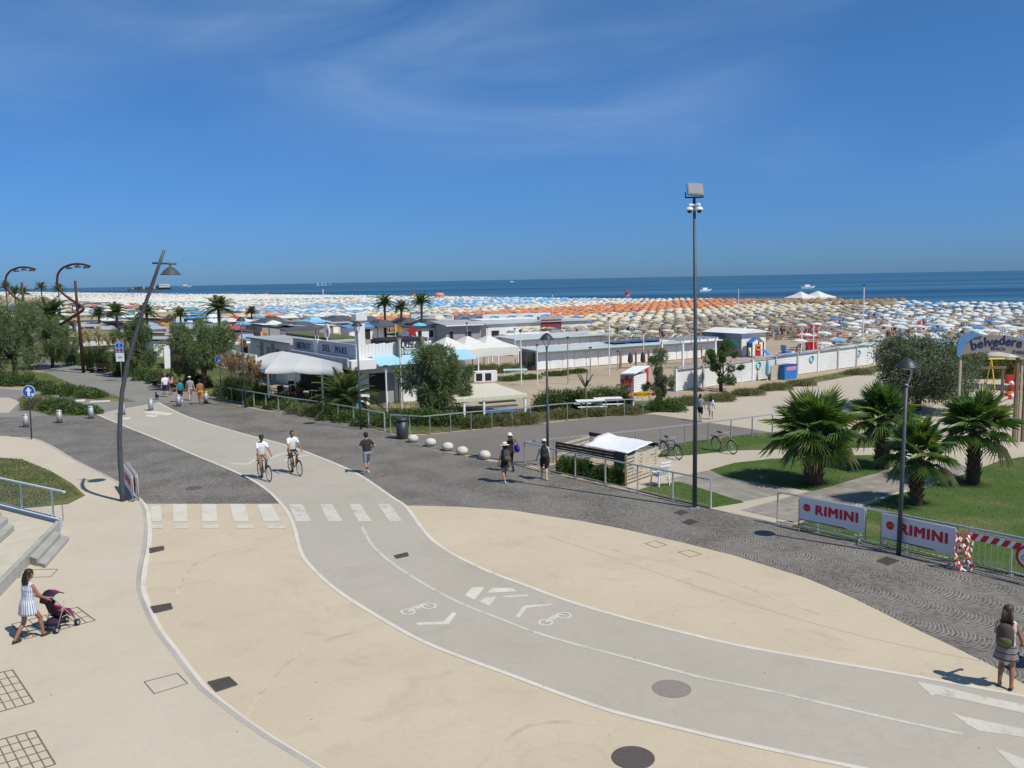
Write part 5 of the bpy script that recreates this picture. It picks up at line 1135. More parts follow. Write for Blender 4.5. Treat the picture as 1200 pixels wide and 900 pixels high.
tq = thing('parasol', 'small turquoise parasol above the star sign', 'parasol', P(492, 402)); mb = MB(); mb.lathe([(.02, 2.75), (.6, 2.6), (1.1, 2.35), (1.1, 2.25)], 8); mb.build('canopy', mat('turq_canopy', (.1, .5, .6), .7), tq); mb = MB(); mb.tube([(0, 0, 0), (0, 0, 2.7)], .04, 6); mb.build('pole', M_WPAINT, tq)
# flat cream shelter and blue board rack by the railing
c0 = P(543, 492); d = P(614, 486)-c0; L = d.length; t = thing('shelter', 'cream flat roofed shelter on white posts behind the railing', 'shelter', c0, math.atan2(d.y, d.x))
mb = MB(); mb.add([(-.5, -.3, 1.30), (L+.1, -.3, 1.30), (L-.2, 4.2, 1.55), (-.3, 4.2, 1.55), (-.5, -.3, 1.10), (L+.1, -.3, 1.10), (L-.2, 4.2, 1.45), (-.3, 4.2, 1.45)], [(0, 1, 2, 3), (7, 6, 5, 4), (0, 4, 5, 1), (1, 5, 6, 2), (2, 6, 7, 3), (3, 7, 4, 0)]); mb.build('roof', M_TENTC, t)
for x in (0, 1.25, L): bx(t, 'post', M_WPAINT, x-.06, x+.06, -.25, -.13, 0, 1.35)
for i, (z, m_) in enumerate(((.25, mat('board_blue', (.08, .2, .45), .5)), (.5, M_WPAINT), (.75, M_ROOFG))): o = bx(t, 'stored_board', m_, 1.4, L-.2, .1+.3*i, .5+.3*i, z, z+.08)
# kiosk with the red star and 21
cN, cR, cL = P(742, 466.5), P(757, 463), P(727, 466)
dR = (cR-cN); t = thing('kiosk', 'grey kiosk with red star painted front and white slatted side', 'kiosk', cN, math.atan2(dR.y, dR.x)); wR = dR.length; dl = cL-cN; ca, sa = math.cos(-t.rotation_euler.z), math.sin(-t.rotation_euler.z); lx, ly = dl.x*ca-dl.y*sa, dl.x*sa+dl.y*ca
mb = MB(); q = [(0, 0), (wR, 0), (wR+lx, ly), (lx, ly)]; mb.prism(q, 0, 1.62); w_ = mb.build('wall', M_GWALL, t)
for i in range(9): mb = MB(); mb.bar((.02, -.03, .1+i*.17), (wR-.02, -.03, .1+i*.17), .03, .15); mb.build('slat', M_WPAINT, w_)
mb = MB(); mb.add([(-.15+lx*1.05, ly-.1, 1.62), (-.1, -.2, 1.66), (wR+.15, -.2, 2.0), (wR+lx+.1, ly, 1.95)]+[(-.15+lx*1.05, ly-.1, 1.70), (-.1, -.2, 1.74), (wR+.15, -.2, 2.08), (wR+lx+.1, ly, 2.03)], [(3,2,1,0),(4,5,6,7),(0,1,5,4),(1,2,6,5),(2,3,7,6),(3,0,4,7)]); mb.build('roof', M_WPAINT, t)
mb = MB(); wl_ = math.hypot(lx, ly); ux, uy = lx/wl_, ly/wl_; nx, ny = (uy, -ux)
if nx*0+ny*1 > 0: nx, ny = -nx, -ny
pts = []
for i in range(10): q = .52 if i % 2 == 0 else .27; an = math.pi/2+i*math.pi/5; pts.append((wl_*.5+q*math.cos(an), 1.08+q*math.sin(an)))
mb.add([(ux*u+nx*.03, uy*u+ny*.03, z) for u, z in pts], [tuple(range(10))]); mb.build('star', M_REDL, w_)
text_mesh('lettering', '21', .42, mat('gold_letter', (.6, .4, .15), .5), w_, (ux*wl_*.5+nx*.04, uy*wl_*.5+ny*.04, 1.05), (math.pi/2, 0, math.atan2(-uy, -ux)), .003, .01)
bx(t, 'advert_flag', mat('magenta_flag', (.45, .03, .08), .6), wR+.1, wR+.55, .1, .14, .5, 1.9)
# yellow surfboard sign
c0 = P(742, 482); t = thing('surfboard_sign', 'yellow and orange surfboard shaped sign on two white posts', 'sign', c0, R(4)); 
for x in (0.02, 1.02): bx(t, 'post', M_WPAINT, x-.04, x+.04, -.04, .04, 0, 1.05)
mb = MB(); pts = [(-.32+1.68*u, 1.05+.17*math.sin(math.pi*u)**.6) for u in [i/12 for i in range(13)]]+[(-.32+1.68*u, 1.05-.17*math.sin(math.pi*u)**.6) for u in [1-i/12 for i in range(1, 12)]]
mb.add([(p[0], -.06, p[1]) for p in pts]+[(p[0], -.1, p[1]) for p in pts], [tuple(range(24))[::-1], tuple(range(24, 48))]+[(i, (i+1) % 24, 24+(i+1) % 24, 24+i) for i in range(24)]); bd = mb.build('board', mat('sign_yellow', (.72, .42, .03), .5), t)
for s_ in (-.2, 1.2):
    mb = MB(); mb.ell((s_+.02, -.102, 1.05), (.13, .006, .115)); mb.build('orange_end', mat('sign_orange', (.7, .14, .03), .5), bd)
text_mesh('lettering', 'BEACH CAMP', .17, M_BLACK, bd, (.52, -.106, 1.05), (math.pi/2, 0, 0), .002, .004)
bx(t, 'arrow_plate', M_WPAINT, .02, .55, -.09, -.06, .72, .85)
# long white wall towards the beach
c0, c1 = P(792, 458.5), P(1024, 426.5); d = c1-c0; L = d.length; t = thing('boundary_wall', 'long white plank wall with dark cap dividing the beach', 'wall', c0, math.atan2(d.y, d.x)); WL = (c0, d.normalized(), L)
nb = 9
for r_ in range(9):
    for i in range(nb):
        x0, x1 = L*i/nb, L*(i+1)/nb; za = .02+r_*.19; hgt_ = 1.55+.25*(i/nb)
        if za+.1 > hgt_: continue
        mb = MB(); mb.bb(x0+.02, x1-.02, 0, .04, za, min(hgt_, za+.175)); mb.build('plank', M_WWALL, t)
bx(t, 'backing', M_WWALL, 0, L, .045, .12, 0, 1.5)
for i in range(nb+1): bx(t, 'post', mat('grey_post', (.42, .40, .36), .8) if i % 3 else M_WPAINT, L*i/nb-.08, L*i/nb+.08, -.08, .15, 0, 1.62+.25*(i/nb))
for i in range(nb):
    mb = MB(); mb.bar((L*i/nb+.09, .02, 1.66+.25*((i+.5)/nb)), (L*(i+1)/nb-.09, .02, 1.68+.25*((i+.5)/nb)), .4, .1); mb.build('cap', M_ROOFG if i < 7 else M_TEAL, t)
for i, u in enumerate((.36, .63, .9)):
    mb = MB(); mb.torus((L*u, -.05, 1.15), .28, .05, 'Y', 12, 4); mb.bar((L*u, -.05, .8), (L*u+.2, -.05, 1.3), .1, .03); mb.build('painted_emblem', M_TURQ, t)
def onwall(x, y): return P(x, y)
t = thing('storage_box', 'blue storage box with pink print against the white wall', 'box', P(908, 444), WL and math.atan2(WL[1].y, WL[1].x)); o = bx(t, 'body', mat('box_blue', (.03, .18, .5), .5), 0, 1.65, -.9, 0, 0, 1.05); bx(t, 'print', mat('pink_print', (.55, .22, .35), .6), .25, 1.5, -.912, -.902, .68, .98, o); bx(t, 'lid', mat('box_navy', (.02, .06, .2), .5), -.03, 1.68, -.93, .03, 1.055, 1.12)
bx(thing('wood_board', 'tan wooden board leaning behind the blue box', 'board', P(902, 445.5), math.atan2(WL[1].y, WL[1].x)), 'board', M_PALLET, 0, 1.3, -.12, -.05, 0, 1.15)
t = thing('closed_umbrella', 'closed pale blue umbrella against the white wall', 'umbrella', P(899, 446)); mb = MB(); mb.lathe([(.05, .35), (.17, .5), (.13, 1.3), (.03, 1.85)], 8); mb.build('canopy', UM['blue'], t); mb = MB(); mb.tube([(0, 0, 0), (0, 0, 1.9)], .03, 6); mb.build('pole', M_WPAINT, t)
t = thing('slatted_sign', 'white slatted board on two legs before the white wall', 'sign', P(855, 452), R(8))
for i in range(4): bx(t, 'slat', M_WPAINT, 0, .95, -.03, 0, .62+i*.18, .74+i*.18)
for x in (0, .92): bx(t, 'leg', M_WPAINT, x, x+.05, .003, .05, 0, 1.35)
# white beach hut with grey side + play slide
c0 = P(869, 418); t = bthing('beach_hut', 'white hut with grey side wall behind the long white wall', 'hut', AB(c0)[0], AB(c0)[1])
w_ = bx(t, 'wall', M_WWALL, 0, 3.6, 0, 5.2, 0, 2.35); bx(t, 'grey_side', M_GWALL, -.05, -.003, 0, 5.2, 0, 2.35)
mb = MB(); mb.add([(-.2, -.4, 2.36), (1.8, -.4, 2.75), (3.9, -.4, 2.36), (-.2, 5.4, 2.36), (1.8, 5.4, 2.75), (3.9, 5.4, 2.36), (1.8, -.4, 2.36), (1.8, 5.4, 2.36)], [(0, 1, 4, 3), (1, 2, 5, 4), (0, 6, 1), (6, 2, 1), (3, 4, 7), (7, 4, 5), (0, 3, 7, 6), (6, 7, 5, 2)]); mb.build('roof', M_WWALL, t)
bx(t, 'teal_board', M_TURQ, -.08, -.051, .6, 2.0, 1.0, 1.8); o = bx(t, 'window', M_GLASS, .8, 1.5, -.03, .02, .9, 1.5, w_); bx(t, 'frame', M_WPAINT, .74, 1.56, -.04, -.031, 1.5, 1.58, o); bx(t, 'door', M_WPAINT, 2.5, 3.2, -.03, .01, 0, 1.9, w_)
c0 = P(881, 419); t = thing('play_slide', 'colourful play tower with blue yellow roof and red ladder', 'play set', c0, R(12))
mb = MB(); mb.add([(-.1, -.1, 1.45), (.75, -.1, 2.0), (.75, 1.1, 2.0), (-.1, 1.1, 1.45)], [(0, 1, 2, 3)]); mb.build('roof_blue', mat('toy_blue', (.02, .2, .6), .4), t); mb = MB(); mb.add([(.76, -.1, 2.0), (1.35, -.1, 1.45), (1.35, 1.1, 1.45), (.76, 1.1, 2.0)], [(0, 1, 2, 3)]); mb.build('roof_yellow', mat('toy_yellow', (.7, .45, .02), .4), t)
for x in (0, 1.25):
    for y in (0, 1): bx(t, 'post', mat('toy_dark', (.06, .05, .06), .5), x-.05, x+.05, y-.05, y+.05, 0, 1.46)
bx(t, 'side_panel', mat('toy_red', (.55, .03, .03), .4), .35, .95, -.05, 0, .15, 1.3); mb = MB(); mb.torus((.65, -.07, .95), .24, .06, 'Y', 16, 5); mb.build('arch', MATS['toy_yellow'], t, True)
mb = MB(); mb.add([(1.0, -.1, .8), (1.35, -.1, .8), (1.75, -1.1, .05), (1.4, -1.1, .05), (1.0, -.1, .75), (1.35, -.1, .75), (1.75, -1.1, .0), (1.4, -1.1, .0)], [(0, 1, 2, 3), (7, 6, 5, 4), (0, 3, 7, 4), (1, 5, 6, 2)]); mb.build('slide', MATS['toy_blue'], t)
# pergola
c0, c1 = P(800, 432), P(838, 428); d = c1-c0; t = thing('pergola', 'white timber pergola behind the tall mast', 'pergola', c0, math.atan2(d.y, d.x)); L = d.length
for x in (0, L): 
    for y in (0, 2.6): bx(t, 'post', M_WPAINT, x-.08, x+.08, y-.08, y+.08, 0, 2.3)
for y in (0, 2.6): bx(t, 'beam', M_WPAINT, -.3, L+.3, y-.07, y+.07, 2.303, 2.5)
for i in range(5): bx(t, 'rafter', M_WPAINT, L*i/4-.05, L*i/4+.05, -.3, 2.9, 2.503, 2.62)
# blue pedal boat, red box, red heart flags
t = thing('pedal_boat', 'white and blue pedal boat on the sand behind the white wall', 'boat', P(918, 419), R(12))
for y in (0, .9): mb = MB(); mb.lathe([(.02, -.2), (.2, .1), (.22, 1.5), (.2, 2.7), (.02, 3.2)], 10, (0, y, .25), M=Matrix.Rotation(math.pi/2, 3, 'Y')); mb.build('hull', M_WPAINT if y else mat('toy_blue', (.02, .2, .6), .4), t, True)
bx(t, 'seat', MATS['toy_blue'], .3, .9, 0, .9, .45, .6); bx(t, 'backrest', MATS['toy_blue'], .2, .32, 0, .9, .6, 1.2)
t = thing('red_cooler', 'red box standing behind the white wall', 'box', P(947, 412)); bx(t, 'body', M_RED, 0, .95, 0, .9, 0, .9); bx(t, 'lid', mat('toy_red', (.55, .03, .03), .4), -.04, .99, -.04, .94, .903, 1.0)
for i, (x, y, k, lb) in enumerate(((953, 412, 3, 'white pole with tall set of red hearts behind the wall'), (939, 413, 2, 'white pole with red hearts beside the pedal boat'), (1079, 400, 2, 'white pole with red hearts above the olive tree'))):
    t = thing('heart_pole', lb, 'sign', P(x, y)); bx(t, 'pole', M_WPAINT, -.04, .04, -.04, .04, 0, 3.0 if k == 3 else 2.4)
    for j in range(k):
        for s_ in (-1, 1):
            mb = MB(); z = (2.7 if k == 3 else 2.15)-j*.6; cx = s_*.30
            mb.add([(cx+.22*math.copysign(abs(math.sin(q))**3, math.sin(q)), -.06, z+.014*(13*math.cos(q)-5*math.cos(2*q)-2*math.cos(3*q)-math.cos(4*q))) for q in [2*math.pi*u/16 for u in range(16)]], [tuple(range(16))]); mb.build('red_heart', M_RED, t)
# thin poles
for i, (x, yt, yb, lb) in enumerate(((714, 373, 440, 'thin white pole in front of the white cabins, tallest'), (754, 390, 428, 'thin white pole right at the cabin row'), (665.7, 396, 450, 'thin grey pole beside the promenade lamp'), (692, 408, 446, 'thin pole left of the wooden bars'), (724, 412, 434, 'short wooden pole by the exercise bars'), (648, 344, 392, 'thin mast beside the red lettered house'), (705, 356, 394, 'thin mast right of the red lettered house'),
        (835, 358, 400, 'white pole beside the white hut'), (865, 337, 385, 'tall lamp mast on the beach near the water'), (1010, 335, 428, 'tall white pole at the end of the white wall'), (611, 388, 452, 'thin white pole left of the promenade lamp'), (604, 386, 430, 'thin white pole behind the white tents'), (548, 379, 420, 'thin white pole before the grey house'), (572, 384, 425, 'thin white pole among the white tents'), (471, 395, 480, 'white pole in front of the blue canopy'), (454, 430, 492, 'white post with dark top before the bistro'), (630, 405, 452, 'thin white pole at the corner of the cabins'), (380, 338, 378, 'thin far mast above the square chimney'))):
    b_ = P(x, yb); h_ = PY(x, yt, b_.y).z; t = thing('thin_pole', lb, 'pole', b_); mb = MB(); mb.tube([(0, 0, 0), (0, 0, h_)], .05 if b_.y < 150 else .09, 6); mb.build('shaft', M_WPAINT if 'grey' not in lb and 'wooden' not in lb else M_STEEL, t); bx(t, 'cap', M_DGREY, -.12, .12, -.12, .12, h_, h_+.1)
t = thing('white_cabinet', 'white cabinet with dark doors on the sand by the tents', 'cabinet', P(556, 448), R(12)); o = bx(t, 'body', M_WPAINT, 0, 1.9, 0, .8, 0, .85)
for k in range(2): bx(t, 'door', M_DARK, .15+k*.75, .65+k*.75, -.02, .01, .1, .7, o)
t = thing('canopy_table', 'low teal table on the sand left of the lamp', 'table', P(604, 442)); bx(t, 'table_top', M_TEAL, -1, 1, -.6, .6, .6, .66)
for x_ in (-.9, .9): bx(t, 'leg', M_WPAINT, x_-.04, x_+.04, -.5, .5, 0, .6)
# wooden exercise bars
c0, c1 = P(727, 432), P(760, 430); d = c1-c0; t = thing('exercise_bars', 'wooden bar frame on the sand in front of the cabins', 'frame', c0, math.atan2(d.y, d.x)); L = d.length
for x in (0, L*.55, L): bx(t, 'post', M_WOOD, x-.07, x+.07, -.07, .07, 0, 1.5)
bx(t, 'bar', M_WOOD, -.3, L+.3, -.05, .05, 1.5, 1.6)
for x in (L*.35, L*.8): mb = MB(); mb.lathe([(.05, 1.45), (.2, 1.2), (.25, .6), (.05, .4)], 8, (x, 0, 0)); mb.build('hanging_bag', mat('dark_bag', (.08, .04, .05), .8), t)
# picnic tables behind the railing
for x, y, lb in ((692, 483, 'pale picnic table behind the railing, left'), (712, 480, 'pale picnic table behind the railing, right')):
    t = thing('picnic_table', lb, 'table', P(x, y), R(5), 'picnic tables'); bx(t, 'table_top', M_WPAINT, -.9, .9, -.4, .4, .7, .75); bx(t, 'bench', M_WPAINT, -.9, .9, -.85, -.6, .42, .46); bx(t, 'bench', M_WPAINT, -.9, .9, .6, .85, .42, .46)
    for x_ in (-.6, .6): mb = MB(); mb.bar((x_, -.7, 0), (x_, .15, .7), .06, .06); mb.build('leg', M_WPAINT, t); mb = MB(); mb.bar((x_+.08, .7, 0), (x_+.08, -.15, .7), .06, .06); mb.build('leg', M_WPAINT, t)
# --- lettered arch at the right edge (facing the camera)
cL = P(1124, 519); YA = cL.y; t = thing('lettered_arch', 'curved grey arch sign with blue wave and dark lettering', 'arch sign', cL)
fA = lambda x, y: PY(x, y, YA)-cL
M_SIGNG = mat('grey_sign_board', (.26, .24, .22), .7, 0, .1, 1.5)
for x, yt, m_, w in ((1126, 413, M_PALLET, .10), (1193, 419, M_WOOD, .14), (1198, 421, M_PALLET, .10), (1203, 423, M_WOOD, .14)):
    q = fA(x, yt); bx(t, 'post', m_, q.x-w/2, q.x+w/2, -w/2, w/2, 0, q.z)
top = [(1123, 408), (1128, 402), (1136, 397), (1146, 393.5), (1155, 392.5), (1168, 392.3), (1180, 393.3), (1190, 395.5), (1200, 399), (1215, 405), (1232, 414)]
bot = [(1232, 436), (1215, 427), (1200, 420), (1185, 415), (1170, 412), (1155, 411.5), (1140, 413), (1123, 416)]
def plate(pts, y, th, m, name, par):
    q = [fA(*p) for p in pts]; n_ = len(q); mb = MB(); mb.add([(p.x, y, p.z) for p in q]+[(p.x, y-th, p.z) for p in q], [tuple(range(n_)), tuple(range(n_, 2*n_))[::-1]]+[(i, (i+1) % n_, n_+(i+1) % n_, n_+i) for i in range(n_)]); return mb.build(name, m, par)
bd = plate(top+bot, -.1, .08, M_SIGNG, 'board', t)
plate([(1119, 418), (1118.5, 405), (1121, 396), (1127, 391), (1135, 388.8), (1143, 389.3), (1149, 393.5), (1141, 394), (1134, 398), (1128, 404), (1124, 412), (1122, 418)], -.19, .06, mat('wave_sign_blue', (.10, .24, .45), .6), 'wave', bd)
for ch, x, y, h, an in (('b', 1139, 404.5, 11, 14), ('e', 1146.5, 402.5, 11, 10), ('l', 1152.5, 400.5, 11, 8), ('v', 1158, 400.6, 11, 4), ('e', 1164.5, 400.2, 11, 2), ('d', 1172, 398.6, 11, 0), ('e', 1179.3, 399.8, 11, -4), ('r', 1185.7, 400.5, 11, -6), ('e', 1192, 401.8, 11, -9)):
    q = fA(x, y); text_mesh('letter', ch, .62, M_DBLUE, bd, (q.x, -.195, q.z), (math.pi/2, R(-an), 0), .012, .008)
for s_, x, y, z in (('BEACH', 1167, 408.3, .22), ('DARIO', 1192, 412.6, .22)):
    q = fA(x, y); text_mesh('small_lettering', s_, z, M_DBLUE, bd, (q.x, -.19, q.z), (math.pi/2, R(6), 0), .006, .001)
# playground pieces behind the arch
c0 = P(1112, 468); t = thing('swing_frame', 'wooden swing frame behind the right fan palm', 'swing', c0, R(-3)); L = (P(1168, 466)-c0).length
for x in (0, L): mb = MB(); mb.bar((x-.25, -.4, 0), (x, 0, 1.95), .12, .12); mb.bar((x+.25, .4, 0), (x, 0, 1.95), .12, .12); mb.build('leg', M_WOOD, t)
bx(t, 'beam', M_WOOD, -.2, L+.2, -.08, .08, 1.95, 2.1)
for x in (L*.35, L*.6): mb = MB(); mb.tube([(x-.2, 0, 1.95), (x-.2, 0, .5)], .015, 4); mb.tube([(x+.2, 0, 1.95), (x+.2, 0, .5)], .015, 4); mb.bb(x-.25, x+.25, -.1, .1, .45, .5); mb.build('swing_seat', M_BRN, t)
c0 = P(1160, 458); t = thing('play_swing', 'yellow metal swing set behind the lettered arch', 'swing', c0, R(-2)); L = (P(1192, 458)-c0).length; m_ = mat('toy_yellow', (.7, .45, .02), .4)
for x in (0, L):
    for s_ in (-1, 1): mb = MB(); mb.tube([(x, s_*.7, 0), (x, 0, 2.2)], .05, 6); mb.build('leg', m_, t)
mb = MB(); mb.tube([(-.2, 0, 2.2), (L+.2, 0, 2.2)], .05, 6); mb.build('beam', m_, t); bx(t, 'seat', MATS['toy_red'], L*.6, L*.6+.8, -.2, .2, .5, 1.1)
t = thing('play_car', 'red and yellow ride toy under the arch', 'toy', P(1189, 461)); t.scale = (.7, .7, .7); bx(t, 'body', MATS['toy_red'], -.5, .6, -.3, .3, .25, .8); bx(t, 'base', m_, -.7, .8, -.4, .4, .1, .248); mb = MB(); mb.ell((-.35, 0, 1.0), (.22, .22, .22)); mb.build('head_rest', M_WPAINT, t, True)
t = thing('parasol', 'large cream parasol behind the lettered arch', 'parasol', P(1190, 455)); mb = MB(); mb.lathe([(.02, 3.0), (.9, 2.8), (1.9, 2.35), (1.9, 2.15)], 8); mb.build('canopy', M_TENTC, t); mb = MB(); mb.tube([(0, 0, 0), (0, 0, 2.95)], .05, 6); mb.build('pole', M_WPAINT, t)
t = thing('raft_wreck', 'red and white ball like toy on the play sand', 'toy', P(1181, 468)); t.scale = (.62, .62, .62); mb = MB(); mb.ell((0, 0, .35), (.35, .35, .35)); mb.build('ball', M_RED, t, True); mb = MB(); mb.ell((.5, .1, .28), (.28, .28, .28)); mb.build('ball', M_WPAINT, t, True)
t = thing('log_edging', 'pale log edging of the play area by the lawn', 'edging', P(1172, 472))
mb = MB(); mb.tube([(0, 0, .12), P(1200, 458)-P(1172, 472)+Vector((0, 0, .12))], .12, 8); mb.build('log', M_PALLET, t, True); mb = MB(); mb.tube([(-.3, -2.0, .12), P(1200, 470)-P(1172, 472)+Vector((0, 0, .12))], .12, 8); mb.build('log', M_PALLET, t, True)
# ================================================================== left middle ground
t, L = row('kiosk', 'dark brown timber kiosk beside the far street lamp', 'kiosk', (203, 431), (252, 428), 2.1, 4, M_BRN, M_BRN, .5, 0, None, None, .05); bx(t, 'column', M_WPAINT, -.9, -.3, -.8, -.2, 0, 2.3)
for i, (x0, y0, x1, y1, h, wl_, rf, lb) in enumerate((
    (96, 404, 118, 403, 2.6, M_GWALL, M_ROOFG, 'grey hut left of the pampas plumes'), (116, 407, 136, 406, 2.4, M_WWALL, M_ROOFG, 'white hut with panels above the pampas plumes'),
    (137, 404, 152, 403, 2.8, M_SHADEP, M_DARK, 'pale green hut with black roof'), (180, 405, 196, 404, 2.3, M_WWALL, M_ROOFG, 'white hut with towels right of the bent lamp'),
    (206, 404, 228, 403, 2.2, M_SHADEP, M_ROOFG, 'bluish hut above the brown kiosk'), (232, 401, 262, 399, 2.0, M_GWALL, M_ROOFG, 'grey hut behind the big feathery tree'),
    (94, 388, 128, 386, 1.9, M_BRN, mat('tan_roof', (.40, .28, .15), .8), 'long brown hut with tan roof at left'), (164, 385, 200, 383, 1.7, mat('ochre_wall', (.42, .27, .10), .8), M_BRN, 'ochre hut with brown roof behind the bent lamp'),
    (186, 380, 212, 379, 1.6, M_BRN, MATS['tan_roof'], 'brown hut with tan roof in the distance'), (230, 376, 252, 375, 1.7, M_WWALL, mat('azure_roof', (.08, .30, .55), .6), 'white hut with bright azure roof'),
    (262, 382, 300, 380, 1.8, M_WWALL, M_TENTC, 'white hut behind the rainbow flags'), (250, 392, 282, 390, 2.0, M_GWALL, M_WPAINT, 'grey hut with white roof edge left of the dark tents'),
    (296, 374, 345, 372, 1.6, M_WWALL, mat('rose_roof', (.45, .28, .22), .8), 'white hut with pale red roof below the blue umbrellas'), (350, 373, 400, 371, 1.6, M_WWALL, M_TENTC, 'white hut with cream roof below the blue umbrellas'),
    (408, 372, 440, 371, 1.7, mat('peach_wall', (.55, .34, .22), .8), M_WPAINT, 'peach hut below the blue umbrellas'), (30, 362, 72, 361, 2.2, M_WWALL, mat('far_red_roof', (.50, .13, .10), .8), 'far white hall with long red roof at left'),
    (34, 372, 58, 371, 1.8, M_SHADEP, mat('far_blue_roof', (.06, .16, .42), .7), 'far hut with dark blue roof among the trees'), (118, 371, 160, 369, 1.5, M_TENTC, M_WPAINT, 'far cream hut with white roof left of the bent lamp'),
    (200, 369, 238, 368, 1.5, M_WWALL, mat('far_teal_roof', (.10, .38, .38), .7), 'far white hut with teal roof'), (74, 378, 110, 377, 1.7, M_WWALL, M_TENTC, 'far white hut with cream roof behind the arched lamp'))):
    d_ = P(x1, y1)-P(x0, y0); nwin = 2 if d_.length < 5 else 4
    row('beach_hut', lb, 'hut', (x0, y0), (x1, y1), h, 4.5, wl_, rf, .5, 0, None, None, .08, winds=[((k+.3)/nwin, (k+.7)/nwin, .9, h-.5) for k in range(nwin)])
# clutter of small cabins, awnings and boards of the far left bathing places
rc = random.Random(31); WC = [('white', M_WWALL), ('white', M_WWALL), ('pale blue', M_SHADEP), ('grey', M_GWALL), ('brown', M_BRN), ('cream', M_TENTC), ('ochre', MATS['ochre_wall'])]; RC = [('white', M_WPAINT), ('grey', M_ROOFG), ('cream', M_TENTC), ('tan', MATS['tan_roof']), ('white', M_WPAINT), ('dark', M_TENTG), ('azure', MATS['azure_roof'])]; HT = {}
for a_ in range(100, 420, 9):
    for b_ in ((17, 24, 31, 38, 45, 52, 58) if a_ < 200 else (24, 36, 48, 58)):
        if rc.random() < .25: continue
        a2, b2 = a_+rc.uniform(-3, 3), b_+rc.uniform(-2, 2); x_, y_ = proj(WA(a2, b2))
        if not -30 < x_ < 470 or (a2 < 118 and b2 > 30): continue
        (wn1, wm), (rn1, rm) = rc.choice(WC), rc.choice(RC); key = (wn1, rn1)
        if key not in HT:
            t = thing('beach_cabin', '', 'cabin'); w_ = bx(t, 'wall', wm, -2, 2, -1.4, 1.4, 0, 1.75)
            mb = MB(); mb.add([(-2.3, -1.8, 1.76), (2.3, -1.8, 1.76), (2.3, 1.6, 2.0), (-2.3, 1.6, 2.0), (-2.3, -1.8, 1.86), (2.3, -1.8, 1.86), (2.3, 1.6, 2.1), (-2.3, 1.6, 2.1)], [(3,2,1,0),(4,5,6,7),(0,1,5,4),(1,2,6,5),(2,3,7,6),(3,0,4,7)]); mb.build('roof', rm, t)
            for k in range(3): bx(t, 'door', M_DARK if k == 1 else M_WPAINT, -1.8+k*1.3, -.9+k*1.3, -1.44, -1.39, .05, 1.5, w_)
            HT[key] = t; o = t
        else: o = dup(HT[key], (0, 0, 0))
        o.location = WA(a2, b2); o.rotation_euler = (0, 0, BROT+rc.choice((0, math.pi/2))+rc.uniform(-.05, .05)); o.scale = (rc.uniform(.7, 1.5), rc.uniform(.8, 1.2), rc.uniform(.85, 1.15))
        o['label'] = 'small %s cabin with %s roof in the far left bathing place' % key; o['group'] = '%s cabins with %s roofs at far left' % key
CP_ = {}
for i in range(70):
    a2, b2 = rc.uniform(96, 330), rc.uniform(15, 60); x_, y_ = proj(WA(a2, b2))
    if not -10 < x_ < 460 or (a2 < 118 and b2 > 30): continue
    k = rc.choice(('white', 'cream', 'orange', 'blue', 'red', 'teal', 'white'))
    if k not in CP_:
        t = thing('parasol', '', 'parasol'); mb = MB(); mb.lathe([(.02, 2.6), (.7, 2.4), (1.4, 2.1), (1.4, 1.95)], 8); mb.build('canopy', UM[k], t); mb = MB(); mb.tube([(0, 0, 0), (0, 0, 2.5)], .04, 5); mb.build('pole', M_POLEW, t); CP_[k] = t; o = t
    else: o = dup(CP_[k], (0, 0, 0))
    o.location = WA(a2, b2); o.rotation_euler = (rc.uniform(-.1, .1), rc.uniform(-.1, .1), rc.uniform(0, 6)); o['label'] = '%s parasol between the far left cabins' % CWORD[k]; o['group'] = '%s parasols between the far left cabins' % CWORD[k]
# flags near the tents
for i, (x, yt, yb, c, lb) in enumerate(((307, 388, 412, (.75, .22, .04), 'orange rainbow flag in front of the dark grey roof'), (274, 392, 418, (.6, .08, .12), 'red flag left of the far street lamp'), (281, 396, 420, (.65, .15, .08), 'red orange flag beside the far street lamp'), (267, 390, 417, (.65, .45, .05), 'yellow flag at the edge of the feathery tree'), (464, 380, 404, (.7, .2, .04), 'orange flag left of the star sign'))):
    b_ = P(x, yb); h_ = PY(x, yt, b_.y).z; t = thing('flag', lb, 'flag', b_); mb = MB(); mb.tube([(0, 0, 0), (0, 0, h_)], .03, 5); mb.build('pole', M_WPAINT, t)
    mb = MB(); V = [(u*.9-.1*v, .12*math.sin(u*5), h_-.05-v*.7-u*.35) for v in (0, .5, 1) for u in (0, .33, .66, 1)]; mb.add(V, [(r_*4+k, r_*4+k+1, r_*4+k+5, r_*4+k+4) for r_ in range(2) for k in range(3)]); mb.m = [0, 0, 0, 1, 1, 1]; mb.build('cloth', [mat('flag_c%d' % i, c, .8), mat('flag_d%d' % i, (c[0]*.8, c[1]*1.6+.05, .25 if i % 2 else .05), .8)], t)
# barrier of planks / small props on the left bed
for x, y, lb in ((115, 437, 'dark bench by the pampas grass at the walkway'), (190, 452, 'dark bench left of the man in the white shirt')):
    t = thing('bench', lb, 'bench', P(x, y), R(-20)); 
    for i in range(3): bx(t, 'seat_slat', M_BRN, -.9, .9, -.3+i*.2, -.13+i*.2, .42, .47)
    for x_ in (-.75, .75): bx(t, 'leg', M_DGREY, x_-.05, x_+.05, -.25, .25, 0, .42)
    for i in range(2): bx(t, 'back_slat', M_BRN, -.9, .9, .3, .34, .55+i*.2, .7+i*.2)
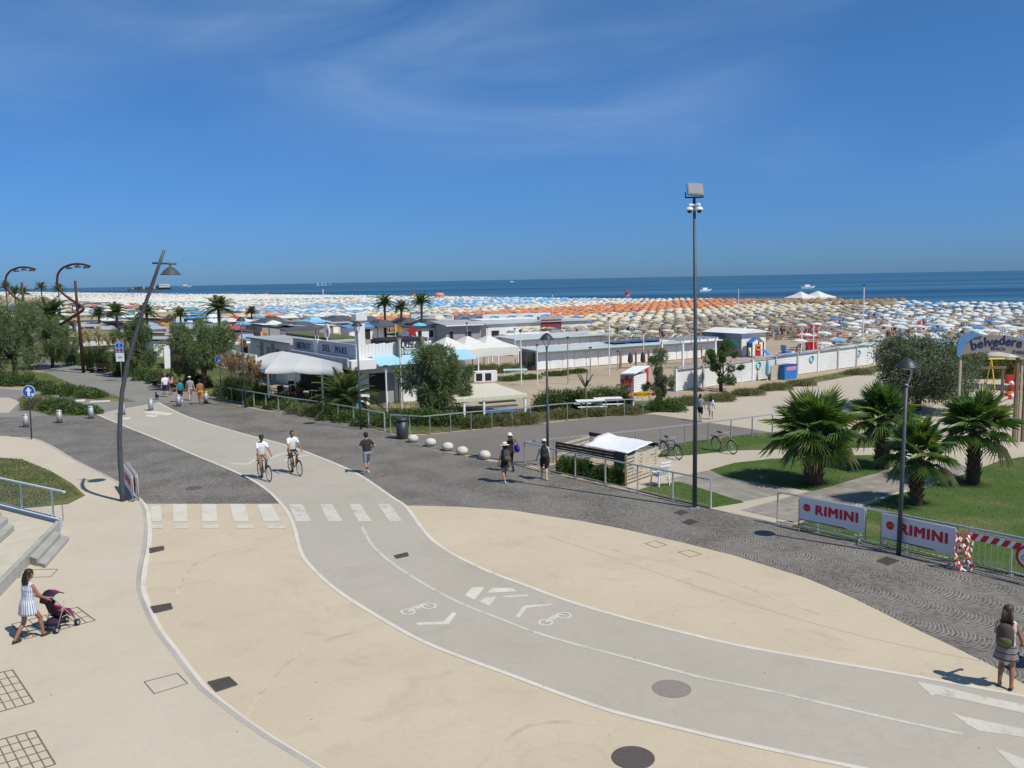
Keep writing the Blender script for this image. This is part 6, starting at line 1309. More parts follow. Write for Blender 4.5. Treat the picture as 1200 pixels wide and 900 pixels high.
# ================================================================== sea front: pier, boats, towers
M_ROCK = mat('dark_rock', (.07, .065, .06), .9, 0, .3, .3, .5, 2)
pb0, pb1 = HA(150, 338, 2010)[0], HA(201, 338, 2010)[0]; PLn = (pb1-pb0)/290; p0 = WA(2010, pb0); t = thing('harbour_pier', 'long dark pier with pale building far left on the water', 'pier', p0, BROT); t.scale = (PLn, 1, .85)
bx(t, 'deck', M_ROCK, 0, 290, -7, 7, -1, 3.2)
for i in range(9): bx(t, 'hut', M_ROCK if i % 3 else M_GWALL, 20+i*24, 20+i*24+15, -6, 6, 3.2, 6.5+(i % 4)*1.2)
w_ = bx(t, 'building', M_TENTC, 200, 272, -9, 9, 6.4, 13); bx(t, 'ground_floor', M_DARK, 196, 276, -8, 8, 3.2, 6.39, w_); bx(t, 'roof', M_WPAINT, 198, 270, -10, 10, 13.01, 14.5, w_)
t = thing('breakwater', 'low dark breakwater line beyond the far umbrellas', 'breakwater', WA(1700, 290), BROT); mb = MB(); r2 = random.Random(4)
for i in range(60): mb.ell((r2.uniform(-3, 3), -300+i*12, 0), (r2.uniform(4, 6), 8, r2.uniform(1, 1.8)), 6, 4)
mb.build('rocks', M_ROCK, t)
def boat(label, x, y, L, sail=False):
    p = P(x, y, -.3); t = thing('boat', label, 'boat', p, rr.uniform(-.4, .4)); k = L
    mb = MB(); mb.add([(-k/2, -k*.14, 0), (k*.25, -k*.14, 0), (k/2, 0, k*.05), (k*.25, k*.14, 0), (-k/2, k*.14, 0), (-k/2, -k*.17, k*.12), (k*.25, -k*.17, k*.12), (k*.58, 0, k*.17), (k*.25, k*.17, k*.12), (-k/2, k*.17, k*.12)], [(0, 1, 2, 3, 4), (5, 6, 7, 8, 9)]+[(i, (i+1) % 5, 5+(i+1) % 5, 5+i) for i in range(5)]); mb.build('hull', M_WPAINT, t)
    if sail:
        mb = MB(); mb.tube([(0, 0, 0), (0, 0, k*1.2)], k*.012, 5); mb.build('mast', M_WPAINT, t); mb = MB(); mb.add([(-.02*k, 0, k*.2), (-k*.4, .05*k, k*.22), (-.02*k, 0, k*1.15)], [(0, 1, 2)]); mb.build('sail', M_TENT, t)
    else: bx(t, 'cabin', M_WPAINT, -k*.2, k*.15, -k*.1, k*.1, k*.12, k*.26); bx(t, 'windscreen', M_GLASS, k*.152, k*.17, -k*.09, k*.09, k*.16, k*.24)
    return t
boat('white motor yacht on the water right of the pier', 218, 336.8, 60); boat('white motor boat far out in front of the horizon', 600, 331, 16); boat('small boat left of the tall mast on the sea', 826, 341.5, 8); boat('small boat right of the tall mast on the sea', 946, 338, 9)
for i, (x, lb) in enumerate(((373, 'leftmost sail of the far flotilla'), (378, 'second sail of the far flotilla'), (382, 'third sail of the far flotilla'), (387, 'rightmost sail of the far flotilla'))): boat(lb, x, 334.8, 12, True)
def tower(label, a, b):
    t = bthing('lifeguard_tower', label, 'lifeguard tower', a, b, 'lifeguard towers by the water'); t.scale = (.62, .62, .8)
    for x in (-.9, .9):
        for y in (-.9, .9): mb = MB(); mb.bar((x, y, 0), (x*.6, y*.6, 3.2), .12, .12, up=(1, 0, 0)); mb.build('leg', M_WPAINT, t)
    bx(t, 'platform', M_WPAINT, -1, 1, -1, 1, 3.2, 3.35); bx(t, 'cabin', M_RED, -.8, .8, -.8, .8, 3.36, 4.4); bx(t, 'roof', M_RED, -1.1, 1.1, -1.1, 1.1, 5.0, 5.15)
    for x in (-.8, .8): bx(t, 'post', M_WPAINT, x-.05, x+.05, -.05, .05, 4.4, 5.0)
a_ = HB(735, 352, 188)[0]; tower('red and white lifeguard tower left of the tall mast', a_, 188)
a_ = HB(485, 349, 172)[0]; tower('red and white lifeguard tower above the dark palms', a_, 172)
a_ = HB(312, 347, 172)[0]; tower('far lifeguard tower above the white umbrella band', a_, 172)
for i, (x, y, s_, lb) in enumerate(((938, 360, 2.9, 'left of two big white tents by the water'), (958, 359, 3.2, 'right of two big white tents by the water'))):
    a_, b_ = AB(P(x, y)); hip_tent(lb, a_, b_, s_, s_, 2.4, 3.9, M_TENT, .4, group='big white tents by the water')
t = bthing('inflatable', 'pink and white striped canopy by the water', 'canopy', HB(515, 348, 168)[0], 168); mb = MB(); mb.lathe([(2.2, 2.2), (2.1, 2.9), (1.4, 3.5), (.05, 3.7)], 12); mb.build('dome', mat('pink_canopy', (.6, .22, .2), .7), t, True); mb = MB(); mb.tube([(0, 0, 0), (0, 0, 3.6)], .12, 6); mb.build('pole', M_WPAINT, t)
# ================================================================== vegetation
def leafm(name, c, tr=.3): return mat(name, c, .65, 0, .25, 1.2, trans=tr, spec=.3)
def unit(v): return v/np.maximum(1e-6, np.linalg.norm(v, axis=1, keepdims=True))
def leaves(C, D, L, Wd, rs, curve=.0):
    """C centres, D directions, L lengths -> thin diamond quads"""
    n = len(C); D = unit(D); rnd = unit(rs.normal(size=(n, 3))); S = unit(np.cross(D, rnd))*Wd[:, None]; L = L[:, None]
    A = C; B = C+D*L*.5+S; E = C+D*L-np.array([0, 0, 1])*curve*L; G = C+D*L*.5-S
    V = np.stack([A, B, E, G], 1).reshape(-1, 3); Fq = np.arange(4*n).reshape(n, 4); return V, Fq
def branchy(mb, rs, base, tips, r0, fork=.45):
    """tapered limbs from a base to crown tips"""
    for tp in tips:
        tp = Vector(tp); mid = Vector(base).lerp(tp, fork)+Vector((rs.uniform(-.1, .1), rs.uniform(-.1, .1), .1)); q = Vector(base).lerp(tp, .75)+Vector((rs.uniform(-.12, .12), rs.uniform(-.12, .12), .06))
        mb.tube([base, mid, q, tp], [r0, r0*.6, r0*.35, r0*.08], 6)
M_BARK = mat('grey_bark', (.10, .075, .055), .95, 0, .3, 4, .6, 20)
def tree(name, label, loc, H_, R_, seed, mats_, n=9000, kind='tam', base_z=.22, group=None, stems=3, lobes=26, llen=(.16, .34), lw=(.010, .022), flat=1.0, dense=.6, lr=1.0):
    rs = np.random.RandomState(seed); r2 = random.Random(seed); t = thing(name, label, 'tree', loc, r2.uniform(0, 6), group)
    # lobes through the crown
    cs = []
    for i in range(lobes):
        z = base_z*H_+(1-base_z)*H_*(.10+.86*r2.random()**.85); fr = (z/H_-base_z)/(1-base_z); rad = R_*(math.sin(math.pi*min(.98, .22+.66*fr)))**.8; an = i*2.4+r2.uniform(-.5, .5); q = rad*(.25+.95*r2.random()**.8); cs.append((q*math.cos(an), q*math.sin(an)*flat, z*r2.uniform(.9, 1.0), R_*lr*(.14+.22*r2.random())))
    mb = MB(); base = (0, 0, 0); 
    for k in range(stems):
        an = k*2.1+.4; st = Vector((.18*math.cos(an)*stems/3, .18*math.sin(an)*stems/3, H_*.28)); mb.tube([(0.05*math.cos(an), .05*math.sin(an), -.05), st*.5+Vector((.03, 0, 0)), st], [.10*H_/4, .075*H_/4, .06*H_/4], 7); branchy(mb, r2, st, [c[:3] for c in cs[k::stems]][:9], .045*H_/4)
    mb.build('trunk', M_BARK, t, True)
    per = n//lobes; V, Fq, mi = [], [], []; off = 0
    for (x, y, z, r) in cs:
        m = int(per*(.7+.6*r2.random())); d = unit(rs.normal(size=(m, 3))); rad = r*rs.uniform(.15, 1, m)**(1/2.2); ax = np.array([.72, .72, 1.45]) if kind == 'tam' else np.array([1, 1, .85]); C = np.array([x, y, z])+d*rad[:, None]*ax; C[:, 0] += (C[:, 2]-z)*x/max(.5, R_)*.45; C[:, 1] += (C[:, 2]-z)*y/max(.5, R_)*.45; C[:, 2] = np.maximum(C[:, 2], .25)
        if kind == 'tam': D = d*.6+np.array([x*.4, y*.4, .55])[None]/max(.4, R_)*.9+rs.normal(size=(m, 3))*.35; cv = .25
        else: D = d*.7+rs.normal(size=(m, 3))*.6; cv = .1
        v, f = leaves(C, D, rs.uniform(*llen, m), rs.uniform(*lw, m), rs, cv); V.append(v); Fq.append(f+off); off += len(v)
        shade = r2.random(); mi.append(np.where(rs.random_sample(m) < .25+.5*shade, 0, np.where(rs.random_sample(m) < .6, 1, 2)))
    npmesh('crown', np.concatenate(V), np.concatenate(Fq), mats_, np.concatenate(mi), t); return t
TAM = [leafm('tamarisk_grey', (.15, .19, .095)), leafm('tamarisk_green', (.105, .155, .06)), leafm('tamarisk_light', (.22, .265, .13))]
OLV = [leafm('olive_grey', (.125, .15, .10)), leafm('olive_dark', (.065, .09, .048)), leafm('olive_silver', (.21, .24, .175))]
GRN = [leafm('leaf_mid', (.07, .125, .032)), leafm('leaf_dark', (.042, .085, .022)), leafm('leaf_light', (.12, .18, .045))]
def hpx(x, yb, yt): b_ = P(x, yb); return b_, PY(x, yt, b_.y).z, b_.y/F_PX
for i, (x, yb, yt, wpx, lb, ms, kd, nn) in enumerate((
    (513, 489, 408, 34, 'feathery grey green tree in front of the white tents', TAM, 'tam', 20000), (240, 455, 375, 36, 'feathery dark tree behind the group of walkers', TAM, 'tam', 24000),
    (160, 440, 372, 22, 'feathery tree just right of the bent lamp', TAM, 'tam', 18000), (18, 446, 350, 40, 'large feathery tree at the left picture edge', TAM, 'tam', 26000), (62, 431, 372, 27, 'feathery tree right of the large one by the walkway', TAM, 'tam', 18000), (-20, 440, 352, 36, 'feathery tree half cut by the left picture edge', TAM, 'tam', 16000),
    (772, 480, 410, 16, 'slim feathery tree beside the starred kiosk', TAM, 'tam', 8000), (845, 458, 400, 20, 'dark leafy shrub tree before the white wall', GRN, 'leaf', 7000), (1076, 481, 398, 48, 'dense silvery olive tree behind the fan palms', OLV, 'leaf', 42000))):
    b_, h_, s_ = hpx(x, yb, yt); kw = {}
    if kd == 'leaf': kw = dict(llen=(.10, .20), lw=(.018, .035))
    if x == 1076: kw = dict(llen=(.12, .24), lw=(.02, .038), base_z=.14, lobes=80, stems=4, lr=1.35)
    elif x == 845: kw.update(base_z=.1, lobes=22)
    elif x == 772: kw = dict(base_z=.12, lobes=22, llen=(.14, .28), lw=(.009, .018))
    else: kw.setdefault('llen', (.2, .45)); kw.setdefault('lw', (.014, .032)); kw['lobes'] = 40; kw['base_z'] = .12
    tree('feathery_tree' if kd == 'tam' else 'leafy_tree', lb, b_, h_, wpx*s_, 40+i, ms, nn, kd, **kw)
# shrubs: low leaf mounds ----------------------------------------------------
SHR = [leafm('shrub_mid', (.085, .14, .04)), leafm('shrub_dark', (.05, .09, .027)), leafm('shrub_light', (.15, .20, .065))]
DRY = [leafm('dry_olive', (.15, .16, .075)), leafm('dry_green', (.095, .125, .045)), leafm('dry_straw', (.32, .27, .15))]
def shrub(label, pts, h, seed, ms=SHR, name='shrub', n=1400, group=None, llen=(.10, .22), lw=(.02, .045), flowers=None, w=.7):
    rs = np.random.RandomState(seed); c0 = P(*pts[0]); t = thing(name, label, 'shrub', c0, 0, group); V, Fq, mi = [], [], []; off = 0; mb = MB(); r2 = random.Random(seed)
    for p in pts:
        q = P(*p)-c0
        for k in range(3):
            cx, cy = q.x+r2.uniform(-.35, .35)*w, q.y+r2.uniform(-.35, .35)*w; hh = h*r2.uniform(.6, 1.05); m = n//3; d = unit(rs.normal(size=(m, 3))); d[:, 2] = np.abs(d[:, 2]); C = np.array([cx, cy, .02])+d*np.array([w*.8, w*.8, hh*.95])*rs.uniform(.45, 1, (m, 1))**.6
            v, f = leaves(C, d*.6+rs.normal(size=(m, 3))*.45+np.array([0, 0, .3]), rs.uniform(*llen, m), rs.uniform(*lw, m), rs, .1); V.append(v); Fq.append(f+off); off += len(v); pr = r2.random(); mi.append(rs.choice(3, m, p=[.45, .5-.4*pr, .05+.4*pr]))
            if flowers is not None: sel = (rs.random_sample(m) < .05) & (d[:, 2] > .2); mi[-1] = np.where(sel, 3, mi[-1])
            for j in range(3): mb.tube([(cx*.9+q.x*.1, cy*.9+q.y*.1, 0), (cx+r2.uniform(-.3, .3)*w, cy+r2.uniform(-.3, .3)*w, hh*.7)], [.025, .008], 5)
    mb.build('stems', M_BARK, t); npmesh('foliage', np.concatenate(V), np.concatenate(Fq), ms+([flowers] if flowers is not None else []), np.concatenate(mi), t); return t
FLW = mat('oleander_flower', (.55, .16, .16), .7)
for i, (x, lb) in enumerate(((640, 'oleander bush next to the lamp, first of the flowering row'), (655, 'second oleander bush of the flowering row'), (668, 'third oleander bush of the flowering row'), (682, 'fourth oleander bush behind the railing'), (696, 'oleander bush behind the picnic tables'), (709, 'oleander bush left of the starred kiosk'), (722, 'last oleander bush touching the starred kiosk'))): shrub(lb, [(x, 481-.05*(x-640)), (x+6, 480-.05*(x-640))], 1.45, 200+i, GRN, 'oleander_bush', 1500, 'oleander bushes behind the railing', (.12, .24), (.02, .035), FLW, .9)
for i, (x, y, h, lb, ms) in enumerate(((445, 499, .9, 'green bush behind the dark bin', SHR), (478, 497, 1.0, 'bright green bush left of the feathery tree foot', SHR), (497, 498, 1.1, 'bright green bush at the feathery tree foot', SHR), (520, 499, .9, 'green bush right of the feathery tree foot', SHR), (556, 500, .7, 'grassy bush behind the stone balls railing', DRY), (580, 498, .6, 'dry bush behind the railing before the shelter', DRY), (606, 496, .6, 'dry bush behind the railing right of the shelter', DRY), (655, 489, .45, 'low dry plants behind the railing by the lamp', DRY), (690, 487, .45, 'low dry plants before the picnic tables', DRY), (726, 485, .5, 'low dry plants below the surfboard sign', DRY),
        (345, 484, .6, 'grey green plants behind the long railing', DRY), (362, 487, .7, 'silvery plants under the long railing', DRY), (385, 491, .7, 'green plants behind the long railing near the low palm', SHR), (405, 494, .7, 'green plants at the foot of the low palm', SHR), (428, 498, .7, 'green plants by the bistro lamp', SHR), (300, 475, .7, 'green plants behind the long railing at its start', SHR), (322, 479, .6, 'green plants behind the railing below the awning', SHR),
        (774, 482, .8, 'bush at the foot of the slim feathery tree', SHR), (800, 474, .5, 'dry plants on the verge left of the walking couple', DRY), (838, 470, .45, 'dry plants on the verge right of the mast', DRY), (868, 463, .4, 'dry plants along the sandy path verge', DRY), (900, 457, .45, 'dry plants on the verge below the blue box', DRY), (930, 452, .4, 'dry plants on the verge above the big fan palm', DRY), (1000, 439, .4, 'dry plants on the verge at the wall end', DRY),
        (40, 458, .9, 'low green bush in the upper left bed', SHR), (62, 462, .9, 'low green bush in the middle of the upper left bed', SHR), (85, 464, .85, 'green bush in the upper left bed by the walkway', SHR), (100, 466, .8, 'rounded green bush ending the upper left bed', SHR), (35, 480, .8, 'light grassy bush in the lower left bed', DRY), (58, 481, .9, 'green bush in the lower left bed', SHR), (75, 484, .8, 'dark green bush ending the lower left bed', SHR), (94, 485, .5, 'small dark bush beside the bollard', SHR),
        (165, 446, 1.3, 'bright green bush right of the bent lamp', SHR), (180, 449, 1.1, 'green bush left of the dark bench', SHR), (140, 441, 1.3, 'bright green bush behind the sign post', SHR), (225, 453, 1.2, 'green bush behind the grey shirted man', SHR), (262, 464, 1.3, 'dark bush at the start of the long railing', SHR), (84, 428, 1.6, 'light green bush behind the arched lamp', SHR), (70, 424, 1.8, 'bright green bush above the walkway', SHR), (2, 452, 1.2, 'dark bush under the large feathery tree', SHR), (22, 452, 1.1, 'green bush under the large feathery tree, right', SHR))):
    shrub(lb, [(x, y), (x+8, y-1), (x+15, y)], h, 300+i, ms, 'shrub', 1300, None, (.10, .24) if ms is SHR else (.14, .3), (.018, .04) if ms is SHR else (.008, .016), None, .75)
for i, (x, y, h, lb, ms) in enumerate(((562, 436, .8, 'dark dry plants under the right edge of the tents', DRY), (578, 437, .9, 'dark dry bushes in front of the peaked tents', DRY), (594, 435, .8, 'dry bushes right of the peaked tents', DRY), (588, 446, .35, 'low plants on the sand near the tents', SHR), (612, 444, .4, 'low green plants on the sand left of the lamp', SHR), (645, 440, .35, 'low green plants at the cabin corner', SHR), (668, 437, .3, 'low plants along the cabin doors', SHR))): shrub(lb, [(x, y), (x+7, y), (x+14, y-.5)], h, 600+i, ms, 'shrub', 900, None, (.1, .22), (.012, .03), None, .8)
# hedge inside the bin enclosure, and dark scrub behind the playground
for i, (x, y, lb) in enumerate(((663, 555, 'dark hedge bush inside the enclosure, left'), (682, 559, 'dark hedge bush inside the enclosure, second'), (702, 563, 'light hedge bush inside the enclosure, third'), (720, 567, 'dark hedge bush inside the enclosure, right'))): shrub(lb, [(x, y-2), (x+6, y-1.5)], .75, 400+i, GRN if i != 2 else SHR, 'hedge_bush', 1600, 'hedge in the bin enclosure', (.05, .1), (.012, .025), None, .45)
for i, (x, y, h, lb) in enumerate(((1125, 440, 2.0, 'dark scrub left behind the arch'), (1140, 441, 2.3, 'dark scrub behind the left arch post'), (1156, 442, 2.5, 'dark scrub behind the arch middle'), (1172, 442, 2.6, 'dark scrub behind the yellow swing'), (1190, 442, 2.8, 'dark scrub behind the cream parasol'), (1207, 444, 2.8, 'dark scrub at the right picture edge'))): shrub(lb, [(x, y), (x+10, y)], h, 500+i, DRY if i % 2 else SHR, 'scrub', 3000, 'scrub behind the playground', (.14, .3), (.012, .03), None, 1.6)
# pampas and plume grass -------------------------------------------------------
def plume_grass(label, px, h, seed, plume, nb=420, npl=26, w=.9):
    rs = random.Random(seed); t = thing('plume_grass', label, 'grass clump', P(*px)); mb = MB()
    for i in range(nb):
        an = rs.uniform(0, 6.28); r0 = rs.uniform(0, .35)*w; L = h*rs.uniform(.55, .95); o = rs.uniform(.2, 1.3)*w; c, s_ = math.cos(an), math.sin(an); wd = .018
        a = Vector((r0*c, r0*s_, 0)); b_ = Vector(((r0+o*.45)*c, (r0+o*.45)*s_, L*.8)); e_ = Vector(((r0+o)*c, (r0+o)*s_, L*rs.uniform(.6, .95))); q = Vector((-s_, c, 0))*wd
        mb.add([a-q, a+q, b_+q, b_-q, e_], [(0, 1, 2, 3), (3, 2, 4)], rs.randrange(2))
    mb.build('blades', [leafm('pampas_green', (.095, .15, .045)), leafm('pampas_olive', (.15, .19, .07))], t)
    for i in range(npl):
        an = rs.uniform(0, 6.28); o = rs.uniform(0, .8)*w; p = Vector((o*math.cos(an), o*math.sin(an), h*rs.uniform(.95, 1.3))); mb = MB(); mb.tube([(o*.2*math.cos(an), o*.2*math.sin(an), 0), p*.75, p], .008, 4, k=0)
        for j in range(80):
            u = rs.random(); q = p+Vector((0, 0, 1))*(u*.62-.1)+Vector((math.cos(an), math.sin(an), 0))*.12*u*u; d = Vector((rs.gauss(0, 1), rs.gauss(0, 1), .7)).normalized()*(.22*(1-.6*abs(u-.4))); s_ = d.cross(Vector((rs.gauss(0, 1), 1, .3))).normalized()*.030; mb.add([q-s_, q+s_, q+d], [(0, 1, 2)], 1)
        mb.build('plume', [leafm('stalk', (.3, .25, .13)), plume], t)
PLW, PLB = leafm('plume_cream', (.58, .51, .37)), leafm('plume_brown', (.38, .26, .165))
for i, (x, y, h, pl, lb) in enumerate(((106, 434, 2.9, PLW, 'pampas grass with cream plumes left, by the arched lamp'), (118, 435, 3.0, PLW, 'pampas grass with cream plumes in the middle of the clump'), (129, 436, 2.7, PLW, 'pampas grass with cream plumes behind the sign'), (150, 442, 2.4, PLW, 'pampas grass with cream plumes right of the bent lamp'), (272, 469, 2.2, PLB, 'brown plumed grass beside the blue pedestrian sign'), (284, 471, 2.3, PLB, 'brown plumed grass in the middle by the street lamp'), (296, 473, 2.1, PLB, 'brown plumed grass nearest the white sail'), (306, 473, 1.7, PLB, 'low brown plumed grass under the white sail'))): plume_grass(lb, (x, y), h, 60+i, pl)
# palms ------------------------------------------------------------------------
M_PTR = mat('palm_trunk', (.095, .06, .042), .95, 0, .35, 5, .9, 14); M_BOOT = mat('palm_boots', (.16, .105, .07), .9, 0, .3, 6)
def fan_frond(seed, L, r, nl=26, droop=.25):
    """petiole along +x, then a folded fan"""
    rs = random.Random(seed); mb = MB(); mb.k = 1; mb.tube([(0, 0, 0), (L*.5, 0, .05), (L, 0, 0)], [.03, .02, .014], 5); mb.k = 0; spread = R(122)
    for i in range(nl):
        an = -spread+2*spread*i/(nl-1); ll = r*(.72+.28*math.cos(an*.75))*rs.uniform(.93, 1.05); da = spread/nl*.98; c = Vector((L, 0, 0)); m_ = ll*.46
        def q(a_, rad, z): return c+Vector((rad*math.cos(a_), rad*math.sin(a_), z-droop*(rad/r)**2*r*.35))
        fold = .045
        mb.add([c, q(an-da, m_, -fold), q(an, m_, fold), q(an+da, m_, -fold)], [(0, 1, 2), (0, 2, 3)])
        tipz = -droop*rs.uniform(.6, 2.0)*r*.22; e_ = q(an+rs.uniform(-.04, .04), ll, tipz); mb.add([q(an-da, m_, -fold), q(an, m_, fold), e_], [(0, 1, 2)]); mb.add([q(an, m_, fold), q(an+da, m_, -fold), e_], [(0, 1, 2)])
    return mb
FM = [leafm('fan_frond', (.105, .18, .042), .38), leafm('fan_frond_light', (.21, .26, .06), .42), leafm('fan_frond_dry', (.20, .19, .09), .2)]; 
for m_ in FM[:2]: m_.node_tree.nodes['Principled BSDF'].inputs['Roughness'].default_value = .38; m_.node_tree.nodes['Principled BSDF'].inputs['Specular IOR Level'].default_value = .55
M_PET = mat('petiole', (.10, .13, .05), .6)
FR = [fan_frond(s_, .75, .82, 26, d_) for s_, d_ in ((1, .2), (2, .45), (3, .8))]; frd = []
for k, q in enumerate(FR):
    for m_ in FM: o = q.build('frond', [m_, M_PET]); frd.append(o.data); bpy.data.objects.remove(o)
def fan_palm(label, px, th, tr, nf, sc, seed):
    rs = random.Random(seed); t = thing('fan_palm', label, 'palm tree', P(*px), 0, 'fan palms on the lawn'); mb = MB()
    pr = []; z = 0
    while z < th: pr += [(tr*(1.12-.22*z/th)*(1+.05*rs.random()), z), (tr*(1.0-.22*z/th), z+.05)]; z += .075
    mb.lathe(pr, 14); mb.build('trunk', M_PTR, t, True)
    mb = MB()
    for i in range(70):
        an = i*2.4; z = th*(.15+.8*i/70); r_ = tr*(1.1-.2*z/th); c = Vector((r_*math.cos(an), r_*math.sin(an), z)); mb.bar(c, c+Vector((math.cos(an)*.07, math.sin(an)*.07, .13)), .07, .02)
    mb.build('leaf_bases', M_BOOT, t)
    for i in range(nf):
        u = (i+.5)/nf; el = R(84-108*u+rs.uniform(-8, 8)); az = i*2.39996+rs.uniform(-.2, .2); k = 0 if u < .35 else 1 if u < .75 else 2; m_ = 1 if (rs.random() < (.3 if u > .45 else .18)) else 0
        if u > .93 and rs.random() < .6: m_ = 2
        o = bpy.data.objects.new('frond', frd[k*3+m_]); COL.objects.link(o); o.parent = t; o.location = (0, 0, th+.05-.12*u); o.rotation_euler = (rs.uniform(-.25, .25), -el, az); s_ = sc*rs.uniform(.78, 1.12); o.scale = (s_*rs.uniform(.9, 1.05), s_, s_)
    return t
fan_palm('largest fan palm with full dense crown on the left lawn', (953, 567), 1.95, .34, 50, 1.26, 1)
fan_palm('fan palm behind the lamp pole on the oval lawn edge', (1033, 549), 2.05, .28, 34, 1.10, 2)
fan_palm('bright fan palm with leaning trunk right of the lamp pole', (1073, 592), 1.75, .21, 27, .98, 3)
fan_palm('fan palm on the right lawn with a dark trunk', (1140, 567), 2.15, .24, 32, 1.12, 4)
# feather palms
def feather_frond(seed, L=2.4, nl=30, w=.5):
    rs = random.Random(seed); mb = MB(); f = lambda u: Vector((L*u*(1-.12*u), 0, L*(.30*u-.52*u*u))); mb.tube([f(i/8) for i in range(9)], [.03*(1-i/9) for i in range(9)], 4)
    for i in range(nl):
        u = .1+.9*i/nl; p = f(u); ll = w*math.sin(math.pi*(.12+.82*u))*rs.uniform(.9, 1.1)
        for s_ in (-1, 1): d = Vector((.55, s_, .25-.35*u)).normalized(); q = Vector((.022, 0, 0)); e_ = p+d*ll-Vector((0, 0, .12*ll)); mb.add([p-q, p+d*ll*.5+Vector((.02, 0, .02)), e_, p+q], [(0, 1, 2), (0, 2, 3)])
    return mb
fo = feather_frond(5).build('frond', leafm('date_frond', (.07, .115, .035), .25)); fdat = fo.data; bpy.data.objects.remove(fo); fo = feather_frond(6).build('frond', leafm('date_frond_light', (.14, .17, .05), .3)); fdat2 = fo.data; bpy.data.objects.remove(fo)
def feather_palm(label, px, th, tr, nf, sc, seed, light=.3):
    rs = random.Random(seed); t = thing('date_palm', label, 'palm tree', P(*px)); mb = MB(); pr = []; z = 0
    while z < th+.3: pr += [(tr*(1.15 if z > th-.3 else 1.0), z), (tr*.9, z+.08)]; z += .14
    mb.lathe(pr, 10); mb.build('trunk', M_PTR, t, True)
    for i in range(nf):
        u = (i+.5)/nf; o = bpy.data.objects.new('frond', fdat2 if rs.random() < light else fdat); COL.objects.link(o); o.parent = t; o.location = (0, 0, th+.2); o.rotation_euler = (rs.uniform(-.2, .2), -R(75-95*u+rs.uniform(-8, 8)), i*2.4+rs.uniform(-.2, .2)); o.scale = (sc*rs.uniform(.85, 1.1),)*3
    return t
feather_palm('low date palm before the bistro awning', (407, 487), .75, .33, 44, 1.05, 11, .6)
for i, (x, yb, yt, sc, lb) in enumerate(((259, 413, 353, 1.0, 'date palm above the big feathery tree'), (452, 395, 350, .85, 'dark palm left of two above the wave wall'), (471, 393, 356, .75, 'smaller dark palm between the wave wall palms'), (495, 395, 348, .85, 'dark palm right, beside the cream roof'), (139, 404, 360, .85, 'far palm left of the bent lamp'), (174, 402, 360, .9, 'far palm just right of the bent lamp'), (213, 396, 364, .7, 'far palm near the azure roofed hut'), (296, 390, 362, .65, 'far palm behind the rainbow flags'), (62, 418, 358, 1.35, 'broad date palm behind the feathery trees at left'), (118, 402, 364, .7, 'far palm behind the pampas plumes'))):
    b_, h_, s_ = hpx(x, yb, yt); feather_palm(lb, (x, yb), max(.8, h_-1.2*sc), .22*sc, 44, sc, 20+i, .3)
for i, (x, yb, yt, lb) in enumerate(((51, 372, 336, 'tall thin palm with round head, middle of the far left'), (71, 372, 338, 'tall thin palm behind the arched lamp'), (20, 376, 341, 'thin palm above the large feathery tree'), (10, 374, 335, 'thin palm farthest left against the sky'), (30, 374, 342, 'thin palm beside the second arched lamp'))):
    b_, h_, s_ = hpx(x, yb, yt); feather_palm(lb, (x, yb), h_-.6, .16, 30, 1.05, 50+i, .2)
# small bare tree and yucca by the oleanders
t = thing('bare_tree', 'small pruned leafless tree behind the railing', 'tree', P(687, 482)); mb = MB(); mb.tube([(0, 0, 0), (-.03, 0, 1.6)], [.09, .07], 7)
for p in ((-.6, 0, 2.5), (-.35, .1, 2.3), (.1, 0, 2.5), (.45, .1, 2.3), (.3, -.1, 2.0)): mb.tube([(-.03, 0, 1.5), (p[0]*.5, p[1], 1.95), p], [.06, .045, .03], 5)
mb.build('trunk', M_BARK, t, True)
# turf blades over the lawns ---------------------------------------------------
def inside(px, py, poly):
    r_ = np.zeros(len(px), bool); n_ = len(poly); j = n_-1
    for i in range(n_):
        xi, yi = poly[i].x, poly[i].y; xj, yj = poly[j].x, poly[j].y
        c = ((yi > py) != (yj > py)) & (px < (xj-xi)*(py-yi)/(yj-yi+1e-12)+xi); r_ ^= c; j = i
    return r_
V, Fq, off = [], [], 0; rs = np.random.RandomState(77); mi = []
for q, dens in ((LAWNS[0], 420), (LAWNS[1], 260), (LAWNS[2], 320), (LAWNS[3], 420)):
    w = [P(*p) for p in q]; w = [Vector((min(p.x, 26), p.y, 0)) for p in w]; x0, x1, y0, y1 = min(p.x for p in w), max(p.x for p in w), min(p.y for p in w), max(p.y for p in w); n_ = int((x1-x0)*(y1-y0)*dens); n_ = min(n_, 90000)
    px, py = rs.uniform(x0, x1, n_), rs.uniform(y0, y1, n_); k = inside(px, py, w); px, py = px[k], py[k]; m = len(px)
    C = np.stack([px, py, np.full(m, .018)], 1); D = rs.normal(size=(m, 3))*.5+np.array([0, 0, 1]); v, f = leaves(C, D, rs.uniform(.03, .075, m), rs.uniform(.004, .009, m), rs, .2); V.append(v); Fq.append(f+off); off += len(v); mi.append(rs.choice(3, m, p=[.45, .4, .15]))
o = stuff(npmesh('lawn_grass', np.concatenate(V), np.concatenate(Fq), [leafm('grass_a', (.07, .13, .03)), leafm('grass_b', (.105, .17, .05)), leafm('grass_c', (.20, .21, .10))], np.concatenate(mi))); tag(o, 'short green grass on the lawns between the paths', 'grass')
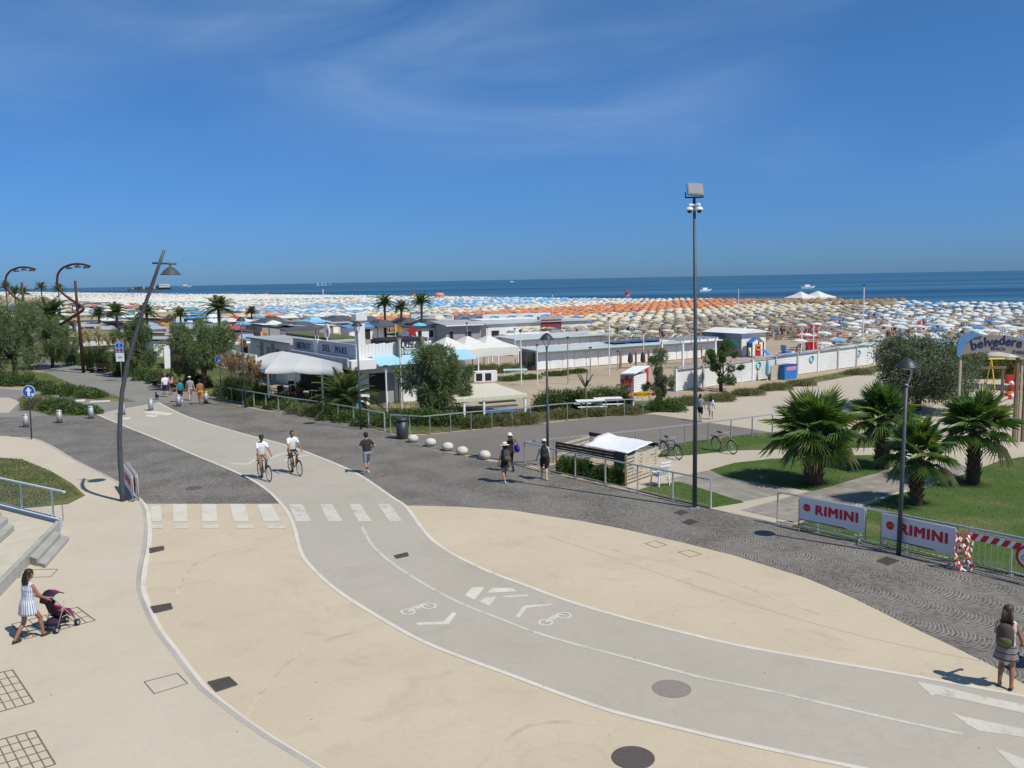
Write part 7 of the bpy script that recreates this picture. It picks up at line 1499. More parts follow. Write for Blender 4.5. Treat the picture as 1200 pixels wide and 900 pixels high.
# rough tufts on dune verge and beds
V, Fq, off = [], [], 0; mi = []
for q, n_ in (([(262, 469), (340, 463), (600, 480), (740, 470), (762, 484), (600, 497), (500, 507), (430, 499), (300, 476)], 26000), ([(780, 476), (900, 452), (1030, 428), (1040, 434), (930, 452), (870, 464)], 9000), ([(84, 420), (210, 420), (300, 440), (262, 467), (178, 447), (130, 431)], 16000), ([(20, 450), (36, 435), (90, 452), (160, 470), (60, 459)], 7000), ([(20, 470), (30, 463), (60, 464), (97, 480), (95, 486), (60, 487), (25, 478)], 5000), ([(0, 540), (25, 541), (60, 556), (95, 584), (40, 597), (0, 599)], 9000)):
    w = [P(*p) for p in q]; x0, x1, y0, y1 = min(p.x for p in w), max(p.x for p in w), min(p.y for p in w), max(p.y for p in w)
    px, py = rs.uniform(x0, x1, n_*3), rs.uniform(y0, y1, n_*3); k = inside(px, py, w); px, py = px[k][:n_], py[k][:n_]; m = len(px); zz_ = KZ+.01 if q[0] == (0, 540) else .005; hh = .12 if q[0] == (0, 540) else .28
    C = np.stack([px, py, np.full(m, zz_)], 1); D = rs.normal(size=(m, 3))*.45+np.array([0, 0, 1]); v, f = leaves(C, D, rs.uniform(.3*hh, hh, m), rs.uniform(.006, .016, m), rs, .2); V.append(v); Fq.append(f+off); off += len(v); mi.append(rs.choice(3, m, p=[.4, .35, .25]))
o = stuff(npmesh('rough_grass', np.concatenate(V), np.concatenate(Fq), DRY, np.concatenate(mi))); tag(o, 'rough dry grass on the verges and planted beds', 'grass')
# ================================================================== people, bicycles, pushchair, dogs
SKIN = {'tan': mat('skin_tan', (.42, .22, .13), .6, 0, .05), 'fair': mat('skin_fair', (.55, .33, .23), .6, 0, .05), 'brown': mat('skin_brown', (.30, .14, .08), .6, 0, .05)}
M_HAIR = mat('dark_hair', (.018, .012, .010), .55, 0, .2, 20); M_HAIRB = mat('brown_hair', (.06, .032, .018), .55, 0, .25, 20)
M_SHOE = mat('dark_shoe', (.03, .028, .03), .7); M_SHOEW = mat('white_shoe', (.7, .7, .68), .6); M_EYE = mat('eye_dark', (.02, .015, .012), .3)
def cm(name, c, r=.85): return mat('cloth_'+name, c, r, 0, .08, 6)
def ik(a, b, l1, l2, hint):
    d = b-a; L = min(d.length, (l1+l2)*.999); d = d.normalized() if d.length > 1e-6 else Vector((0, 0, -1)); x = (l1*l1-l2*l2+L*L)/(2*L); h = math.sqrt(max(0, l1*l1-x*x)); hv = Vector(hint)-d*Vector(hint).dot(d); hv.normalize(); return a+d*x+hv*h, a+d*L
def capsule(mb, p, q, r0, r1, k, n=10):
    p, q = Vector(p), Vector(q); d = q-p; L = d.length
    if L < 1e-5: mb.ell(p, (r0, r0, r0), n, 8, k=k); return
    d /= L; pts, rs_ = [], []
    for i in range(5): t = math.pi/2*(1-i/4); pts.append(p-d*r0*math.sin(t)); rs_.append(max(1e-4, r0*math.cos(t)))
    for i in range(1, 4): pts.append(p.lerp(q, i/4)); rs_.append(r0+(r1-r0)*i/4)
    for i in range(5): t = math.pi/2*i/4; pts.append(q+d*r1*math.sin(t)); rs_.append(max(1e-4, r1*math.cos(t)))
    mb.tube(pts, rs_, n, k=k)
def person(label, loc, heading, H=1.72, feet=((-.1, .0, 0), (.1, .0, 0)), hands=((-.28, .05, .82), (.28, .05, .82)), pelvis=None, lean=0.0, top=('tee', None), bottom=('shorts', None), skin='tan', shoes=None, sock=None,
           hair='short', hairm=None, hat=None, skirt=None, voxel=.016, headturn=0, headpitch=0, female=False, knee_hint=(0, 1, .15), toes=None, beard=False, group=None, cat='person', elbow=None):
    s = H/1.75; t = thing('person', label, cat, loc, heading, group)
    hip_z = .93 if pelvis is None else pelvis[2]; py = 0 if pelvis is None else pelvis[1]; pl = Vector((0, py, hip_z))
    up = Vector((0, math.sin(lean), math.cos(lean))); fw = Vector((0, math.cos(lean), -math.sin(lean)))
    sw = .155 if female else .185; hw = .095
    waist = pl+up*.18; chest = pl+up*.36; shc = pl+up*.49; neck = shc+up*.07; head = neck+up*.155+fw*.02
    ms = [SKIN[skin], top[1] or SKIN[skin], bottom[1] or SKIN[skin], shoes or M_SHOE, M_EYE, sock or SKIN[skin]]
    segs = []
    def cap(p, q, r0, r1, k): segs.append((Vector(p), Vector(q), r0, r1, k))
    kt = 1 if top[0] != 'none' else 0; kb = 2
    g = .012 if top[0] in ('tee', 'shirt') else .004
    cap(pl+Vector((-hw*.75, 0, -.02)), pl+Vector((hw*.75, 0, -.02)), .115, .115, kb); cap(pl+up*.06+Vector((-.06, 0, 0)), pl+up*.06+Vector((.06, 0, 0)), .112, .112, kt if top[0] in ('tee', 'shirt', 'tank') else kb)
    wr = .098 if female else .11
    cap(waist+Vector((-.055, 0, 0)), waist+Vector((.055, 0, 0)), wr+g, wr+g, kt); cap(chest+Vector((-.075, 0, 0)), chest+Vector((.075, 0, 0)), .108+g, .108+g, kt); cap(shc+Vector((-sw*.62, 0, -.03)), shc+Vector((sw*.62, 0, -.03)), .075+g, .075+g, kt)
    for u_ in (.25, .5, .75): m_ = waist.lerp(chest, u_); cap(m_+Vector((-.062, 0, 0)), m_+Vector((.062, 0, 0)), (wr+.108)/2+g, (wr+.108)/2+g, kt); m_ = chest.lerp(shc, u_); cap(m_+Vector((-.09, 0, 0)), m_+Vector((.09, 0, 0)), .102+g-.02*u_, .102+g-.02*u_, kt); m_ = (pl+up*.06).lerp(waist, u_); cap(m_+Vector((-.058, 0, 0)), m_+Vector((.058, 0, 0)), (wr+.112)/2+g*u_, (wr+.112)/2+g*u_, kt)
    if female: cap(chest+fw*.07+Vector((-.07, 0, .03)), chest+fw*.07+Vector((.07, 0, .03)), .06, .06, kt)
    cap(neck-up*.06, neck+up*.06, .057, .052, 0)
    # head
    ca, sa = math.cos(headturn), math.sin(headturn); hf = Vector((-sa, ca, 0)); hf = (hf*math.cos(headpitch)+Vector((0, 0, -math.sin(headpitch)))).normalized(); hr = Vector((ca, sa, 0)); hu = hr.cross(hf)
    hp = lambda x, y, z: head+hr*x+hf*y+hu*z
    cap(hp(0, .0, .035), hp(0, .015, .035), .092, .088, 0); cap(hp(0, .02, -.05), hp(0, .035, -.06), .068, .062, 0); cap(hp(0, .09, .005), hp(0, .112, -.02), .014, .017, 0)
    for sx in (-1, 1): cap(hp(sx*.088, 0, -.005), hp(sx*.092, -.01, .025), .016, .02, 0); cap(hp(sx*.035, .088, .02), hp(sx*.038, .088, .02), .013, .013, 4)
    cap(hp(-.02, .088, -.065), hp(.02, .088, -.065), .009, .009, 0)
    # arms
    for i, sx in enumerate((-1, 1)):
        sh = shc+Vector((sx*sw, 0, -.035)); hd = Vector(hands[i]); eh = elbow[i] if elbow else (sx*.5, -1, -.2); el, wrp = ik(sh, hd, .285, .255, eh)
        if top[0] in ('tee', 'shirt'):
            m = sh.lerp(el, .62 if top[0] == 'tee' else .95); cap(sh, m, .064, .060, 1); cap(m, el, .046, .040, 0)
        else: cap(sh, el, .052, .040, 0)
        cap(el, wrp, .040, .028, 0); d = (wrp-el).normalized(); side = d.cross(Vector((0, 0, 1)) if abs(d.z) < .9 else Vector((0, 1, 0))).normalized(); nrm = side.cross(d)
        pm = wrp+d*.06; cap(wrp, pm+side*.012, .026, .026, 0); cap(wrp, pm-side*.012, .026, .026, 0)
        for f_, (o, L) in enumerate(((-.032, .065), (-.011, .078), (.011, .072), (.032, .055))): b_ = pm+d*.02+side*o; k_ = b_+d*L*.55; cap(b_, k_, .0095, .009, 0); cap(k_, k_+d*L*.4-nrm*L*.35, .009, .008, 0)
        tb = wrp+d*.025+side*.028; cap(tb, tb+side*.03+d*.035, .012, .010, 0); cap(tb+side*.03+d*.035, tb+side*.03+d*.06-nrm*.015, .010, .009, 0)
    # legs
    for i, sx in enumerate((-1, 1)):
        hp_ = pl+Vector((sx*hw, 0, -.05)); ft = Vector(feet[i]); an = ft+Vector((0, 0, .075)); kn, an = ik(hp_, an, .435, .425, knee_hint if not isinstance(knee_hint[0], tuple) else knee_hint[i])
        if bottom[0] == 'shorts': m = hp_.lerp(kn, .72); cap(hp_, m, .098, .088, 2); cap(m, kn, .066, .054, 0)
        elif bottom[0] == 'trunks': m = hp_.lerp(kn, .45); cap(hp_, m, .096, .092, 2); cap(m, kn, .074, .054, 0)
        elif bottom[0] == 'long': cap(hp_, kn, .095, .07, 2)
        else: cap(hp_, kn, .088, .054, 0)
        if bottom[0] == 'long': cap(kn, an, .065, .05, 2)
        else:
            cf = kn.lerp(an, .3); cap(kn, cf-Vector((0, .015, 0)), .052, .055, 0)
            if sock is not None: s0 = cf.lerp(an, .55); cap(cf-Vector((0, .015, 0)), s0, .055, .044, 0); cap(s0, an, .044, .036, 5)
            else: cap(cf-Vector((0, .015, 0)), an, .055, .034, 0)
        td = Vector(toes[i]).normalized() if toes else Vector((0, 1, 0)); cap(an-Vector((0, 0, .035))-td*.035, an-Vector((0, 0, .04))+td*.08, .036, .038, 3); cap(an-Vector((0, 0, .042))+td*.08, an-Vector((0, 0, .048))+td*.155, .038, .028, 3)
    mb = MB()
    for p, q, r0, r1, k in segs: capsule(mb, p*s, q*s, r0*s, r1*s, k)
    tmp = mb.build('tmp_body', ms[0]); md = tmp.modifiers.new('remesh', 'REMESH'); md.mode = 'VOXEL'; md.voxel_size = voxel; sm_ = tmp.modifiers.new('smooth', 'SMOOTH'); sm_.factor = .5; sm_.iterations = 3 if voxel > .012 else 4
    dg = bpy.context.evaluated_depsgraph_get(); me = bpy.data.meshes.new_from_object(tmp.evaluated_get(dg)); bpy.data.objects.remove(tmp); me.name = 'body'
    # region of each face: nearest segment
    nf = len(me.polygons); C = np.empty(nf*3, np.float32); me.polygons.foreach_get('center', C); C = C.reshape(-1, 3)/s; best = np.full(nf, 1e9); mi = np.zeros(nf, np.int32)
    for p, q, r0, r1, k in segs:
        pa = np.array(p); d = np.array(q)-pa; L2 = max(1e-9, float(d@d)); u = np.clip((C-pa)@d/L2, 0, 1); dist = np.linalg.norm(C-pa-u[:, None]*d, axis=1)-(r0+(r1-r0)*u); m = dist < best; best[m] = dist[m]; mi[m] = k
    me.materials.clear()
    for m in ms: me.materials.append(m)
    me.polygons.foreach_set('material_index', mi); me.polygons.foreach_set('use_smooth', np.ones(nf, bool)); o = bpy.data.objects.new('body', me); COL.objects.link(o); o.parent = t
    hm = hairm or M_HAIR; HM = Matrix((hr, hf, hu)).transposed()
    if hair:
        mb = MB(); mb.ell(hp(0, -.018, .05)*s, (.101*s, .108*s, .098*s), 16, 10, M=HM); mb.ell(hp(0, -.045, 0)*s, (.096*s, .075*s, .095*s), 14, 8, M=HM)
        if hair in ('long', 'tail'):
            w_ = .085 if hair == 'long' else .05; rs2 = random.Random(3); base = hp(0, -.07, -.02)
            for j in range(9): x = (j-4)/4*w_; L = .36 if hair == 'long' else .42; mb.tube([(base+hr*x*.8+Vector((0, 0, .05)))*s, (base+hr*x+hf*-.05-Vector((0, 0, L*.4)))*s, (base+hr*x*1.1+hf*(-.04+rs2.uniform(-.02, .02))-Vector((0, 0, L*rs2.uniform(.85, 1.1))))*s], [.036*s, .034*s, .006*s], 6)
        mb.build('hair', hm, t, True)
    if hat:
        kind, hmat = hat; mb = MB(); c = hp(0, -.01, .075)*s; tl = Matrix((hr, hf, hu)).transposed() @ Matrix.Rotation(R(-6), 3, 'X')
        if kind == 'straw': mb.lathe([(.25*s, -.02*s), (.17*s, .0), (.115*s, .01*s), (.112*s, .07*s), (.09*s, .115*s), (.03*s, .125*s), (.001, .125*s)], 20, c, M=tl)
        elif kind == 'bucket': mb.lathe([(.17*s, -.03*s), (.112*s, .02*s), (.105*s, .08*s), (.08*s, .11*s), (.001, .112*s)], 18, c, M=tl)
        else: mb.ell(c, (.108*s, .115*s, .085*s), 14, 8, M=tl); mb.box(c+tl @ Vector((0, .13*s, .0)), (.15*s, .13*s, .012*s), tl)
        ho = mb.build('hat', hmat, t, True)
        if kind == 'straw': mb = MB(); mb.lathe([(.119*s, .012*s), (.118*s, .035*s)], 20, c, M=tl); mb.build('hat_band', M_BLACK, ho, True)
    if skirt:
        kind, zt, zb, r0, r1, m = skirt; mb = MB(); N = 40; prof = []
        V = []; rows = 10
        for j in range(rows+1):
            u = j/rows; z = zt+(zb-zt)*u; r_ = r0+(r1-r0)*u**.9
            if kind == 'dress' and u < .45: r_ = r0*(1-.10*math.sin(math.pi*u/.45))
            cy = py+math.sin(lean)*max(0, z-hip_z)
            for i in range(N): a_ = 2*math.pi*i/N; w_ = 1+(.05*math.sin(a_*9+j*.25)*u if u > .3 else 0); V.append((r_*1.12*w_*math.cos(a_)*s, (cy+r_*.86*w_*math.sin(a_))*s, z*s))
        mb.add(V, [(j*N+i, j*N+(i+1) % N, (j+1)*N+(i+1) % N, (j+1)*N+i) for j in range(rows) for i in range(N)]); so_ = mb.build('dress' if kind == 'dress' else 'skirt', m, t, True); sm = so_.modifiers.new('thick', 'SOLIDIFY'); sm.thickness = .006
    return t
def stripes(name, c1, c2, vertical, scale, extra=None):
    m = bpy.data.materials.new(name); n, l = nodes_of(m); b = n['Principled BSDF']; b.inputs['Roughness'].default_value = .85; t = n.new('ShaderNodeTexCoord'); sp = n.new('ShaderNodeSeparateXYZ'); l.new(t.outputs['Object'], sp.inputs[0])
    if vertical: at = n.new('ShaderNodeMath'); at.operation = 'ARCTAN2'; l.new(sp.outputs[1], at.inputs[0]); l.new(sp.outputs[0], at.inputs[1]); src = at.outputs[0]
    else: src = sp.outputs[2]
    mu = n.new('ShaderNodeMath'); mu.operation = 'MULTIPLY'; l.new(src, mu.inputs[0]); mu.inputs[1].default_value = scale; s_ = n.new('ShaderNodeMath'); s_.operation = 'SINE'; l.new(mu.outputs[0], s_.inputs[0])
    cr = n.new('ShaderNodeValToRGB'); l.new(s_.outputs[0], cr.inputs[0]); cr.color_ramp.elements[0].position = .42; cr.color_ramp.elements[0].color = (*c1, 1); cr.color_ramp.elements[1].position = .55; cr.color_ramp.elements[1].color = (*c2, 1)
    if extra: e = cr.color_ramp.elements.new(.2); e.color = (*extra, 1)
    l.new(cr.outputs[0], b.inputs['Base Color']); return m
M_STRP = stripes('blue_white_stripes', (.62, .63, .66), (.10, .15, .30), True, 26); M_BAND = stripes('banded_skirt', (.50, .46, .42), (.06, .06, .07), False, 52, (.20, .17, .17))
def head_of(a, b): d = P(*b)-P(*a); return math.atan2(d.y, d.x)-math.pi/2
# --- woman with pushchair
wl_ = P(37, 749, KZ); hdg = head_of((37, 749), (84, 731)); wsp = wl_
person('woman in striped dress pushing a pushchair over the pavement', wl_, hdg, 1.66, feet=((-.09, -.36, .02), (.09, .26, .0)), hands=((-.22, .34, .95), (.22, .34, .95)), lean=.12, top=('tank', M_STRP), bottom=('bare', M_STRP), skin='brown', shoes=M_SHOE, hair='long', skirt=('dress', 1.30, .66, .125, .215, M_STRP), voxel=.009, female=True, pelvis=(0, -.03, .91), headpitch=.15, elbow=((-.4, -.5, -.6), (.4, -.5, -.6)))
fwd = Vector((-math.sin(hdg), math.cos(hdg), 0)); t = thing('pushchair', 'dark purple folding pushchair held by the woman in stripes', 'pushchair', wl_+fwd*.66, hdg); t.scale = (.86, .76, .92)
M_PURP = mat('purple_fabric', (.030, .010, .028), .8, 0, .15, 6); M_PINK = mat('magenta_fabric', (.20, .015, .08), .8)
mb = MB()
for sx in (-.25, .25): mb.tube([(sx, -.42, 1.0), (sx, -.30, .98), (sx, .10, .55), (sx, .48, .12)], .014, 6); mb.tube([(sx, -.22, .10), (sx, .02, .55), (sx, .10, .80)], .013, 6)
mb.tube([(-.25, -.42, 1.0), (.25, -.42, 1.0)], .016, 6); mb.tube([(-.25, -.22, .12), (.25, -.22, .12)], .012, 6); mb.build('frame', M_STEEL, t, True)
for sx in (-.25, .25):
    for y in (-.24, .48):
        mb = MB()
        for o in (-.035, .035): mb.torus((sx+o, y, .09), .07, .018, 'X', 16, 5)
        w_ = mb.build('wheel', M_BLACK, t, True); mb = MB(); mb.lathe([(.045, -.045), (.045, .045)], 10, (sx, y, .09), M=Matrix.Rotation(math.pi/2, 3, 'Y')); mb.build('hub', M_STEEL, w_)
mb = MB(); mb.add([(-.22, -.10, .42), (.22, -.10, .42), (.22, .22, .46), (-.22, .22, .46), (-.22, -.26, .85), (.22, -.26, .85), (-.22, -.1, .36), (.22, -.1, .36), (.22, .22, .40), (-.22, .22, .40)], [(0, 1, 2, 3), (0, 4, 5, 1), (6, 9, 8, 7), (3, 2, 8, 9)]); mb.build('seat', M_PURP, t)
mb = MB(); N = 8; V = []
for i in range(N+1):
    a_ = R(5+125*i/N)
    for x in (-.24, .24): V.append((x, -.06-.30*math.cos(a_), .74+.30*math.sin(a_)))
mb.add(V, [(2*i, 2*i+1, 2*i+3, 2*i+2) for i in range(N)]); hd_ = mb.build('hood', M_PURP, t, True); so_ = hd_.modifiers.new('s', 'SOLIDIFY'); so_.thickness = .02
mb = MB(); mb.ell((0, -.02, 1.035), (.2, .07, .02)); mb.build('hood_trim', M_PINK, hd_, True)
mb = MB(); mb.ell((0, -.08, .24), (.23, .26, .11)); mb.build('basket', M_PURP, t, True); mb = MB(); mb.add([(-.23, .05, .60), (-.23, .30, .52), (-.23, .45, .20), (-.23, .15, .40)], [(0, 1, 2, 3)]); mb.add([(.23, .05, .60), (.23, .30, .52), (.23, .45, .20), (.23, .15, .40)], [(0, 1, 2, 3)]); mb.build('side_panel', M_PINK, t)
person('small child sitting in the pushchair', wl_+fwd*.66+Vector((0, 0, .16)), hdg, .74, feet=((-.1, .85, .28), (.1, .85, .30)), hands=((-.2, .45, .75), (.2, .45, .75)), pelvis=(0, .1, .55), lean=-.3, top=('tee', M_PINK), bottom=('bare', M_PURP), skin='tan', hair='short', voxel=.012)
# --- woman with backpack on the right
hdg = head_of((1172, 806), (1190, 770)); bw = P(1177, 806)
person('woman with backpack and banded skirt at the right edge', bw, hdg, 1.66, feet=((-.10, .02, 0), (.13, -.06, 0)), hands=((-.14, .36, 1.10), (.24, .22, .95)), lean=.03, top=('tank', cm('offwhite', (.55, .53, .50))), bottom=('bare', M_BAND), skin='brown', shoes=M_SHOE, hair='long', hairm=M_HAIRB, skirt=('skirt', 1.0, .64, .135, .205, M_BAND), voxel=.009, female=True, headpitch=.25)
def backpack(label, loc, hdg, s=1.0, c1=(.07, .055, .05), c2=(.10, .11, .04), z=1.16, dy=-.20):
    fwd = Vector((-math.sin(hdg), math.cos(hdg), 0)); t = thing('backpack', label, 'backpack', loc+fwd*dy+Vector((0, 0, z-.24*s)), hdg); m1 = mat('pack_%s' % label[:9], c1, .85, 0, .2, 10); m2 = mat('pock_%s' % label[:9], c2, .85, 0, .2, 10)
    mb = MB(); mb.lathe([(.10*s, 0), (.165*s, .04*s), (.17*s, .20*s), (.155*s, .38*s), (.10*s, .46*s), (.01, .48*s)], 14, sx=1, sy=.62); mb.build('main_bag', m1, t, True); mb = MB(); mb.lathe([(.08*s, .03*s), (.13*s, .06*s), (.13*s, .18*s), (.07*s, .22*s)], 12, (0, -.06*s, 0), sx=1, sy=.55); mb.build('pocket', m2, t, True)
    for sx in (-1, 1): mb = MB(); mb.tube([(sx*.10*s, .08*s, .42*s), (sx*.12*s, .16*s, .47*s), (sx*.13*s, .30*s, .36*s), (sx*.14*s, .28*s, .12*s), (sx*.12*s, .06*s, .04*s)], .018*s, 5); mb.build('strap', m1, t, True)
    return t
backpack('dark backpack with green pocket on the woman at right', bw, hdg, .95)
t = thing('smartphone', 'small dark phone held up by the woman at right', 'phone', bw+Vector((-math.sin(hdg), math.cos(hdg), 0))*.40+Vector((-.05, 0, 1.10)), hdg); mb = MB(); mb.box((0, 0, .07), (.075, .009, .15)); mb.build('body', M_BLACK, t)
# --- three women near the lamp
h1 = head_of((591, 566), (560, 548)); q = P(592, 565.5)
person('woman in wide straw hat and black dress near the stone balls', q, h1, 1.60, feet=((-.08, -.22, .02), (.08, .24, 0)), hands=((-.30, .02, .80), (.30, -.05, .82)), top=('tank', cm('black', (.02, .02, .022))), bottom=('bare', cm('black', (.02, .02, .022))), skin='tan', shoes=M_SHOEW, hair='long', hat=('straw', cm('straw', (.66, .60, .45))), skirt=('skirt', 1.0, .70, .13, .19, cm('black', (.02, .02, .022))), voxel=.014, female=True)
backpack('dark backpack on the woman in the wide straw hat', q, h1, .95, (.025, .025, .035), (.03, .03, .045))
q = P(598, 552.5); h2 = head_of((587, 553), (556, 540))
person('woman in white hat carrying a blue bag, walking behind', q, h2, 1.62, feet=((-.08, .22, 0), (.08, -.20, .02)), hands=((-.3, .05, .80), (.24, -.10, 1.0)), top=('tank', cm('darkred', (.05, .02, .02))), bottom=('long', cm('black', (.02, .02, .022))), skin='tan', hair='long', hat=('bucket', cm('white', (.68, .66, .60))), voxel=.014, female=True)
t = thing('shoulder_bag', 'bright blue shoulder bag on the woman in the white hat', 'bag', q+Vector((.30, -.1, .90)), h2); mb = MB(); mb.ell((0, 0, .12), (.10, .24, .17), 14, 8); mb.build('bag_body', cm('royalblue', (.02, .05, .40)), t, True); mb = MB(); mb.tube([(0, .15, .24), (-.08, .08, .50), (-.08, -.02, .52), (0, -.15, .24)], .016, 5); mb.build('strap', cm('navy', (.02, .03, .10)), t, True)
q = P(638, 562); h3 = head_of((638, 562), (628, 540))
person('woman in white cap and black shorts by the street lamp', q, h3, 1.66, feet=((-.09, .20, 0), (.09, -.18, .02)), hands=((-.32, .18, .86), (.28, .05, .82)), top=('tee', stripes('pale_check', (.55, .58, .64), (.30, .36, .46), False, 120)), bottom=('shorts', cm('black', (.02, .02, .022))), skin='fair', shoes=M_SHOEW, hair='tail', hat=('cap', cm('white', (.68, .66, .60))), voxel=.014, female=True)
backpack('black backpack on the woman in the white cap', q, h3, 1.0, (.02, .02, .022), (.03, .03, .03))
# --- runner
q = P(431, 555); h4 = head_of((431, 555), (385, 530))
person('runner in dark shirt and grey shorts on the cobbles', q, h4, 1.78, feet=((-.09, -.30, .16), (.09, .14, 0)), hands=((-.26, .22, 1.12), (.26, .12, 1.08)), lean=.10, top=('tee', cm('charcoal', (.022, .024, .032))), bottom=('shorts', cm('greyblue', (.24, .27, .32))), skin='tan', shoes=M_SHOEW, sock=cm('black', (.02, .02, .022)), hair='short', voxel=.013, toes=((0, .5, -.8), (0, 1, 0)))
# --- bicycles
def bicycle(label, loc, rz, colr=(.03, .03, .035), lean=0, basket=False, group='bicycles', tilt=0):
    t = thing('bicycle', label, 'bicycle', loc, rz, group); t.rotation_euler = (0, tilt, rz); mf = mat('bike_%s' % str(colr), colr, .4, .1, .05); WB = 1.04; r_ = .335
    for y in (0, WB):
        mb = MB(); mb.torus((0, y, r_), r_-.02, .02, 'X', 32, 6); w = mb.build('wheel', M_BLACK, t, True); mb = MB(); mb.torus((0, y, r_), r_-.045, .012, 'X', 32, 4); mb.build('rim', M_STEEL, w, True); mb = MB()
        for i in range(14): a_ = math.pi*2*i/14; mb.tube([(.02*(-1)**i, y, r_), (0, y+(r_-.05)*math.cos(a_), r_+(r_-.05)*math.sin(a_))], .0025, 3, cap=False)
        mb.lathe([(.025, -.04), (.025, .04)], 8, (0, y, r_), M=Matrix.Rotation(math.pi/2, 3, 'Y')); mb.build('spokes', M_STEEL, w)
        mb = MB(); mb.tube([(0, y+(r_+.02)*math.cos(a_), r_+(r_+.02)*math.sin(a_)) for a_ in [R(30+120*k/8) for k in range(9)]], .018, 5); mb.build('mudguard', mf, t, True)
    bb_, st, hd, ht = (0, .44, .28), (0, .30, .80), (0, .88, .58), (0, .84, .82)
    mb = MB()
    for a_, b_, q_ in ((bb_, st, .018), (bb_, hd, .02), (st, ht, .016), (bb_, (0, 0, r_), .012), (st, (0, 0, r_), .010), (ht, hd, .022)): mb.tube([a_, b_], q_, 7)
    mb.build('frame', mf, t, True); mb = MB(); mb.tube([hd, (0, .95, .45), (0, WB, r_)], .015, 6); mb.build('fork', M_STEEL, t, True)
    mb = MB(); mb.tube([st, (0, .27, .92)], .013, 6); mb.build('seat_post', M_STEEL, t); mb = MB(); mb.lathe([(.02, 0), (.09, .03), (.10, .06), (.04, .08)], 12, (0, .24, .91), sx=.8, sy=1.35); mb.build('saddle', M_BLACK, t, True)
    mb = MB(); mb.tube([ht, (0, .82, 1.0)], .014, 6); mb.tube([(-.29, .62, 1.03), (-.24, .74, 1.04), (-.1, .83, 1.02), (0, .83, 1.0), (.1, .83, 1.02), (.24, .74, 1.04), (.29, .62, 1.03)], .012, 6); hb = mb.build('handlebar', M_STEEL, t, True)
    for sx in (-1, 1): mb = MB(); mb.tube([(sx*.25, .72, 1.04), (sx*.295, .61, 1.03)], .018, 6); mb.build('grip', M_BLACK, hb)
    mb = MB(); mb.torus((.05, .44, .28), .09, .008, 'X', 18, 4); mb.tube([(.06, .44, .28), (.07, .50, .12)], .011, 5); mb.tube([(-.06, .44, .28), (-.07, .38, .44)], .011, 5); cr_ = mb.build('crank', M_STEEL, t)
    for p in ((.12, .50, .12), (-.12, .38, .44)): mb = MB(); mb.box(p, (.09, .08, .025)); mb.build('pedal', M_BLACK, cr_)
    mb = MB(); mb.ell((0, .90, .80), (.035, .04, .035)); mb.build('front_light', M_STEEL, t, True); mb = MB(); mb.bb(-.06, .06, -.32, .18, .70, .715); mb.build('rack', M_DGREY, t)
    return t
def rider(label, rear, front, colr, top, shortc, skin, hat=None, hm=None, H=1.76):
    a_, b_ = P(*rear), P(*front); d = b_-a_; rz = math.atan2(d.y, d.x)-math.pi/2; bicycle('dark bicycle ridden by the '+label, a_, rz, colr, group='ridden bicycles')
    s = H/1.75; f = Vector((-math.sin(rz), math.cos(rz), 0)); g = lambda x, y, z: (x/s, y/s, z/s)
    person(label, a_, rz, H, feet=(g(-.12, .36, .455), g(.12, .48, .135)), hands=(g(-.27, .66, 1.07), g(.27, .66, 1.07)), pelvis=(0, .20/s, 1.06/s), lean=.22, top=('tee', top), bottom=('shorts', shortc), skin=skin, shoes=M_SHOE, hair='short', hairm=hm, hat=hat, voxel=.012, headturn=-.1, elbow=((-.8, -.3, -.5), (.8, -.3, -.5)))
rider('cyclist in white shirt and dark cap, left', (305.2, 559.5), (317.3, 565.3), (.04, .04, .045), cm('whitetee', (.72, .72, .72)), cm('khaki', (.25, .14, .09)), 'brown', hat=('cap', M_SHOE))
rider('bareheaded cyclist in white shirt and dark shorts, right', (341.0, 553), (351.3, 557.8), (.025, .025, .03), cm('whitetee', (.72, .72, .72)), cm('dark', (.02, .02, .03)), 'brown')
d = P(798, 541)-P(778, 534); bicycle('black bicycle parked beside the bin enclosure', P(779, 534), math.atan2(d.y, d.x)-math.pi/2+.1, (.02, .02, .022), group='parked bicycles', tilt=.1)
d = P(861, 531)-P(838, 526); bicycle('silver and red bicycle parked on the lawn edge', P(840, 528), math.atan2(d.y, d.x)-math.pi/2, (.42, .17, .10), group='parked bicycles', tilt=.12)
# --- walkers by the railing and far people
def walker(label, px, to, H, top, bottom, skin, ph=1, **k):
    person(label, P(*px), head_of(px, to), H, feet=((-.08, .20*ph, 0 if ph > 0 else .02), (.08, -.20*ph, .02 if ph > 0 else 0)), hands=((-.29, -.12*ph, .82), (.29, .16*ph, .84)), top=top, bottom=bottom, skin=skin, voxel=k.pop('voxel', .020), **k)
walker('man in white shirt and navy shorts walking away', (194.5, 465.5), (180, 455), 1.74, ('tee', cm('whitetee', (.72, .72, .72))), ('shorts', cm('navyblue', (.03, .04, .14))), 'tan', 1, hairm=mat('fair_hair', (.25, .12, .06), .6))
walker('woman in pink patterned top beside the man in white', (201, 462.5), (188, 452), 1.64, ('tank', cm('rose', (.5, .25, .25))), ('trunks', cm('darkred', (.05, .02, .02))), 'brown', -1, female=True, hair='tail')
walker('boy in teal shirt and black shorts walking away', (212, 471.5), (200, 460), 1.62, ('tee', cm('teal', (.02, .20, .28))), ('shorts', cm('black', (.02, .02, .022))), 'tan', 1, sock=cm('whitesock', (.7, .7, .7)), shoes=M_SHOEW)
walker('man in grey shirt and white cap walking away', (223.5, 469.5), (212, 458), 1.72, ('tee', cm('greytee', (.27, .27, .29))), ('shorts', cm('pinkish', (.52, .40, .38))), 'fair', -1, hat=('cap', cm('white', (.68, .66, .60))))
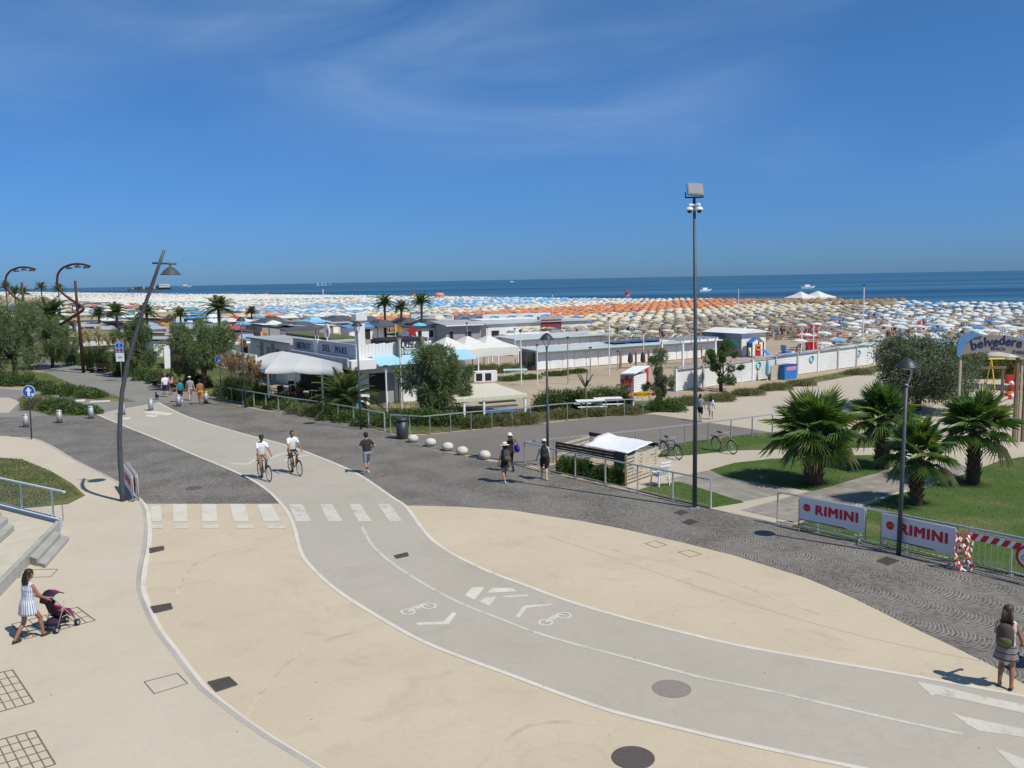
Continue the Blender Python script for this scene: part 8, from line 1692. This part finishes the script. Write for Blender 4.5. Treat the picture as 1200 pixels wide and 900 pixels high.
walker('bare chested man in orange shorts walking away', (235.5, 474), (226, 462), 1.74, ('none', None), ('shorts', cm('orange', (.72, .25, .02))), 'brown', 1)
walker('man in grey shirt and dark shorts on the sandy path', (820.5, 493.5), (835, 478), 1.52, ('tee', cm('greytee', (.27, .27, .29))), ('shorts', cm('black', (.02, .02, .022))), 'tan', 1, hat=('cap', M_SHOE))
walker('person in white tunic on the sandy path', (833, 491.5), (846, 476), 1.36, ('shirt', cm('offwhite2', (.62, .56, .55))), ('bare', cm('offwhite2', (.62, .56, .55))), 'tan', -1, female=True, hair='long', skirt=('skirt', 1.0, .62, .14, .2, cm('offwhite2', (.62, .56, .55))))
walker('person in white clothes on the far walkway', (58.5, 423.5), (52, 415), 1.7, ('tank', cm('offwhite', (.55, .53, .50))), ('long', cm('whitetee', (.72, .72, .72))), 'fair', 1, female=True)
walker('person in black shirt and red shorts on the far walkway', (69.5, 421), (62, 412), 1.7, ('tee', cm('black', (.02, .02, .022))), ('shorts', cm('crimson', (.45, .03, .05))), 'tan', -1)
# --- dogs
def dog(label, loc, rz, s, m, m2=None):
    t = thing('dog', label, 'dog', loc, rz); mb = MB(); seg = []
    def c(p, q, r0, r1): capsule(mb, Vector(p)*s, Vector(q)*s, r0*s, r1*s, 0)
    c((0, -.28, .50), (0, .05, .49), .105, .12); c((0, .05, .49), (0, .25, .50), .13, .12); c((0, .25, .54), (0, .40, .72), .085, .07); c((0, .42, .76), (0, .46, .77), .085, .08); c((0, .50, .74), (0, .62, .71), .05, .038)
    for x in (-.08, .08):
        c((x, .24, .44), (x, .22, .24), .06, .035); c((x, .22, .24), (x, .23, .04), .032, .026); c((x, .23, .03), (x, .28, .025), .03, .026)
        c((x, -.26, .46), (x, -.20, .30), .085, .05); c((x, -.20, .30), (x, -.34, .17), .042, .03); c((x, -.34, .17), (x, -.31, .03), .028, .026); c((x, -.31, .03), (x, -.26, .025), .03, .026)
        c((x*.9, .40, .82), (x*1.15, .37, .74), .03, .02)
    c((0, -.36, .55), (0, -.50, .50), .035, .028); c((0, -.50, .50), (0, -.62, .58), .028, .012)
    tmp = mb.build('tmp', m); md = tmp.modifiers.new('r', 'REMESH'); md.mode = 'VOXEL'; md.voxel_size = .016*s; sm = tmp.modifiers.new('s', 'SMOOTH'); sm.iterations = 3; dg = bpy.context.evaluated_depsgraph_get(); me = bpy.data.meshes.new_from_object(tmp.evaluated_get(dg)); bpy.data.objects.remove(tmp)
    me.materials.clear(); me.materials.append(m); me.polygons.foreach_set('use_smooth', [True]*len(me.polygons)); o = bpy.data.objects.new('body', me); COL.objects.link(o); o.parent = t
    mb = MB(); mb.torus((0, 0, 0), .085*s, .012*s, 'Z', 16, 5); cl = mb.build('collar', M_RED, t, True); cl.location = (0, .32*s, .62*s); cl.rotation_euler = (R(-45), 0, 0); return t
M_FUR = mat('black_fur', (.012, .011, .012), .8, 0, .3, 20, .4, 60)
dog('black dog half cut by the right picture edge', P(1216, 780), R(150), .95, M_FUR)
dog('small black dog on a lead beside the man in white', P(184, 468), R(35), .62, M_FUR)
